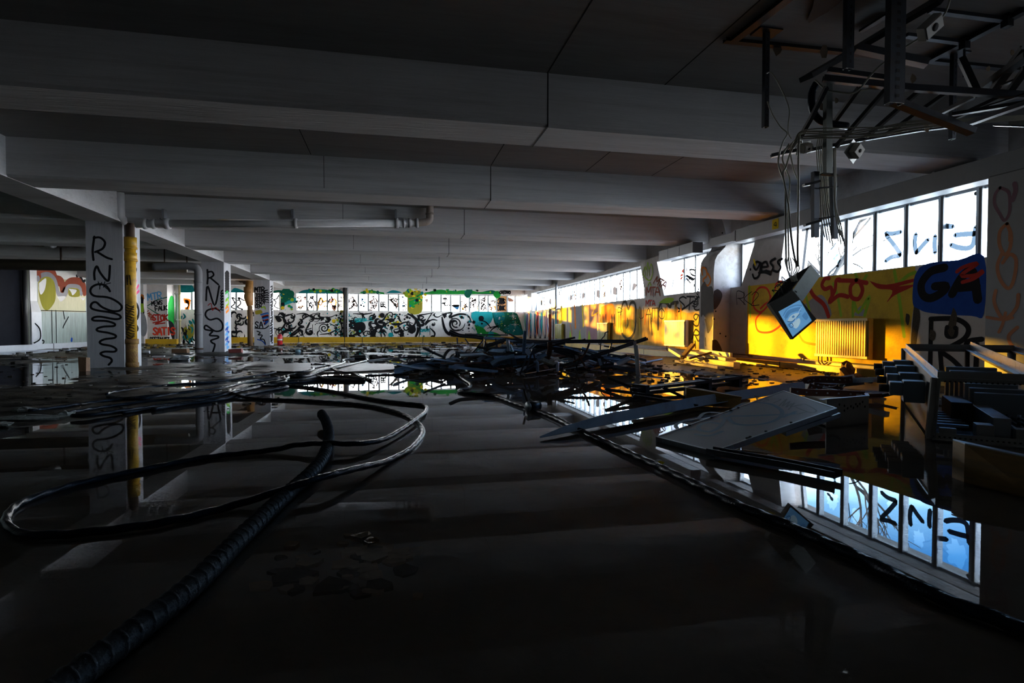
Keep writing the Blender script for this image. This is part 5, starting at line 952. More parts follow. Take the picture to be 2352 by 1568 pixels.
# right-hand tangle of rails
for q, w_, D0, D1, mt_, lb in (([(1340, 780), (1930, 1010)], .075, 4.25, 4.3, STL, 'heavy loose angle slanting down right across the cable ladder'), ([(1890, 950), (2360, 785)], .05, 4.4, 3.9, STL, 'bright-edged rail running to the right edge below the ladder'), ([(2000, 690), (2360, 430)], .07, 4.6, 4.1, STB, 'black rail rising to the right edge over the ladder'), ([(2100, 690), (2340, 370)], .06, 4.5, 4.1, STB, 'steep black rail beside the ladder frame at right'), ([(2220, 700), (2350, 520)], .05, 4.4, 4.1, STB, 'short steep rail at the right edge'), ([(2160, 640), (2360, 560)], .035, 4.4, 4.2, STB, 'thin rail with cable ties at the right edge'),
                         ([(1830, 450), (1960, 730)], .075, 4.55, 4.5, STB, 'thick black pipe stub leaning beside the slim strut'), ([(2100, 940), (2360, 948)], .03, 4.5, 4.3, STL, 'pale flat rail at the right edge above the trunking'), ([(1790, 870), (2350, 780)], .045, 4.7, 4.3, STB, 'dark rail lying along the cable run to the right'), ([(1980, 820), (2350, 700)], .03, 4.6, 4.3, STB, 'narrow rail under the ladder to the right'), ([(1060, 385), (1310, 440), (1590, 500)], .09, 4.75, 4.6, mat('grey_sheet_strip', (.12, .13, .15), .5, metal=.5), 'grey sheet strip hanging between the wide channel and ceiling rail'), ([(430, 1183), (530, 1160), (740, 1125)], .05, 5.0, 4.95, STL, 'short pale-edged bar end sticking out left below the ladder')):
    n_ = len(q); bar('steel_bar', lb, [d5(*a, D0+(D1-D0)*i/(n_-1)) for i, a in enumerate(q)], sec_C(w_, w_*.6) if w_ > .04 else sec_R(w_, w_*.4), mt_, group=SG)
m = MB(); m.tube(smooth_path([d5(770, 620, 4.75), d5(735, 700, 4.78), d5(735, 800, 4.8), d5(770, 880, 4.85), d5(840, 920, 4.88), d5(1000, 945, 4.9)], 6), .03, 10); tag(m.build('corrugated_tube', RUB), 'fat black tube curling from the ladder corner', 'tube')
# vertical strut pair in the middle of the hanging wires
o = thing('strut_hanger', d5(865, 1300, 4.85), 'three-part strut hanger carrying cables down over the window', 'strut')
bar('upper_strut', '', [d5(867, 1310, 4.85), d5(867, 600, 4.75)], sec_C(.06, .041), mat('olive_strut_steel', (.09, .10, .095), .5, metal=.5), up=(0, 1, 0), parent=o)
bar('foot_plate', '', [d5(805, 1305, 4.83), d5(920, 1315, 4.83)], sec_R(.05, .012), MATS['olive_strut_steel'], parent=o)
bar('lower_strut', '', [d5(772, 1780, 4.9), d5(772, 1285, 4.88)], sec_C(.052, .041), STL, up=(0, 1, 0), parent=o); bar('lower_strut', '', [d5(918, 1790, 4.9), d5(905, 1320, 4.88)], sec_C(.042, .041), STL, up=(0, 1, 0), parent=o)
for q in ([(672, 1390), (700, 1385), (790, 1360)], [(680, 1690), (710, 1680), (800, 1655)]): bar('clamp_arm', '', [d5(*a, 4.86) for a in q], sec_R(.045, .02), STB, parent=o)
for q in ([(790, 1410), (930, 1400)], [(790, 1640), (930, 1620)]): bar('tie_rod', '', [d5(*a, 4.87) for a in q], sec_R(.012, .012), STB, parent=o)
# cables
def hang(pts, D, r, label, mt=PALEW, group='pale cables hanging from the collapsed ladder', D1=None, name='hanging_cable'):
    n_ = len(pts); P = smooth_path([atD(x, y, D+((D1 or D)-D)*i/(n_-1)) for i, (x, y) in enumerate(pts)], 6); m = MB(); m.tube(P, r, 8); return tag(m.build(name, mt), label, 'cable', group)
hang([(1793, 345), (1788, 365), (1790, 385), (1803, 425), (1804, 470), (1805, 560), (1806, 600), (1809, 618)], 4.85, .0075, 'leftmost pale cable holding up the hanging monitor')
hang([(1812, 330), (1797, 362), (1806, 390), (1814, 412), (1813, 440), (1810, 500), (1811, 560), (1812, 600), (1815, 622)], 4.86, .0065, 'second pale cable from the left above the monitor')
hang([(1833, 318), (1816, 350), (1805, 385), (1799, 402), (1811, 470), (1817, 540), (1825, 590), (1832, 612)], 4.84, .0085, 'pale cable swinging across the others above the monitor')
hang([(1836, 310), (1834, 360), (1834, 440), (1833, 520), (1832, 570), (1833, 612)], 4.83, .009, 'straight pale cable, rightmost of those holding the monitor')
hang([(1822, 325), (1815, 345), (1822, 385), (1832, 412)], 4.86, .006, 'short pale cable end dangling above the monitor cables')
for i in range(7):
    x = 1878+i*4.2; hang([(x+6, 300), (x-2, 340), (x+1, 395), (x+5, 440+i*4), (x+8+i*1.3, 500), (x+16+i*2.2, 545+(i*7) % 26)], 4.93+.01*(i % 3), .005, 'pale cable in the sheaf down the strut hanger', group='pale cables down the strut hanger')
for i in range(3): hang([(1915+i*2, 340), (1916+i*2, 420), (1917+i, 470), (1924+i*4, 520), (1934+i*3, 545+i*10)], 4.8, .006, 'dark-tipped cable leaving the right side of the strut hanger', group='cables right of the strut hanger')
for i in range(7):
    rd = random.Random(60+i); o_ = i*7
    pts = [(520+i*22, 1130-i*3), (600+i*10, 1060), (680+rd.uniform(-10, 10), 975+i*11+rd.uniform(-14, 14)), (1000, 965+i*12+rd.uniform(-14, 14)), (1250, 945+i*12+rd.uniform(-12, 12)), (1500, 908+i*11+rd.uniform(-10, 10)), (1900, 890+i*6), (2400, 862+i*5)]
    q = z5(pts); hang(q, 4.98, .0055, 'pale cable in the run along the collapsed ladder', group='pale cables along the ladder', D1=4.35)
q = z5([(1770, 0), (1720, 120), (1560, 270), (1440, 350), (1250, 490), (1180, 560), (1090, 670), (1030, 700), (930, 690), (840, 670), (760, 600)]); hang(q, 4.0, .007, 'loose pale cable drooping from the top edge to the ladder corner', D1=4.7)
q = z5([(1020, 700), (1150, 670), (1240, 665), (1290, 620)]); hang(q, 4.6, .006, 'pale cable branching behind the wide channel')
q = z5([(400, 760), (440, 860), (500, 950), (550, 1000), (520, 1060), (490, 1150)]); hang(q, 4.75, .006, 'pale cable looping down from the lone slim strut')
q = z5([(395, 550), (430, 545), (480, 620), (530, 720), (565, 830), (555, 980), (580, 1040)]); hang(q, 4.75, .005, 'thin grey wire drooping from the lone slim strut')
# boxes on the cables
def jbox(c0, w_, h_, d_, label, rot, plate=False):
    o = thing('junction_box', c0, label, 'junction box'); R_ = Matrix.Rotation(rot[2], 3, 'Z') @ Matrix.Rotation(rot[0], 3, 'X') @ Matrix.Rotation(rot[1], 3, 'Y')
    def bx(x0, x1, y0, y1, z0, z1, nm, mt):
        m = MB(); m.box(x0, x1, y0, y1, z0, z1); m.v = [tuple(R_ @ Vector(v)+Vector(c0)) for v in m.v]; m.build(nm, mt, o, bevel=.003)
    bx(-w_/2, w_/2, -d_/2, d_/2, -h_/2, h_/2, 'box_body', BOXP)
    bx(-w_*.45, w_*.45, -d_/2-.008, -d_/2, -h_*.45, h_*.45, 'lid', BOXP)
    m = MB(); m.cyl((0, -d_/2-.012, 0), (0, -d_/2-.007, 0), h_*.16, 12); m.v = [tuple(R_ @ Vector(v)+Vector(c0)) for v in m.v]; m.build('knockout', GAP, o)
    if plate: bx(-w_*.85, w_*.85, d_/2, d_/2+.006, -h_*.8, h_*.6, 'back_plate', mat('galvanised_plate', (.3, .31, .30), .4, metal=.7))
jbox(d5(1070, 1130, 4.9), .10, .10, .05, 'grey junction box on a punched plate below the ladder', (.3, .5, .2), True)
jbox(d5(690, 1110, 4.9), .09, .07, .05, 'broken junction box among the wires above the monitor', (.5, -.4, .3), True)
jbox(d5(1620, 205, 4.0), .10, .17, .06, 'grey socket box on the drooping cable at the top edge', (.4, .75, .2))
for x, y, s_, D in ((480, 400, 70, 4.6), (830, 385, 60, 4.65), (1500, 590, 45, 4.5), (1595, 955, 45, 4.6), (810, 800, 45, 4.85), (920, 750, 30, 4.8), (2060, 510, 30, 4.5), (2240, 390, 30, 4.5)):
    rd = random.Random(x); c = d5(x, y, D) if x != 480 else c5(480, 372, ZC-.05); k = s_/3.267*D/1295; m = MB(); pts = [(c+RT*(k*rd.uniform(.4, .6)*math.cos(a)*1.0)+UP*(k*rd.uniform(.4, 1.)*math.sin(a))) for a in [j*2*math.pi/6 for j in range(6)]]; m.slab(pts, FW*.006); tag(m.build('fibre_shred', mat('brown_paper_shred', (.20, .15, .10), .9, var=.4)), 'torn brown insulation shred caught on the ceiling steel', 'shred', 'insulation shreds on the ceiling steel')
# ================================================================== HANGING MONITOR
zm = zc(1750, 440, 4.357); DM = 4.8
def dm(x, y, D=DM): q = zm([(x, y)])[0]; return atD(q[0], q[1], D)
HSG = mat('grey_green_monitor_shell', (.80, .86, .80), .5, var=.1, scale=20, stain=(.5, .52, .48), stain_amt=.5, stain_scale=10); BZ = mat('dark_monitor_bezel', (.16, .15, .125), .5, var=.2)
A, B, C_, D_ = dm(75, 1125), dm(310, 985), dm(547, 1275), dm(310, 1478)
mon = thing('monitor', D_, 'old square monitor hanging crooked by its cables, blue picture and added sky shine on screen', 'monitor')
e1 = B-A; e2 = D_-A; dv = dm(490, 730, DM+.10)-B; nin = FW*.05
def quadbox(p, q, r, s, d, nm, mt, bev=.004): m = MB(); m.hexa([p, q, r, s], [p+d, q+d, r+d, s+d]); return m.build(nm, mt, mon, bevel=bev)
# bezel: four bars round the screen
S0, S1, S2, S3 = dm(165, 1200), dm(385, 1080), dm(505, 1290), dm(310, 1455)
for nm, a, b, c, d in (('bezel_top', A, B, S1, S0), ('bezel_right', B, C_, S2, S1), ('bezel_bottom', C_, D_, S3, S2), ('bezel_left', D_, A, S0, S3)): quadbox(a, b, c, d, nin, nm, BZ, 0)
m = MB(); o_ = FW*.012; mats = [mat('sky_glow_screen_blue', (.16, .42, .78), .25, var=.35, scale=7)]
def glow(mt_, st):  # emission stands for sky reflected in the unpowered screen
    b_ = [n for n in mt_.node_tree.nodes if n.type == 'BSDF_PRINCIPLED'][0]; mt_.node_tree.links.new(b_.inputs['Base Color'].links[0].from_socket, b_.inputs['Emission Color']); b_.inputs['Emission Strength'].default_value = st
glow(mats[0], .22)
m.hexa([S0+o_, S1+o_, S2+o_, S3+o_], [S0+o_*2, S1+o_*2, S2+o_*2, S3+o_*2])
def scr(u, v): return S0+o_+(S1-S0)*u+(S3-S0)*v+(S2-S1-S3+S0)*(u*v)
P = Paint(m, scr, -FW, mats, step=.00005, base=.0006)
DB = mat('dark_blue_glow_ink', (.04, .14, .32), .4); LB = mat('pale_blue_glow_ink', (.50, .72, .95), .4); MB_ = mat('mid_blue_glow_ink', (.10, .29, .58), .4); [glow(k_, .22) for k_ in (DB, LB, MB_)]
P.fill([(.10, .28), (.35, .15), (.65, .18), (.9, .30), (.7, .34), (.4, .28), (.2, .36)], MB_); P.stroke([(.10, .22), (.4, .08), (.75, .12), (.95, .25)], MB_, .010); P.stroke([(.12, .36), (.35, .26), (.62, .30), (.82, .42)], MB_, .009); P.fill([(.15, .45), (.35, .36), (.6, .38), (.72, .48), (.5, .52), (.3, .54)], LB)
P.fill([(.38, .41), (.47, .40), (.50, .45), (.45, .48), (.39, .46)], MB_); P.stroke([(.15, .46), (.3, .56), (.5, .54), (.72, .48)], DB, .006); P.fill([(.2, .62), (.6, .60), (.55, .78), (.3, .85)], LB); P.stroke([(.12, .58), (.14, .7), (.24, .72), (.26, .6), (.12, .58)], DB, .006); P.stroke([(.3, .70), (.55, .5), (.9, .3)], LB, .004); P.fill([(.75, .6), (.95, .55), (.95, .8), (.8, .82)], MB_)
s_ = m.build('screen', mats, mon); s_['label'] = 'blue screen picture with reflected sky added as emission'
# rear shell: the pale side panel and the dark gutted back
e = .40; q1 = B+(C_-B)*e
quadbox(B, q1, q1+dv, B+dv, (A-B)*.03, 'side_panel', HSG)
m = MB(); m.slab([A+nin, B+nin, B+dv*.98, dm(255, 870, DM+.12), dm(140, 1010, DM+.08)], (q1-B)*.06); m.build('gutted_back', mat('gutted_black_interior', (.015, .014, .013), .8, bump=.6), mon)
m = MB(); m.slab([A+nin, A+nin+(D_-A)*.3, dm(330, 1010, DM+.12), dm(255, 870, DM+.12)], FW*.01); m.build('inner_wall', BZ, mon)
rd = random.Random(5)
for k in range(9): a = dm(rd.uniform(120, 330), rd.uniform(880, 1060), DM+.02); mm = MB(); mm.tube(smooth_path([a, a+Vector((rd.uniform(-.05, .05), 0, rd.uniform(0, .05))), a+Vector((rd.uniform(-.08, .08), -.02, rd.uniform(-.05, .06)))], 4), .004, 6); mm.build('loose_wire', FRD, mon)
for k, (x, y) in enumerate(((232, 700), (250, 760), (300, 760), (340, 740), (350, 780), (375, 770))): mm = MB(); mm.tube(smooth_path([dm(240+k*22, 660, 4.84), dm(x, y, 4.83), dm(270+k*14, 830, 4.84), dm(300+k*12, 900, 4.88)], 5), .0045, 6); mm.build('lead', PALEW, mon)
# ================================================================== SCRAP HEAP
BLU = mat('blue_grey_painted_steel', (.20, .34, .52), .38, metal=.1, var=.35, scale=8, stain=(.05, .05, .055), stain_amt=.6, stain_scale=5); DKS = mat('dark_scrap_steel', (.045, .056, .072), .42, metal=.2, var=.5, scale=7, stain=(.05, .025, .012), stain_amt=.6, stain_scale=3)
RST = mat('rusty_scrap', (.10, .045, .022), .7, var=.6, scale=9, bump=.3); PBL = mat('bright_galvanised', (.55, .68, .82), .32, metal=.25, var=.3)
za_ = zc(960, 760, 7.84); zb2 = zc(1240, 760, 7.84)
HEAP = 'steel scrap in the tangled heap'
def scrap(z, pts, wd, D0, label, mt=DKS, D1=None, prof=None, name='steel_profile', roll=0.):
    q = z(pts); n_ = len(q); P = [atD(x, y, D0+((D1 or D0)-D0)*i/(n_-1)) for i, (x, y) in enumerate(q)]
    P = [Vector((p.x, p.y, max(p.z, max(0, gz(p.x, p.y))+.01))) for p in P]
    if n_ > 2: P = smooth_path(P, 5)
    pr = prof or sec_U(wd, wd*.45, .006); c, s_ = math.cos(roll), math.sin(roll); pr = [(u*c-v*s_, u*s_+v*c) for u, v in pr]
    m = MB(); m.sweep(P, pr, up=(0, -.3, 1)); return tag(m.build(name, mt), label, 'scrap', HEAP)
A_ = [([(560, 12), (700, 78), (790, 100), (1000, 116), (1180, 142)], .085, 11.4, DKS, 'long upturned dark channel along the back left of the heap'), ([(845, 66), (1200, 78), (1620, 84)], .06, 11.6, DKS, 'dark channel lying behind the upturned one'), ([(1632, 56), (1890, 195)], .055, 11.0, DKS, 'dark bar slanting down at the top of the heap'), ([(1190, 132), (1560, 152)], .055, 10.9, BLU, 'blue-grey strip near the top left of the heap'), ([(1580, 172), (1890, 238)], .06, 10.6, BLU, 'blue-grey strip behind the upright post'),
      ([(1930, -5), (1905, 420)], .06, 10.0, BLU, 'upright steel post in the middle of the heap'), ([(1990, 300), (2090, 226)], .035, 9.8, PBL, 'short bright strip behind the pale plate'), ([(2022, 340), (2135, 246)], .03, 9.8, PBL, 'second short bright strip behind the pale plate'), ([(88, 318), (300, 415), (490, 495)], .065, 10.6, DKS, 'dark bar pointing out at the far left of the heap'), ([(698, 298), (900, 462)], .04, 10.8, PBL, 'pale-edged bar crossing at the left of the heap'),
      ([(1185, 168), (1060, 330), (920, 475)], .05, 10.7, DKS, 'dark bar propped against the left crossing'), ([(1240, 292), (1570, 182)], .10, 10.5, DKS, 'broad dark channel rising left of centre'), ([(930, 478), (1235, 562)], .05, 10.5, DKS, 'dark bar low at the left of the heap'), ([(900, 612), (1250, 642)], .05, 10.3, DKS, 'dark bar on the water line at left'), ([(1250, 425), (1740, 486)], .12, 10.4, DKS, 'wide dark plate in the left middle of the heap'),
      ([(1350, 628), (1440, 565), (1600, 520), (1745, 486)], .14, 9.8, BLU, 'curved blue-grey blade at the front of the heap'), ([(1618, 168), (1640, 362)], .055, 10.2, PBL, 'bright upright strip left of the post'), ([(1662, 245), (1715, 368)], .03, 10.2, PBL, 'thin bright strip left of the post'), ([(2030, 425), (2360, 292)], .12, 10.2, DKS, 'broad dark plate right of the pale plate'), ([(2140, 492), (2310, 418)], .075, 9.9, BLU, 'short blue strip right of the pale plate'),
      ([(830, 602), (905, 520)], .05, 10.3, DKS, 'stubby dark bar at the left crossing'), ([(130, 592), (275, 532)], .04, 9.9, BLU, 'small blue strip beside the brown box'), ([(704, 118), (712, 240)], .07, 26.5, DKS, 'small dark upright beyond the heap'), ([(838, 142), (918, 250)], .10, 25.5, DKS, 'small leaning bar beyond the heap'), ([(1200, 182), (1262, 372)], .04, 10.6, RST, 'rusty strip hanging left of the broad channel'), ([(650, 285), (760, 300)], .12, 23, RST, 'rusty scrap at the far left edge'), ([(700, 400), (720, 480)], .05, 10.6, DKS, 'dark stub left of the crossing'), ([(940, 470), (900, 580), (960, 590)], .06, 10.2, RST, 'rusty bent bracket under the crossing')]
for q, w_, D, mt_, lb in A_: scrap(za_, q, w_, D, lb, mt_, roll=random.Random(len(lb)+int(D*10)).uniform(-.8, .8))
B_ = [([(-720, 165), (0, 212), (700, 205), (1705, 205)], .095, 10.9, DKS, 'longest dark channel along the back of the heap'), ([(755, 540), (1200, 400), (1650, 250), (1940, 150)], .10, 10.3, DKS, 'long slotted channel rising to the right of the heap'), ([(1400, 612), (1622, 498)], .085, 10.2, PBL, 'short bright channel end near the upright blue strip'), ([(-20, 508), (115, 420)], .085, 9.9, BLU, 'blue strip below the pale plate'), ([(380, 335), (560, 385), (775, 435)], .085, 10.3, PBL, 'crumpled bright sheet strip at the centre right'), ([(425, 275), (800, 412)], .04, 10.5, BLU, 'thin blue strip over the crumpled bright one'), ([(748, 325), (1040, 405)], .07, 10.7, BLU, 'blue channel behind the rising slotted channel'), ([(1150, 485), (1440, 525)], .06, 10.3, BLU, 'blue strip under the rising slotted channel'), ([(1250, 430), (1530, 482)], .055, 10.6, DKS, 'dark strip behind the blue one at right'),
      ([(180, 200), (170, 380), (110, 545)], .085, 9.9, RST, 'rusty upright plate at the middle of the heap'), ([(-10, 330), (190, 215)], .07, 10.2, DKS, 'dark bar leaning on the rusty plate'), ([(250, 355), (600, 475)], .11, 10.2, DKS, 'broad dark sheet at the centre of the heap'), ([(690, 452), (800, 632)], .05, 9.8, RST, 'rusty strip slanting down to the water'), ([(1620, 462), (1912, 545)], .07, 10.7, DKS, 'dark plank-like bar pointing right of the blue upright'), ([(1330, 668), (1700, 742)], .11, 9.7, DKS, 'dark sheet on the water at the right of the heap'), ([(1090, 660), (1340, 640)], .10, 9.9, DKS, 'dark crumpled sheet low right of centre'), ([(1150, 280), (1440, 330)], .05, 11.0, DKS, 'dark strip at the back right of the heap'), ([(20, 540), (160, 600), (250, 625)], .13, 9.4, mat('mottled_old_paint', (.30, .31, .27), .7, var=.7, scale=14, stain=(.06, .03, .02), stain_amt=.9, stain_scale=9), 'mottled pale panel scrap at the front of the heap'), ([(430, 570), (600, 545)], .05, 9.9, BLU, 'short blue bar at the front centre of the heap'), ([(1060, 500), (1100, 620)], .05, 9.9, BLU, 'bent blue scrap under the rising channel')]
for q, w_, D, mt_, lb in B_: scrap(zb2, q, w_, D, lb, mt_, roll=random.Random(len(lb)+int(D*10)).uniform(-.7, .7))
# upright blue strip at the right end, the pale plate, rods, pipes
a = atD(*zb2([(1733, 735)])[0], 9.75); b = atD(*zb2([(1682, 190)])[0], 9.9); m = MB(); m.sweep([Vector((a.x, a.y, -.012)), a+(b-a)*.5, a+(b-a)*.85], sec_L(.075, .008), up=(.7, -.7, 0)); q = m.v[-1]; m.sweep([a+(b-a)*.85, b], sec_L(.05, .008), up=(.7, -.7, 0)); tag(m.build('steel_angle', PBL), 'upright bright blue angle standing at the right end of the heap', 'scrap')
c = [atD(*p, 9.8) for p in za_([(1925, 372), (1985, 300), (2040, 392), (1985, 452)])]; m = MB(); m.slab(c, (0, .01, 0)); tag(m.build('metal_plate', mat('pale_blue_plate', (.38, .50, .66), .35, metal=.3)), 'pale blue square plate at the top middle of the heap', 'scrap')
def pipe(z, pts, r, D, lb, mt_, D1=None):
    q = z(pts); n_ = len(q); P = [atD(x, y, D+((D1 or D)-D)*i/(n_-1)) for i, (x, y) in enumerate(q)]; P = [Vector((p.x, p.y, max(-.012, p.z))) for p in P]; m = MB(); m.tube(smooth_path(P, 6), r, 12); tag(m.build('bent_pipe', mt_), lb, 'pipe')
pipe(za_, [(2085, 562), (2130, 556), (2152, 575), (2156, 640), (2158, 735)], .022, 9.5, 'left bent pipe stub at the front of the heap', BLU)
pipe(zb2, [(258, 575), (295, 562), (318, 580), (318, 650), (316, 730)], .027, 9.5, 'right bent pipe stub at the front of the heap', PBL)
pipe(zb2, [(892, 208), (865, 290), (838, 360), (770, 460), (690, 510), (600, 560)], .018, 9.8, 'curved rusty rod at the front of the heap', RST)
pipe(zb2, [(820, 140), (700, 180), (560, 210)], .010, 11.0, 'thin wire sticking up from the back of the heap', RST); pipe(zb2, [(1235, 10), (1180, 30), (1160, 90), (1100, 190), (1080, 560)], .012, 12.0, 'black wire curling up before the olive radiator', FRD)
for k, (x, y, w_, h_, mt_, lb) in enumerate(((395, 600, .32, .13, RST, 'rusty brown box in the water left of the heap'), (585, 598, .25, .11, mat('dull_brown_box', (.09, .06, .045), .8), 'dull brown box left of the heap, beside the rusty one'))):
    p = atZ(*za_([(x, y)])[0], 0); z0 = max(0, gz(p.x, p.y))-.012; m = MB(); m.box(p.x-w_/2, p.x+w_/2, p.y, p.y+.2, z0, z0+h_); tag(m.build('scrap_box', mt_, bevel=.01), lb, 'box')
# props: bars the high pieces of the heap lean on
for i, (z_, pt, D) in enumerate(((za_, (1400, 146), 10.85), (za_, (1240, 84), 11.55), (za_, (1622, 200), 10.25), (za_, (1985, 430), 9.83), (za_, (2060, 270), 9.85), (za_, (2080, 310), 9.85), (zb2, (600, 350), 10.45), (zb2, (780, 345), 10.65), (za_, (1760, 130), 11.0), (zb2, (1300, 222), 10.6))):
    q = z_([pt])[0]; t_ = atD(q[0], q[1], D); g_ = Vector((t_.x+.12*(-1)**i, t_.y+.10, max(0, gz(t_.x, t_.y+.1))-.005)); m = MB(); m.sweep([g_, t_+Vector((0, .01, .01))], sec_U(.028, .016), up=(0, 1, .2)); tag(m.build('steel_profile', DKS), 'dark prop bar standing among the many in the scrap heap', 'scrap', HEAP+', props')
# the rest of the tangle
rd = random.Random(99)
for i in range(104):
    cx = rd.gauss(2.7, 1.05); cy = rd.gauss(10.5, .38); cx = min(max(cx, .5), 4.7); top = max(.06, .54*(1-abs(cx-2.7)/2.5)); z = rd.uniform(.03, top); L_ = rd.uniform(.3, 1.4); a = rd.uniform(-.9, .9)+(math.pi if rd.random() < .5 else 0); el = rd.uniform(-.28, .28); w_ = rd.choice([.03, .04, .05, .07, .10])
    d = Vector((math.cos(a)*math.cos(el), math.sin(a)*math.cos(el), math.sin(el)))*(L_/2); c = Vector((cx, cy, z)); p = [c-d, c+d]
    p = [Vector((q.x, q.y, max(q.z, .015))) for q in p]; m = MB(); r_ = rd.uniform(-1.5, 1.5); pr = rd.choice([sec_U(w_, w_*.5), sec_L(w_), sec_R(w_, .006), sec_C(w_, w_*.6)]); pr = [(u*math.cos(r_)-v*math.sin(r_), u*math.sin(r_)+v*math.cos(r_)) for u, v in pr]
    if rd.random() < .35: p.insert(1, c+Vector((0, 0, rd.uniform(-.02, .1)))); 
    m.sweep(p, pr, up=(0, .2, 1)); mt_ = rd.choice([DKS, DKS, DKS, BLU, BLU, RST, PBL]); nm_ = {DKS: 'dark', BLU: 'blue-grey', RST: 'rusty', PBL: 'bright'}[mt_]
    tag(m.build('steel_profile', mt_), nm_+' bent steel profile among the many in the tangled scrap heap', 'scrap', HEAP+', '+nm_)
for i in range(26):
    cx = rd.uniform(.8, 4.6); cy = rd.gauss(10.3, .4); m = MB(); s_ = rd.uniform(.04, .11); m.rock((cx, cy, max(0, gz(cx, cy))+s_*.4), s_*1.4, s_, s_*.7, seed=i); tag(m.build('rubble_lump', RST if i % 3 else DKS), 'dark lump of rubble under the scrap heap', 'rubble', 'rubble under the scrap heap')
# ================================================================== GOLDEN BOARDS BY THE RIGHT WALL
GB = mat('pale_sawn_timber', (.55, .46, .30), .7, var=.35, scale=6, stretch=(2, 8, 8), stain=(.15, .09, .03), stain_amt=.6, stain_scale=4)
def plank(pts, w_, h_, D, lb, mt_=GB, D1=None, name='timber_board'):
    n_ = len(pts); q = z3(pts); P = [atD(x, y, D+((D1 or D)-D)*i/(n_-1)) for i, (x, y) in enumerate(q)]; P = [Vector((min(p.x, 7.36), p.y, max(p.z, h_/2+max(0, gz(p.x, p.y))))) for p in P]; m = MB(); m.sweep(P, sec_R(w_, h_)); return tag(m.build(name, mt_), lb, 'board')
plank([(1445, 1345), (1930, 1410)], .14, .13, 12.9, 'front sunlit beam in the board pile under the haunched column', D1=10.9); plank([(1400, 1385), (1790, 1425)], .16, .05, 12.8, 'low sunlit plank at the front of the board pile', D1=10.9)
plank([(1340, 1262), (1450, 1330)], .14, .06, 13.2, 'short sunlit plank at the far end of the board pile', D1=12.2); plank([(1520, 1285), (1875, 1355)], .22, .06, 13.4, 'wide sunlit plank behind the front beam', D1=11.3); plank([(1600, 1290), (1880, 1330)], .05, .16, 13.3, 'upright sunlit board at the back of the pile', D1=11.5)
plank([(1430, 1345), (1540, 1215)], .12, .05, 12.2, 'rust-brown offcut leaning on the sunlit boards', RST, D1=12.3); plank([(1500, 1345), (1700, 1290)], .06, .04, 12.2, 'thin dark stick lying across the sunlit boards', RST)
rd = random.Random(17)
for i in range(14): q = z3([(rd.uniform(1430, 1880), rd.uniform(1320, 1400))])[0]; p = atD(q[0], q[1], rd.uniform(11.8, 12.4)); m = MB(); L_ = rd.uniform(.1, .3); a = rd.uniform(0, 3); z0 = max(p.z, .03); m.sweep([(min(p.x, 7.3), p.y, z0), (min(p.x+L_*math.cos(a), 7.35), p.y+L_*math.sin(a), z0+rd.uniform(-.0, .06))], sec_R(.03, .015)); tag(m.build('splinter', GB if i % 2 else RST), 'loose splinter on the pile of sunlit boards', 'splinter', 'splinters on the board pile')
# red wires on the ground there
for i, q in enumerate(([(1060, 1300), (1150, 1290), (1215, 1310), (1190, 1335), (1100, 1340)], [(1050, 1280), (1180, 1300), (1290, 1320)], [(1300, 1340), (1400, 1330), (1440, 1350)])):
    P = [atZ(x, y, .012) for x, y in z3(q)]; P = [Vector((min(p.x, 7.3-.02*k), p.y, p.z)) for k, p in enumerate(P)]; m = MB(); m.tube(smooth_path([Vector((p.x, p.y, max(0, gz(p.x, p.y))+.01)) for p in P], 5), .010, 6); tag(m.build('wire', mat('reddish_wire', (.20, .06, .03), .5)), ['looped reddish wire right of the scrap heap', 'straight reddish wire right of the scrap heap', 'short reddish wire before the sunlit boards'][i], 'wire')
for i, (x, y, s_) in enumerate(((1985, 866, .10), (1968, 872, .07), (2000, 878, .06), (1900, 868, .05), (1930, 880, .05))): p = atZ(x, y, 0); p.x = min(p.x, 7.28); m = MB(); m.rock((p.x, p.y, max(0, gz(p.x, p.y))+s_*.5), s_*1.2, s_, s_*(1.6 if i == 0 else .7), seed=40+i); tag(m.build('rubble_lump', mat('brown_rubble', (.14, .08, .04), .9, var=.5, bump=.6)), 'brown rubble lump on the ground near the yellow duct' if i else 'tallest brown rubble lump, against the yellow duct', 'rubble', 'rubble by the yellow duct' if i else None)
# ================================================================== PANEL, BARS, TRAY ON THE RIGHT
PNL = mat('grey_sheet_panel', (.20, .20, .205), .5, metal=.15, var=.12, scale=3, stain=(.12, .10, .08), stain_amt=.4)
EDG = mat('bare_panel_edge', (.30, .36, .42), .4, metal=.5, stain=(.25, .10, .03), stain_amt=.8, stain_scale=7)
p1 = atZ(1640, 1036, .035); best = None
def topx(p):
    q = p-CAMP; d = q.dot(FW); return 1176+FPX*q.dot(RT)/d, 784-FPX*q.dot(UP)/d
for i2 in range(30):
    for i3 in range(90):
        a2 = atD(1507, 1003, 3.75+i2*.03); a3 = atD(1922, 937, 4.0+i3*.03); nv = (a3-p1).cross(a2-p1); d_ = ray(1800, 897); dn = d_.dot(nv)
        if abs(dn) < 1e-6 or a2.z < .03: continue
        a4 = CAMP+d_*((p1-CAMP).dot(nv)/dn); er = (a4-(a2+a3-p1)).length+abs((a3-p1).normalized().dot((a2-p1).normalized()))*.5
        if best is None or er < best[0]: best = (er, a2, a3, a4)
p2, p3, p4 = best[1:]
nn = (p3-p1).cross(p2-p1).normalized(); nn = nn if nn.z > 0 else -nn; mats = [PNL, EDG]
m = MB(); quad = [p1, p3, p4, p2]; m.hexa([p-nn*.028 for p in quad], quad)
def pan(x, y):
    d = ray(x, y); t = (p1-CAMP).dot(nn)/d.dot(nn); return CAMP+d*t
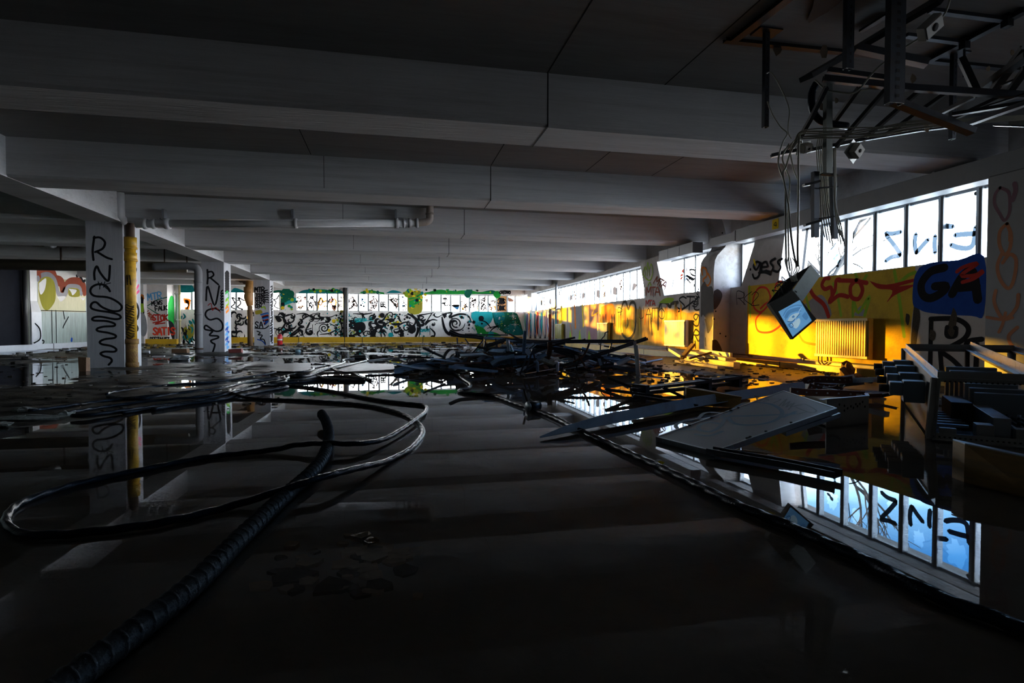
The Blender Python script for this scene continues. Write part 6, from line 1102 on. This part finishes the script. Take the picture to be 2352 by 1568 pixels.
P = Paint(m, pan, nn, mats, step=.00005, base=.0008); PB = mat('petrol_blue_marker', (.025, .09, .16), .5); z88 = zc(1200, 800, 3.0947); zp = zc(1700, 850, 5.6)
P.stroke(z88([(1250, 500), (1290, 460), (1360, 455), (1430, 470), (1380, 505), (1270, 505), (1380, 480), (1450, 475), (1500, 430), (1560, 395), (1640, 385), (1760, 395), (1840, 440), (1830, 490), (1740, 530), (1600, 545), (1500, 530), (1470, 485), (1600, 480), (1840, 470), (1940, 465)]), PB, .03)
P.stroke(z88([(1440, 490), (1410, 550), (1340, 590), (1260, 580), (1260, 545), (1330, 525), (1420, 540)]), PB, .03); P.stroke(z88([(1240, 500), (1130, 520), (1090, 550), (1120, 575), (1230, 575)]), PB, .03); P.stroke(z88([(1230, 610), (1330, 620), (1420, 590)]), PB, .028); P.stroke(z88([(1850, 490), (1940, 450)]), PB, .028)
for q in ([(190, 330), (230, 390)], [(185, 335), (260, 345), (220, 362), (290, 370), (230, 392), (130, 385)], [(410, 345), (320, 365), (370, 385), (300, 405)], [(300, 370), (520, 375), (430, 420)], [(500, 460), (600, 370), (545, 465), (640, 400), (590, 480), (660, 430)], [(620, 510), (700, 420), (650, 470), (760, 445)], [(650, 475), (800, 450)], [(770, 445), (840, 440), (980, 520), (900, 545), (720, 480)], [(740, 568), (850, 540), (920, 548)]): P.stroke(zp(q), mat('charcoal_marker', (.035, .035, .045), .5), .011)
pn = m.build('metal_sheet', mats); tag(pn, 'tilted grey steel panel with blue loops and black BETNK tag', 'panel')
for a, b, nm in ((p1, p3, 'front_flange'), (p3, p4, 'right_flange'), (p4, p2, 'rear_flange'), (p2, p1, 'left_flange')):
    m = MB(); inn = ((p1+p2+p3+p4)/4-(a+b)/2).normalized()*.012; m.hexa([a-nn*.034-inn*.4, b-nn*.034-inn*.4, b-nn*.034+inn, a-nn*.034+inn], [a+nn*.002-inn*.4, b+nn*.002-inn*.4, b+nn*.002+inn, a+nn*.002+inn]); m.build(nm, EDG, pn)
rd = random.Random(3)
for k in range(9): f = rd.uniform(.05, .95); s_ = rd.choice([.03, .97]); c = (p1+(p3-p1)*f)*(1-s_)+(p2+(p4-p2)*f)*s_; m = MB(); m.cyl(c, c+nn*.008, .009, 8); m.build('screw', FRD, pn)
# a lower sheet just under the panel's right end
u1, u2 = p1+(p3-p1)*.55, p3+(p3-p1)*.03; m = MB(); m.hexa([u1-nn*.07, u2-nn*.075, u2-nn*.075+(p4-p3)*.35, u1-nn*.07+(p4-p3)*.35], [u1-nn*.04, u2-nn*.045, u2-nn*.045+(p4-p3)*.35, u1-nn*.04+(p4-p3)*.35]); tag(m.build('steel_sheet', EDG), 'second steel sheet tucked under the right end of the tagged panel', 'sheet')
# long pale angle and its companions
a = atZ(1240, 1006, .012); b = atD(1600, 935, 5.6); c = atD(1965, 878, 7.4); c.z = max(c.z, .1)
mm = MB(); pth = [a, a+(b-a)*.12, a+(b-a)*.35, b, c]; mm.sweep(pth, [(u*.95-v*.3, u*.3+v*.95) for u, v in sec_L(.105, .008)], scales=[.12, .5, .85, 1, 1]); o = mm.build('steel_angle', mat('rust_tipped_angle', (.42, .43, .43), .6, metal=.0, var=.2, stain=(.20, .08, .03), stain_amt=.7, stain_scale=1.6)); tag(o, 'long pale rust-tipped angle running under the tagged panel to the right', 'bar')
bar('steel_bar', 'dark flat bar lying in the water before the reflected window', [atZ(1630, 1040, .02), atZ(1800, 1070, .02), atZ(1926, 1096, .02)], sec_U(.09, .035), STL, cat='bar')
bt = thing('batten_bundle', atZ(1580, 890, 0), 'strapped bundle of black battens lying right of the scrap heap', 'bundle'); rd = random.Random(12)
A0, B0 = atD(1455, 906, 6.55), atD(1700, 872, 7.6); A0.z = max(.06, A0.z); B0.z = max(.09, B0.z)
for k in range(7): o_ = Vector((rd.uniform(-.02, .02), rd.uniform(-.08, .08), rd.uniform(-.035, .05))); m = MB(); m.sweep([A0+o_+(B0-A0)*rd.uniform(-.02, .05), B0+o_*1.5+(B0-A0)*rd.uniform(-.05, .06)], sec_R(.045, .035)); m.build('batten', STB, bt)
for f in (.06, .62, .93): c = A0+(B0-A0)*f; m = MB(); m.sweep([c-(B0-A0).normalized()*.03, c+(B0-A0).normalized()*.03], sec_R(.22, .16)); m.build('strap', FRD, bt)
for i, (q, D, lb) in enumerate((([(1452, 912), (1600, 1000)], 5.6, 'black bar slanting under the tagged panel from the batten bundle'), ([(1395, 870), (1470, 905)], 6.9, 'black bar end between scrap heap and batten bundle'), ([(1390, 897), (1520, 935)], 6.3, 'dark rod under the batten bundle'), ([(1520, 892), (1585, 925)], 6.0, 'short dark bar below the batten bundle'))): P = [atD(x, y, D) for x, y in q]; bar('steel_bar', lb, [Vector((p.x, p.y, max(.02, p.z))) for p in P], sec_U(.06, .03), STB, cat='bar')
m = MB(); q = z88([(1165, 410), (1165, 280), (1280, 290), (1560, 345), (1540, 420)]); D = [5.9, 5.9, 5.95, 5.7, 5.6]; P = [atD(x, y, d) for (x, y), d in zip(q, D)]; P = [Vector((p.x, p.y, max(p.z, 0))) for p in P]; m.slab(P, (.02, .06, 0)); tag(m.build('timber_board', mat('stained_ochre_board', (.30, .17, .03), .7, var=.5, scale=7, stain=(.04, .03, .02), stain_amt=.7)), 'stained ochre board standing behind the tagged panel', 'board')
# open tray with punched front
TRAY = mat('cream_enamel_sheet', (.50, .48, .44), .45, var=.12, stain=(.10, .07, .05), stain_amt=.5); RCH = mat('red_oxide_channel', (.13, .035, .02), .5, var=.4, scale=9)
tf0, tf1 = atZ(1898, 983, -.01), atZ(1992, 972, -.01); dvec = Vector((.25, 1.05, .0)); th = .235
tr = thing('equipment_tray', tf0, 'open cream sheet metal tray with punched front, behind the tagged panel', 'tray')
m = MB(); m.hexa([tf0, tf1, tf1+dvec.normalized()*.012, tf0+dvec.normalized()*.012], [p+Vector((0, 0, th)) for p in (tf0, tf1, tf1+dvec.normalized()*.012, tf0+dvec.normalized()*.012)]); fp = m.build('punched_front', TRAY, tr)
fx = (tf1-tf0); fn_ = fx.cross(Vector((0, 0, 1))).normalized(); fn_ = -fn_ if fn_.y > 0 else fn_
m = MB()
for u, v in ((.42, .72), (.50, .62), (.58, .68), (.64, .62), (.70, .74), (.74, .66), (.80, .74), (.87, .8), (.93, .62), (.30, .78), (.42, .55)): c = tf0+fx*u+Vector((0, 0, th*v))+fn_*.001; m.raw([c+fx.normalized()*(.011*math.cos(a))+Vector((0, 0, .011*math.sin(a))) for a in [k*math.pi/4 for k in range(8)]], [tuple(range(8))])
m.build('hole_pattern', GAP, tr)
m = MB(); m.tube(smooth_path([tf0+fx*f+Vector((0, 0, th*v))+fn_*.018 for f, v in ((.02, .36), (.1, .34), (.2, .40), (.27, .50))], 4), .010, 8); m.build('handle', FRD, tr)
m = MB(); m.hexa([tf1, tf1+dvec, tf1+dvec+Vector((.012, 0, 0)), tf1+Vector((.012, 0, 0))], [p+Vector((0, 0, th)) for p in (tf1, tf1+dvec, tf1+dvec+Vector((.012, 0, 0)), tf1+Vector((.012, 0, 0)))]); m.build('right_side', TRAY, tr)
m = MB(); q = [tf0, tf1, tf1+dvec, tf0+dvec]; m.hexa([p+Vector((0, 0, .02)) for p in q], [p+Vector((0, 0, .035)) for p in q]); m.build('tray_floor', TRAY, tr)
m = MB(); w_ = Vector((0, 0, th+.001)); m.sweep([tf0+w_-fx*.15, tf1+w_, tf1+w_+fx*.25+Vector((0, .12, 0))], sec_R(.03, .008)); m.build('bright_lip', EDG, tr)
def redch(q, w_, D0, lb, D1=None):
    n_ = len(q); P = smooth_path([atD(x, y, D0+((D1 or D0)-D0)*i/(n_-1)) for i, (x, y) in enumerate(zp(q))], 5); m = MB(); m.sweep(P, sec_U(w_*.35, w_, .008)); o = m.build('red_channel', RCH); tag(o, lb, 'channel'); m = MB()
    for k in range(2, len(P)-1, 2): c = P[k]+Vector((0, -w_*.2, w_*.5)); m.cyl(c, c-Vector((0, .006, 0)), .008, 6)
    m.build('rivet_row', EDG, o)
redch([(640, 310), (900, 330), (1250, 340), (1590, 360)], .06, 5.0, 'red-brown riveted channel lying across the open tray'); redch([(860, 250), (1000, 290), (1200, 300), (1310, 260), (1325, 235)], .07, 5.6, 'bent red-brown channel with a curled end behind the tray', 5.5); redch([(850, 190), (900, 165), (1100, 160), (1300, 170), (1440, 160)], .075, 6.2, 'topmost red-brown channel curving behind the tray'); redch([(940, 215), (1100, 235), (1260, 240)], .05, 5.9, 'middle red-brown channel behind the tray')
for i in range(9):
    rd = random.Random(200+i); x, y = rd.uniform(1840, 2060), rd.uniform(888, 930); p = atZ(x, y, .02); m = MB(); L_ = rd.uniform(.15, .4); a = rd.uniform(-.5, .9); z0 = max(0, gz(p.x, p.y))+.02; m.sweep([(p.x, p.y, z0), (p.x+L_*math.cos(a), p.y+L_*math.sin(a), z0+rd.uniform(0, .08))], sec_L(rd.choice([.03, .05]))); tag(m.build('steel_offcut', rd.choice([STL, RCH, EDG, STB])), 'small steel offcut in the litter between tray and rack', 'scrap', 'offcuts between tray and rack')
c = atZ(1975, 880, .0); bar('steel_bar', 'pale flat bar lying by the yellow duct behind the red channels', [atD(1960, 873, 7.0), atD(2040, 871, 6.6)], sec_R(.07, .06), EDG, cat='bar')
for i, (x, y, w_) in enumerate(((1690, 880, .1), (1630, 885, .08), (1760, 895, .06), (1800, 885, .05), (1640, 893, .05))): p = atZ(x, y, 0); m = MB(); m.rock((p.x, p.y, max(0, gz(p.x, p.y))+.015), w_, w_*.6, w_*.4, seed=70+i); tag(m.build('rubble_lump', DKS), 'dark rubble scrap on the grey bank behind the tagged panel', 'rubble', 'rubble behind the tagged panel')
# ================================================================== EQUIPMENT RACK LYING ON THE RIGHT
RK = mat('grey_rack_enamel', (.34, .34, .32), .42, metal=.2, var=.12, stain=(.10, .08, .06), stain_amt=.4); RKT = mat('worn_bright_rail', (.36, .42, .48), .35, metal=.6, var=.3, stain=(.08, .08, .08), stain_amt=.7, stain_scale=20)
FL = atZ(2140, 1008, .0); FR = atZ(2352, 1026, .0); FR = FL+(FR-FL)*1.75; BL = atZ(2079, 925, .0); BR = BL+(FR-FL)
dF = (FL-CAMP).dot(FW); dB = (BL-CAMP).dot(FW); FLT = atD(2153, 868, dF+.02); BLT = atD(2080, 800, dB+.02); FRT = FR+(FLT-FL); BRT = BR+(BLT-BL)
rk = thing('equipment_rack', (FL+BR)/2, 'toppled grey equipment rack frame with socket boxes, lower right', 'rack')
def rail_(a, b, nm, mt_=RK, w_=.05): 
    up = (0, 0, 1) if abs((b-a).normalized().z) < .8 else (0, 1, 0); m = MB(); m.sweep([a, b], sec_L(w_, .006), up=up); m.sweep([a, b], [(-x, -y) for x, y in sec_L(w_*.5, .005)], up=up); m.build(nm, mt_, rk)
for a, b, nm, mt_ in ((FL, FR, 'bottom_rail', RK), (BL, BR, 'bottom_rail', RK), (FL, BL, 'bottom_rail', RK), (FR, BR, 'bottom_rail', RK), (FL, FLT, 'post', RK), (FR, FRT, 'post', RK), (BL, BLT, 'post', RK), (BR, BRT, 'post', RK), (FLT, FRT, 'top_rail', RK), (BLT, BRT, 'top_rail', RK), (FLT, BLT, 'top_rail', RKT), (FRT, BRT, 'top_rail', RKT)): rail_(a, b, nm, mt_)
mid = .62; rail_(FLT+(FRT-FLT)*mid, BLT+(BRT-BLT)*mid, 'cross_rail', RKT, .08); pm = BL+(BR-BL)*.6; rail_(pm, pm+(BLT-BL), 'post', RST, .03)
m = MB(); a = FLT+Vector((0, 0, .004)); b = FRT+Vector((0, 0, .004)); m.sweep([a, b], sec_R(.03, .004)); m.build('worn_top_edge', RKT, rk)
def holes(a, b, n_, nrm, dn, nm='hole_row'):
    m = MB(); a = Vector(a); b = Vector(b); d = (b-a).normalized(); nrm = Vector(nrm).normalized(); s_ = d.cross(nrm)
    for k in range(n_): c = a+(b-a)*((k+.5)/n_)+nrm*.002; m.face([c+d*(.008*math.cos(t))+s_*(.006*math.sin(t)) for t in [j*math.pi/3 for j in range(6)]])
    m.build(nm, GAP, rk)
nf = (FR-FL).cross(Vector((0, 0, 1))); nf = nf if nf.dot(FW) < 0 else -nf
holes(FLT-Vector((0, 0, .022))+nf.normalized()*.006, FRT-Vector((0, 0, .022))+nf.normalized()*.006, 30, nf, 0); holes(FL+Vector((0, 0, .022))+nf.normalized()*.006, FR+Vector((0, 0, .022))+nf.normalized()*.006, 30, nf, 0); holes(FLT+Vector((.01, 0, .004)), BLT+Vector((.01, 0, .004)), 40, (0, 0, 1), 0)
# left side panel with socket boxes
t = (FL-BL).normalized(); ns = t.cross(Vector((0, 0, 1))); ns = ns if ns.x < 0 else -ns; ns.normalize()
m = MB(); m.hexa([FL+ns*.004, BL+ns*.004, BL, FL], [FLT+ns*.004, BLT+ns*.004, BLT, FLT]); m.build('side_panel', mat('grey_side_panel', (.24, .235, .22), .45, var=.1), rk)
SBX = mat('slate_blue_socket_box', (.10, .14, .18), .45, var=.1); SBT = mat('blue_grey_socket_lid', (.16, .21, .26), .4)
L_ = (FL-BL).length
for i, (f, z) in enumerate(((.80, .335), (.62, .37), (.44, .41), (.28, .44))):
    o0 = BL+t*(L_*f)+Vector((0, 0, z)); m = MB(); a = t*.09; q = [o0-a+ns*.005, o0+a+ns*.005, o0+a+ns*.15, o0-a+ns*.15]; m.hexa([p-Vector((0, 0, .12)) for p in q], [p+Vector((0, 0, .05)) for p in q]); bx = m.build('socket_box', SBX, rk, bevel=.008)
    m = MB(); q = [o0-a*.85+ns*.15, o0+a*.85+ns*.15, o0+a*.85+ns*.24, o0-a*.85+ns*.24]; m.hexa([p-Vector((0, 0, .07)) for p in q], [p+Vector((0, 0, .035)) for p in q]); m.build('socket_cover', SBT, bx, bevel=.006)
    m = MB(); c = o0+ns*.24; m.cyl(c-Vector((0, 0, .02)), c+ns*.07-Vector((0, 0, .02)), .032, 12); m.build('plug', FRD, bx)
# contents: stacked modules, channel, grille bed
ex = (FR-FL).normalized(); ey = (BL-FL).normalized()
def P3(u, v, z): return FL+ex*u+ey*v+Vector((0, 0, z))
def cont(u0, u1, v0, v1, z0, z1, nm, mt_, bev=.004): m = MB(); m.hexa([P3(u0, v0, z0), P3(u1, v0, z0), P3(u1, v1, z0), P3(u0, v1, z0)], [P3(u0, v0, z1), P3(u1, v0, z1), P3(u1, v1, z1), P3(u0, v1, z1)]); return m.build(nm, mt_, rk, bevel=bev)
MOD = mat('blue_grey_module', (.28, .33, .36), .45, var=.12); cont(.02, .98, .05, 1.95, .012, .02, 'base_plate', mat('wet_base_plate', (.03, .04, .06), .18, metal=.5))
for k in range(7): cont(.38-.018*k, .72-.012*k, .92+.13*k, 1.0+.13*k, .03, .27+.028*k, 'module', MOD)
cont(.36, .46, .12, 1.0, .03, .17, 'steel_channel', mat('rust_edged_channel', (.30, .33, .35), .4, metal=.4, stain=(.25, .09, .03), stain_amt=.8, stain_scale=8)); cont(.26, .36, .06, .2, .03, .12, 'terminal_block', RK); cont(.47, .70, .04, .14, .03, .11, 'terminal_block', RK); cont(.71, .95, .05, .15, .03, .12, 'terminal_block', RK); cont(.05, .15, .05, .10, .03, .08, 'small_plate', RK)
for k in range(9): cont(.49+.05*k, .505+.05*k, .2, .85, .08, .10, 'grille_bar', STL if k % 3 else RKT, 0)
for k in range(6): cont(.04, .26, .35+.16*k, .38+.16*k, .05, .07, 'louvre', RKT, 0)
cont(.2, .34, .75, 1.3, .03, .2, 'dark_relay', STB)
rd = random.Random(6)
for k in range(16): u, v = rd.uniform(.5, .9), rd.uniform(.2, .8); m = MB(); c = P3(u, v, .1); m.cyl(c, c+Vector((0, 0, .035)), .012, 8); m.build('fuse', RKT if k % 2 else STB, rk)
# ================================================================== TALL CABINET AT THE RIGHT EDGE, BOARD BEFORE IT
CX = 6.85; cy1 = atX(2258, 870, CX).y
m = MB(); CAB = mat('pale_cabinet_enamel', (.26, .26, .27), .5, var=.1, stain=(.14, .12, .10), stain_amt=.4)
ct = thing('tall_cabinet', (CX+.3, cy1-.7, 0), 'tall grey cabinet at the right edge with orange sprayed scrawl', 'cabinet'); m.box(CX+.02, CX+.62, cy1-1.5, cy1, -.012, 2.59); m.build('cabinet_body', mat('dark_cabinet_side', (.10, .10, .105), .5), ct, bevel=.01)
m = MB(); m.box(CX, CX+.02, cy1-.78, cy1-.012, .06, 2.57); mats = [CAB]; P = Paint(m, lambda a, b: atX(a, b, CX), (-1, 0, 0), mats)
OD = mat('dull_orange_spray', (.42, .12, .02), .6); VD = mat('dull_violet_spray', (.16, .05, .08), .6)
for q, c, w_ in (([(2060, 160), (2025, 210), (2022, 280), (2060, 350), (2092, 395), (2125, 350), (2132, 270), (2120, 190), (2060, 160)], VD, .035), ([(2165, 130), (2172, 180), (2150, 250)], VD, .05), ([(2110, 420), (2062, 470), (2055, 560), (2090, 640), (2130, 600), (2140, 500), (2110, 420)], OD, .04), ([(2130, 470), (2130, 540)], OD, .03), ([(2080, 620), (2042, 720), (2062, 820), (2120, 885), (2160, 820), (2176, 680), (2130, 640), (2080, 700)], OD, .04), ([(2030, 900), (2018, 980), (2060, 1080), (2110, 1100), (2180, 1020), (2192, 930)], OD, .04), ([(1965, 1092), (2080, 1110), (2150, 1095)], OD, .035), ([(2100, 1060), (2080, 1140), (2052, 1200)], OD, .035), ([(2185, 1165), (2122, 1230), (2150, 1300), (2190, 1312)], OD, .04)): P.stroke(z4(q), c, w_)
d_ = m.build('door', mats, ct); d_['label'] = 'grey door with orange scrawl'
m = MB(); m.box(CX-.03, CX, cy1-.72, cy1-.68, 1.1, 1.3); m.build('handle', FRD, d_)
m = MB(); m.box(CX, CX+.02, cy1-1.49, cy1-.80, .06, 2.57); m.build('door', CAB, ct)
q = [atD(2214, 1108, 2.95), atD(2216, 1020, 2.95), atD(2400, 1060, 2.66), atD(2400, 1176, 2.62)]; q = [Vector((p.x, p.y, max(p.z, -.012))) for p in q]
pw = thing('timber_board', q[0], 'weathered ochre board on edge with punched discs, lower right corner', 'board'); m = MB(); m.slab(q, (.03, .09, 0)); m.build('board_body', mat('weathered_ochre_board', (.20, .11, .02), .6, var=.5, scale=5, stain=(.05, .05, .02), stain_amt=.8, stain_scale=4, stretch=(1, 1, 4)), pw)
nb = (q[2]-q[1]).cross(Vector((0, 0, 1))).normalized(); nb = nb if nb.dot(FW) < 0 else -nb
def brd(x, y): d = ray(x, y); t_ = (q[0]-CAMP).dot(nb)/d.dot(nb); return CAMP+d*t_
for x, y in ((2318, 1071), (2349, 1079), (2312, 1117), (2340, 1122)): c = brd(x, y); m = MB(); m.cyl(c-nb*.004, c+nb*.004, .017, 16); m.build('disc', mat('olive_disc', (.22, .16, .03), .5), pw)
m = MB(); m.slab([q[1], q[2], q[2]+Vector((.03, .09, .004)), q[1]+Vector((.03, .09, .004))], (0, 0, .006)); m.build('top_edge', EDG, pw)
# ================================================================== A BARE TREE OUTSIDE THE NEAR WINDOWS
def bare_tree(x, y, h, seed, label):
    rd = random.Random(seed); m = MB()
    def grow(p, d, L_, r, lv):
        n_ = 4; P = [p]; 
        for k in range(n_): d = (d+Vector((rd.uniform(-.25, .25), rd.uniform(-.25, .25), rd.uniform(-.05, .2)))).normalized(); P.append(P[-1]+d*(L_/n_))
        m.tube(P, r, 6, scales=[1-.35*k/n_ for k in range(n_+1)])
        if lv:
            for k in range(4 if lv > 1 else 3): e_ = (d+Vector((rd.uniform(-1, 1), rd.uniform(-1, 1), rd.uniform(-.3, .7)))).normalized(); grow(P[rd.randint(2, n_)], e_, L_*rd.uniform(.5, .75), r*.55, lv-1)
    grow(Vector((x, y, -.5)), Vector((0, 0, 1)), h*.5, .12, 4); tag(m.build('bare_tree', mat('bark', (.05, .04, .032), .9)), label, 'tree')
bare_tree(13.5, 14.6, 6.6, 3, 'leafless tree outside the near window band');
